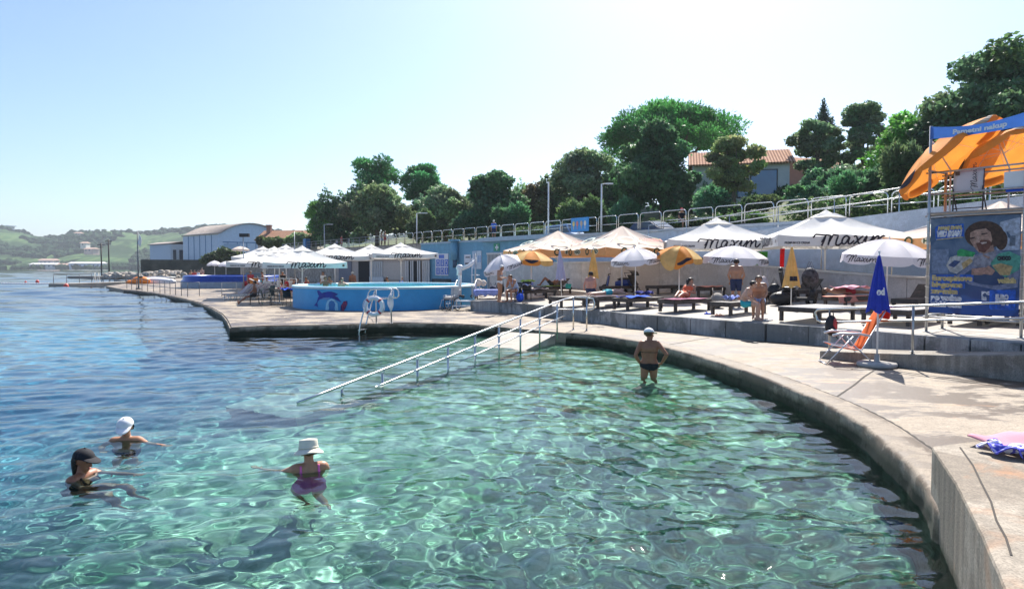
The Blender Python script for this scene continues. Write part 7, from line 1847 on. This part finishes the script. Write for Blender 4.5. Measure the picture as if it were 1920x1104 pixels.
# ================================================================= vehicles
def car(name, label, px, d, col, van=False, rz=0.0):
    s = RS(px, d); q = RL(s, d, 4.16); T = thing(name, label, 'van' if van else 'car', tuple(q), math.atan2(EU.y, EU.x) + rz)
    T.scale = (.78,) * 3 if van else (1, 1, 1)
    PT = M('car paint ' + name + str(col), col, .25, .03, 3, spec=.6); GL = M('car glass', (.03, .05, .07), .08, .1, 3, spec=.8); L, W = (5.2, 1.95) if van else (4.3, 1.75)
    prof = [(-L / 2, .35), (-L / 2, .95), (-L / 2 + .1, 2.1), (L / 2 - 1.6, 2.2), (L / 2 - .9, 1.25), (L / 2, 1.05), (L / 2, .35)] if van else [(-L / 2, .35), (-L / 2, .85), (-L / 2 + .5, .98), (-L / 2 + 1.05, 1.42), (.35, 1.45), (1.15, .98), (L / 2 - .1, .82), (L / 2, .6), (L / 2, .35)]
    mb = MB(); n_ = len(prof); vs = []
    for y in (-W / 2, W / 2):
        for x, z in prof: vs.append((x, y * (1 - .10 * max(0, z - .9)), z))
    mb.add(vs, [tuple(range(n_)), tuple(range(2 * n_ - 1, n_ - 1, -1))] + [(k, (k + 1) % n_, n_ + (k + 1) % n_, n_ + k) for k in range(n_)]); mb.build('body', PT, T, bevel=.05)
    for y in (-1, 1):
        mb = MB()
        if van:
            pts = [(L / 2 - 1.65, 2.02), (L / 2 - 1.05, 1.30), (L / 2 - 2.5, 1.30), (L / 2 - 2.5, 2.02)]; pts2 = [(-L / 2 + .4, 1.35), (L / 2 - 2.7, 1.35), (L / 2 - 2.7, 2.0), (-L / 2 + .4, 2.0)]
        else:
            pts = [(-.95, 1.02), (.95, 1.02), (.30, 1.37), (-.75, 1.37)]; pts2 = []
        for P in (pts, pts2):
            if P: mb.poly([(x, y * (W / 2 * (1 - .10 * max(0, z - .9)) + .008), z) for x, z in P])
        mb.build('side_window', GL, T)
    mb = MB(); x0, z0, x1, z1 = (L / 2 - 1.52, 2.08, L / 2 - .97, 1.36) if van else (.42, 1.40, 1.08, 1.02)
    mb.poly([(x0 + .03, -W * .40, z0 + .02), (x0 + .03, W * .40, z0 + .02), (x1 + .03, W * .44, z1 + .02), (x1 + .03, -W * .44, z1 + .02)]); mb.build('windscreen', GL, T, fixn=False)
    for x in (-L * .3, L * .31):
        for y in (-W / 2 + .1, W / 2 - .1):
            mb = MB(); wheel(mb, (x, y, .32), .24, (0, 1, 0), w=.17); w_ = mb.build('wheel', RUBBER, T); mb = MB(); mb.ball((x, y * 1.06, .32), (.18, .05, .18), 12, 6); mb.build('rim', ALU, w_)
    for y in (-W * .36, W * .36): mb = MB(); mb.ball((L / 2 - .03, y, .78), (.06, .17, .09), 10, 6); mb.build('headlight', M('lamp glass', (.7, .72, .75), .2), T)
car('parked_van', 'white blue van parked behind the railing above the left peach parasol', 1062, 3.6, (.30, .42, .62), True)
car('parked_car', 'dark blue car parked left of the red capped person', 1225, 3.8, (.015, .03, .09))
s = RS(1107, 1.0); q = RL(s, .45, 4.8); T = thing('advertising_board', 'bright blue ice cream advertising board fixed to the promenade railing', 'sign', tuple(q), math.atan2(EU.y, EU.x))
mb = MB(); mb.box((0, -.5, .65), (1.9, .05, 1.0)); mb.build('panel', M('ad blue', (.05, .30, .68), .4, .1), T)
for i, (c_, x) in enumerate([((.75, .6, .2), -.65), ((.7, .25, .2), -.25), ((.6, .45, .3), .2), ((.75, .7, .6), .6)]):
    mb = MB(); mb.ball((x, -.54, .72), (.13, .012, .2), 10, 8); mb.ball((x, -.54, .42), (.035, .012, .12), 8, 6); mb.build('print', M('ad print' + str(i), c_, .5), T)
bbx = RL(RS(576, .3), .3, 4.8); T = thing('blue_cabinet', 'blue metal cabinet at the left end of the promenade fence', 'cabinet', tuple(bbx), rzA); mb = MB(); mb.box((0, 0, .8), (1.1, .7, 1.6)); mb.build('body', M('cabinet blue', (.03, .16, .38), .5), T, bevel=.03); mb = MB(); mb.box((0, .36, .8), (.9, .02, 1.35)); mb.build('door', M('cabinet door blue', (.04, .2, .42), .5), T)

# ================================================================= houses on the slope
TILE = None
t = NT('clay roof tiles'); tc = t.n('ShaderNodeTexCoord'); wv = t.n('ShaderNodeTexWave'); wv.bands_direction = 'X'; wv.inputs['Scale'].default_value = 1.1; t.l(tc.outputs['Object'], wv.inputs['Vector']); nz = t.noise(1.6, 5, .7)
c = t.mix(t.ramp(wv.outputs['Fac'], [(.25, (0, 0, 0)), (.6, (1, 1, 1))]), (.22, .10, .06), t.ramp(nz, [(.3, (.50, .25, .15)), (.7, (.66, .42, .29))])); TILE = t.fin(t.pr(c, .9, spec=.1, normal=t.bump(wv.outputs['Fac'], .8, .1)))
def house(label, loc, rz, W, D, H, rh, wallc, wins, chim=None, over=.5, name='house'):
    T = thing(name, label, 'house', loc, rz); WM = M('render ' + str(wallc), wallc, .85, .08, 1.5)
    mb = MB(); mb.box((0, 0, H / 2), (W, D, H)); 
    mb.add([(-W / 2, -D / 2, H), (-W / 2, D / 2, H), (-W / 2, 0, H + rh), (W / 2, -D / 2, H), (W / 2, D / 2, H), (W / 2, 0, H + rh)], [(0, 1, 2), (3, 5, 4)]); mb.build('wall', WM, T)
    mb = MB(); o_ = over; dz = rh / (D / 2) * o_
    vs = [(-W / 2 - o_, -D / 2 - o_, H - dz + .05), (W / 2 + o_, -D / 2 - o_, H - dz + .05), (W / 2 + o_, 0, H + rh + .05), (-W / 2 - o_, 0, H + rh + .05), (W / 2 + o_, D / 2 + o_, H - dz + .05), (-W / 2 - o_, D / 2 + o_, H - dz + .05)]
    mb.add(vs, [(0, 1, 2, 3), (3, 2, 4, 5)]); rf = mb.build('roof', TILE, T, solid=.18)
    if chim: mb = MB(); mb.box((chim, -D * .12, H + rh + .2), (.7, .6, 1.5)); mb.box((chim, -D * .12, H + rh + 1.0), (.9, .8, .15)); mb.build('chimney', M('chimney render', (.36, .20, .15), .9), rf)
    for x, z, w_, h_ in wins:
        mb = MB(); mb.box((x, -D / 2 - .02, z), (w_, .10, h_)); wi = mb.build('window', M('window frame', (.05, .045, .045), .5), T); mb = MB(); mb.box((x, -D / 2 - .08, z), (w_ - .22, .02, h_ - .22)); mb.build('pane', M('blue window glass', (.05, .14, .28), .06, .1, 1, spec=.9), wi)
    return T
b = DP(1432, 362, 70); house('white villa with clay tile roof and large blue window among the trees', (b.x - 1.7, b.y + 3, b.z - 2.0), R(-14), 9.2, 8, 4.9, 1.7, (.62, .62, .60), [(2.2, 2.9, 2.6, 2.6), (.2, 2.4, 1.2, 2.0)], chim=-.6)
b = DP(1432, 362, 70); T = thing('balcony', 'thin metal balcony railing under the villa window', 'railing', (b.x + 1.5, b.y - 1.6, b.z - 2.0 + 1.2), R(-14)); mb = MB()
for z in (.0, .5, 1.0): mb.tube([(-3, 0, z), (5, 0, z)], .025, 6)
for i in range(9): mb.tube([(-3 + i, 0, -.1), (-3 + i, 0, 1.0)], .02, 6)
mb.build('railing_frame', GALV, T)
b = DP(528, 448, 118); house('low house with sunlit clay roof and two chimneys right of the hangar', (b.x + .3, b.y, b.z - 3.2), R(-8), 6.2, 6, 3.0, 1.5, (.50, .44, .38), [(-1.5, 1.8, 1.0, 1.2), (1.5, 1.8, 1.0, 1.2)], chim=-2.2, over=.4)
b = DP(572, 446, 125); house('house with a flat clay roof half behind the bright green pine', (b.x, b.y, b.z - 3), R(5), 5.5, 6, 3.0, 1.2, (.48, .42, .36), [(0, 2, 1.2, 1.2)])
b = DP(1520, 330, 85); house('roof of a red house showing behind the cypress', (b.x, b.y, b.z - 6), R(20), 8, 8, 6.4, 1.6, (.42, .22, .17), [(0, 3, 1.2, 1.4)])
b = DP(1015, 385, 100); house('brown tile roof glimpsed behind the olive coloured tree', (b.x, b.y, b.z - 6), R(-12), 9, 8, 5.5, 1.6, (.5, .42, .36), [(0, 3, 1.2, 1.4)])

# ================================================================= hangar on its embankment
hb = DP(352, 488, 165); hg = thing('hangar', 'pale blue metal hangar with a curved roof on the shore', 'hangar', (-64.2, 168.5, 3.6), R(50))
WBL = M('pale blue cladding', (.52, .62, .72), .5, .1, 2); WB2 = M('mid blue seams', (.10, .22, .38), .5)
gw, gl, gh, gr = 17.0, 18, 6.4, 2.9
def gz(x): return gh + gr * (1 - (2 * x / gw) ** 2)
mb = MB(); n_ = 20; xs = [-gw / 2 + gw * i / n_ for i in range(n_ + 1)]
vs = [(x, 0, 0) for x in xs] + [(x, 0, gz(x)) for x in xs]; mb.add(vs, [(i, i + 1, n_ + 2 + i, n_ + 1 + i) for i in range(n_)])
mb.add([(-gw / 2, 0, 0), (-gw / 2, gl, 0), (-gw / 2, gl, gh), (-gw / 2, 0, gh), (gw / 2, 0, 0), (gw / 2, gl, 0), (gw / 2, gl, gh), (gw / 2, 0, gh)], [(0, 1, 2, 3), (4, 7, 6, 5)]); mb.build('wall', WBL, hg, fixn=False)
mb = MB(); mb.grid(lambda u, v: (-gw / 2 - .4 + (gw + .8) * u, -.6 + (gl + .6) * v, gz(max(-gw / 2, min(gw / 2, -gw / 2 - .4 + (gw + .8) * u))) + .12), 20, 2); mb.build('roof', M('rusty roof sheet', (.36, .30, .25), .8, .3, 1.2), hg, fixn=False, solid=.2)
mb = MB()
for y in (3, 6, 9, 12, 15): mb.box((-gw / 2 - .03, y, gh / 2), (.1, .22, gh))
for x in (-6, -3.6, -1.2, 1.2, 3.6, 6): mb.box((x, -.04, 2.3), (.14, .1, 4.6))
mb.box((0, -.04, 4.7), (gw * .86, .1, .22)); mb.build('seam', WB2, hg)
mb = MB(); mb.box((-gw / 2 + 3.5, -.08, 2.2), (4, .08, 4.2)); mb.build('sliding_door', M('door pale blue', (.33, .45, .56), .5), hg)
an = thing('boat_shed', 'long white shed with columns beside the blue hangar on the shore', 'shed', (px_at(340, 186), 186, 3.6), R(50)); mb = MB(); mb.box((0, 4.6, 2.4), (7, 13, 4.8)); mb.build('wall', M('shed white', (.55, .60, .64), .7, .1), an); mb = MB(); mb.grid(lambda u, v: (-3.9 + 7.8 * u, -2.4 + 14 * v, 4.85 + .7 * math.sin(PI * u)), 8, 2); mb.build('roof', M('shed roof', (.42, .34, .29), .8, .2), an, solid=.15)
for x in (-2.6, -.8, 1.0, 2.8): mb = MB(); mb.box((x, -2.05, 2.0), (.9, .08, 2.6)); mb.build('window', M('shed dark window', (.04, .06, .09), .3), an)
for x in (-3.3, 0, 3.3): mb = MB(); mb.box((x, -2.4, 2.3), (.25, .25, 4.6)); mb.build('column', M('shed white', (.55, .60, .64), .7, .1), an)
mb = MB(); mb.box((px_at(415, 168), 172, 1.9), (36, 24, 4.2), R(22)); o = mb.build('embankment', M('dark embankment', (.06, .06, .045), .95, .5, .6)); tag(o, kind='structure')

# ================================================================= pier, flagpole, breakwater, buoys
pr0, pr1 = G(90, 534, .35), G(330, 527, .35)
pier = thing('bathing_pier', 'long low concrete pier with railing reaching into the bay', 'pier'); mb = MB()
mb.box((-52.4, 93, .1), (21, 2.6, .5), R(74)); mb.build('deck', concrete('pier concrete', (.46, .41, .34), (.34, .30, .25)), pier)
for i in range(12):
    q = Vector((-52.4, 93, 0)) + Quaternion((0, 0, 1), R(74)) @ Vector((-10 + i * 1.8, 1.1, 0)); mb = MB(); mb.tube([(q.x, q.y, .3), (q.x, q.y, 1.5)], .035, 6); mb.build('post', M('pier dark steel', (.10, .11, .13), .5), pier)
for z in (1.48, .95):
    a = Vector((-52.4, 93, 0)) + Quaternion((0, 0, 1), R(74)) @ Vector((-10, 1.1, 0)); b = Vector((-52.4, 93, 0)) + Quaternion((0, 0, 1), R(74)) @ Vector((9.8, 1.1, 0)); mb = MB(); mb.tube([(a.x, a.y, z), (b.x, b.y, z)], .028, 6); mb.build('rail', M('pier dark steel', (.10, .11, .13), .5), pier)
T = thing('swim_ladder', 'white ladder on the front of the far pier', 'ladder', (px_at(183, 88.5), 88.3, .3))
for x in (-.25, .25): mb = MB(); mb.tube([(x, -.3, -.6), (x, -.2, .5), (x, .1, 1.3), (x, .3, .1)], .04, 6); mb.build('side_rail', WHITEP, T)
rail('dark railing along the sea edge of the promenade by the flagpole', [G(238, 541.5), G(300, 549), G(352, 556.5), G(374, 555)], None, h=(1.0, .5), m=M('pier dark steel', (.10, .11, .13), .5), every=2.0)
fb = G(260, 542, .3); fp = thing('flagpole', 'tall flagpole with a white flag on the corner of the quay', 'flagpole', tuple(fb)); hh = zpix(433, fb.y) - .3
mb = MB(); mb.tube([(0, 0, 0), (0, 0, hh)], [.08, .05], 8); mb.cyl((0, 0, 0), .25, .12, 12); mb.build('pole', M('flagpole grey', (.16, .17, .18), .5), fp)
mb = MB(); mb.grid(lambda u, v: (.05 + .26 * u + .05 * math.sin(5 * v), .05 * math.sin(6 * u + 4 * v), hh - .15 - 1.05 * v - .35 * u), 6, 8); mb.build('flag', WHITEP, fp, fixn=False, solid=.01)
T = thing('inflatable_slide', 'orange inflatable water toy at the root of the pier', 'water toy', (px_at(264, 84), 84, .35), scale=.58); mb = MB(); mb.ball((0, 0, .5), (2.0, 1.2, 1.0), 16, 10); mb.ball((-2.3, 0, .2), (.9, .7, .5), 12, 8); mb.build('hull', M('inflatable orange', (.80, .22, .02), .5, .1), T); mb = MB(); mb.ball((.3, -.4, 1.3), (.5, .4, .35), 10, 8); mb.build('seat', BLACK, T)
T = thing('upturned_boat', 'white upturned boat lying right of the orange water toy', 'boat', (px_at(290, 86), 86, .35), R(10)); mb = MB(); mb.ball((0, 0, .1), (2.6, .8, .65), 16, 10); mb.build('hull', WHITEP, T); mb = MB(); mb.tube([(-2.5, 0, .72), (0, 0, .78), (2.5, 0, .72)], .05, 6); mb.build('keel', ALU, T)
for lab, px, Y, top in [('dark wooden mast with crossbar, left of a pair beyond the pier', 191, 150, 456), ('taller dark mast with crossbar, right of a pair beyond the pier', 205, 150, 449)]:
    T = thing('utility_pole', lab, 'pole', (px_at(px, Y), Y, .2)); h = zpix(top, Y) - .2; mb = MB(); mb.tube([(0, 0, 0), (0, 0, h)], .14, 8); mb.build('post', WOOD, T); mb = MB(); mb.box((0, 0, h - .4), (1.6, .12, .15)); mb.box((0, 0, h - .9), (1.0, .12, .12)); mb.build('crossarm', WOOD, T)
rr_ = random.Random(4); ROCK = M('pale boulders', (.42, .37, .31), .95, .35, .7, bump=.5, bscale=3); GRK = 'boulders of the breakwater'
bm_ = bmesh.new(); bmesh.ops.create_icosphere(bm_, subdivisions=2, radius=1)
for v in bm_.verts: v.co *= 1 + .28 * (rr_.random() - .5); v.co.z *= .75
rkm = bpy.data.meshes.new('boulder'); bm_.to_mesh(rkm); bm_.free(); rkm.materials.append(ROCK)
for i in range(190):
    q = rr_.random(); px = 196 + 150 * q; Y = 128 + rr_.random() * 9; o = bpy.data.objects.new('boulder', rkm); COL.objects.link(o); z = rr_.random() ** 1.5
    o.location = (px_at(px, Y), Y, .35 + 1.1 * z * (.5 + q * .6)); s_ = .28 + .36 * rr_.random(); o.scale = (s_ * 1.2, s_, s_); o.rotation_euler = (rr_.random() * .5, rr_.random() * .5, rr_.random() * 6)
    tag(o, 'pale boulder of the low breakwater beyond the orange water toy', 'boulder', GRK)
mb = MB(); mb.box((px_at(272, 134), 134, .1), (15.5, 9, .9)); mb.box((px_at(168, 140), 140, .25), (8, 1.6, .5)); tag(mb.build('breakwater_core', M('breakwater core', (.30, .26, .21), .95, .3)), kind='structure')
bu_ = None
fm = bpy.data.meshes.new('float'); bm_ = bmesh.new(); bmesh.ops.create_uvsphere(bm_, u_segments=10, v_segments=6, radius=.16); bm_.to_mesh(fm); bm_.free(); fm.materials.append(WHITEP)
for i in range(26):
    px = -40 + i * 5.2; o = bpy.data.objects.new('float', fm); COL.objects.link(o); Y = 98 - .25 * i; o.location = (px_at(px, Y), Y, .05); o.scale = (1.8, 1, 1)
    tag(o, 'small white float on the rope marking the bathing area', 'float', 'white floats of the bathing rope')
for lab, px, py, r in [('larger red buoy on the bathing rope at the left', 70, 530, .25), ('red buoy floating by the end of the pier', 124, 539, .28), ('tiny red buoy on the rope near the left edge', 48, 531, .16)]:
    q = G(px, py, 0); T = thing('buoy', lab, 'buoy', (q.x, q.y, .1)); mb = MB(); mb.ball((0, 0, .05), (r, r, r * 1.15), 12, 8); mb.build('float', M('buoy red', (.70, .10, .07), .45), T); mb = MB(); mb.tube([(0, 0, r), (0, 0, r + .12)], .03, 6); mb.build('ring', RUBBER, T)
# far shore buildings
for lab, px, py, W, H, c_, Y in [('long white shed on the far shore, left of two', 85, 502, 30, 7, (.6, .6, .6), 835), ('white works building with pink block on the far shore', 92, 497, 18, 10, (.62, .52, .46), 845), ('long pale low building on the far shore, middle', 128, 502, 34, 6, (.55, .54, .52), 835), ('large white shed on the far shore, nearest the breakwater', 165, 502, 38, 9, (.62, .66, .72), 835), ('pinkish farmhouse on the vineyard slope', 172, 472, 13, 6, (.52, .38, .32), 900), ('white farmhouse above the road on the slope', 160, 461, 7, 6, (.6, .57, .52), 930), ('small house high on the wooded ridge', 148, 441, 8, 5, (.5, .42, .36), 1090)]:
    H *= .6; b = DP(px, py, Y); T = thing('far_building', lab, 'building', (b.x, b.y, max(b.z, 0)), R(random.randint(-8, 8))); mb = MB(); mb.box((0, 0, H / 2 - 2), (W, 12, H + 4)); mb.build('wall', M('far wall' + str(c_), c_, .8, .05), T); mb = MB(); mb.add([(-W / 2 - 1, -7, H), (W / 2 + 1, -7, H), (W / 2 + 1, 7, H), (-W / 2 - 1, 7, H), (-W / 2, 0, H + 1.8), (W / 2, 0, H + 1.8)], [(0, 1, 5, 4), (2, 3, 4, 5), (1, 2, 5), (3, 0, 4), (0, 3, 2, 1)]); mb.build('roof', M('far roof', (.45, .30, .23), .9, .1) if 'shed' not in lab else M('far pale roof', (.58, .56, .54), .8, .1), T)
    mb = MB(); 
    for i in range(int(W // 5)): mb.box((-W / 2 + 3 + i * 5, -6.05, H * .5), (1.6, .1, 2.0))
    mb.build('window_row', M('far window', (.08, .10, .13), .4), T)
b = DP(5, 431, 1240); T = thing('far_hall', 'long flat grey hall on the hilltop at the left edge', 'building', (b.x, b.y, b.z), R(-10)); mb = MB(); mb.box((-10, 0, 2), (55, 15, 8)); mb.build('wall', M('hall wall', (.32, .35, .40), .7), T); mb = MB(); mb.box((-10, 0, 6.6), (60, 18, 1.4)); mb.build('roof', M('hall roof', (.40, .44, .50), .6), T)
# woods on the far hills: one mass nobody would count
def woods():
    rng = np.random.default_rng(8); nr, na, _ = HV.shape; V, Fc, C = [], [], []
    ico = bmesh.new(); bmesh.ops.create_icosphere(ico, subdivisions=1, radius=1); iv = np.array([v.co[:] for v in ico.verts]); fi = np.array([[v.index for v in f.verts] for f in ico.faces]); ico.free()
    cnt = 0; ci = np.linspace(0, na - 1, na)
    for _ in range(14000):
        i, j = rng.integers(1, int(nr * .74)), rng.integers(0, int(na * .72)); p = HV[i, j]
        dens = float(vnoise(np.array([p[0] * .012 + 3]), np.array([p[1] * .02 + 7]))[0]); ridge = i > nr * .66
        if dens < .575 and not ridge and not (i < 5 and rng.random() < .5): continue
        if ridge and rng.random() < .55: continue
        r = rng.uniform(2.2, 6.0) * (1.0 if not ridge else .7); jit = 1 + rng.normal(0, .16, (len(iv), 1))
        vv = iv * jit * np.array([r * rng.uniform(.9, 1.6), r, r * rng.uniform(.7, 1.1)]) + p + np.array([rng.normal(0, 2), rng.normal(0, 2), r * .35])
        V.append(vv); Fc.append(fi + cnt * len(iv)); k = rng.uniform(.7, 1.35); C.append(np.tile(np.array([[.026 * k, .055 * k, .026 * k]]), (len(iv), 1))); cnt += 1
    return fast_mesh('far_woods', np.concatenate(V), np.concatenate(Fc), np.concatenate(C))
t = NT('far wood'); at = t.n('ShaderNodeAttribute'); at.attribute_name = 'tone'; o = link('far_woods', woods(), t.fin(t.pr(at.outputs['Color'], .95, spec=.05))); tag(o, 'dark woods and hedges spread over the far hills', kind='stuff')
# ================================================================= thin summer haze over the bay
hz_ = MB().box((0, 800, 68), (3600, 1640, 152)); t = NT('haze')
pv = t.n('ShaderNodeVolumePrincipled'); pv.inputs['Color'].default_value = (.80, .88, .97, 1); pv.inputs['Density'].default_value = HAZE
pv.inputs['Anisotropy'].default_value = .2
t.l(pv.outputs[0], t.out.inputs['Volume'])
if HAZE > 0: tag(hz_.build('haze', t.m), 'thin pale summer haze lying over the whole bay', None, kind='stuff')
for o in RECEIVERS: o.cycles.is_caustics_receiver = True
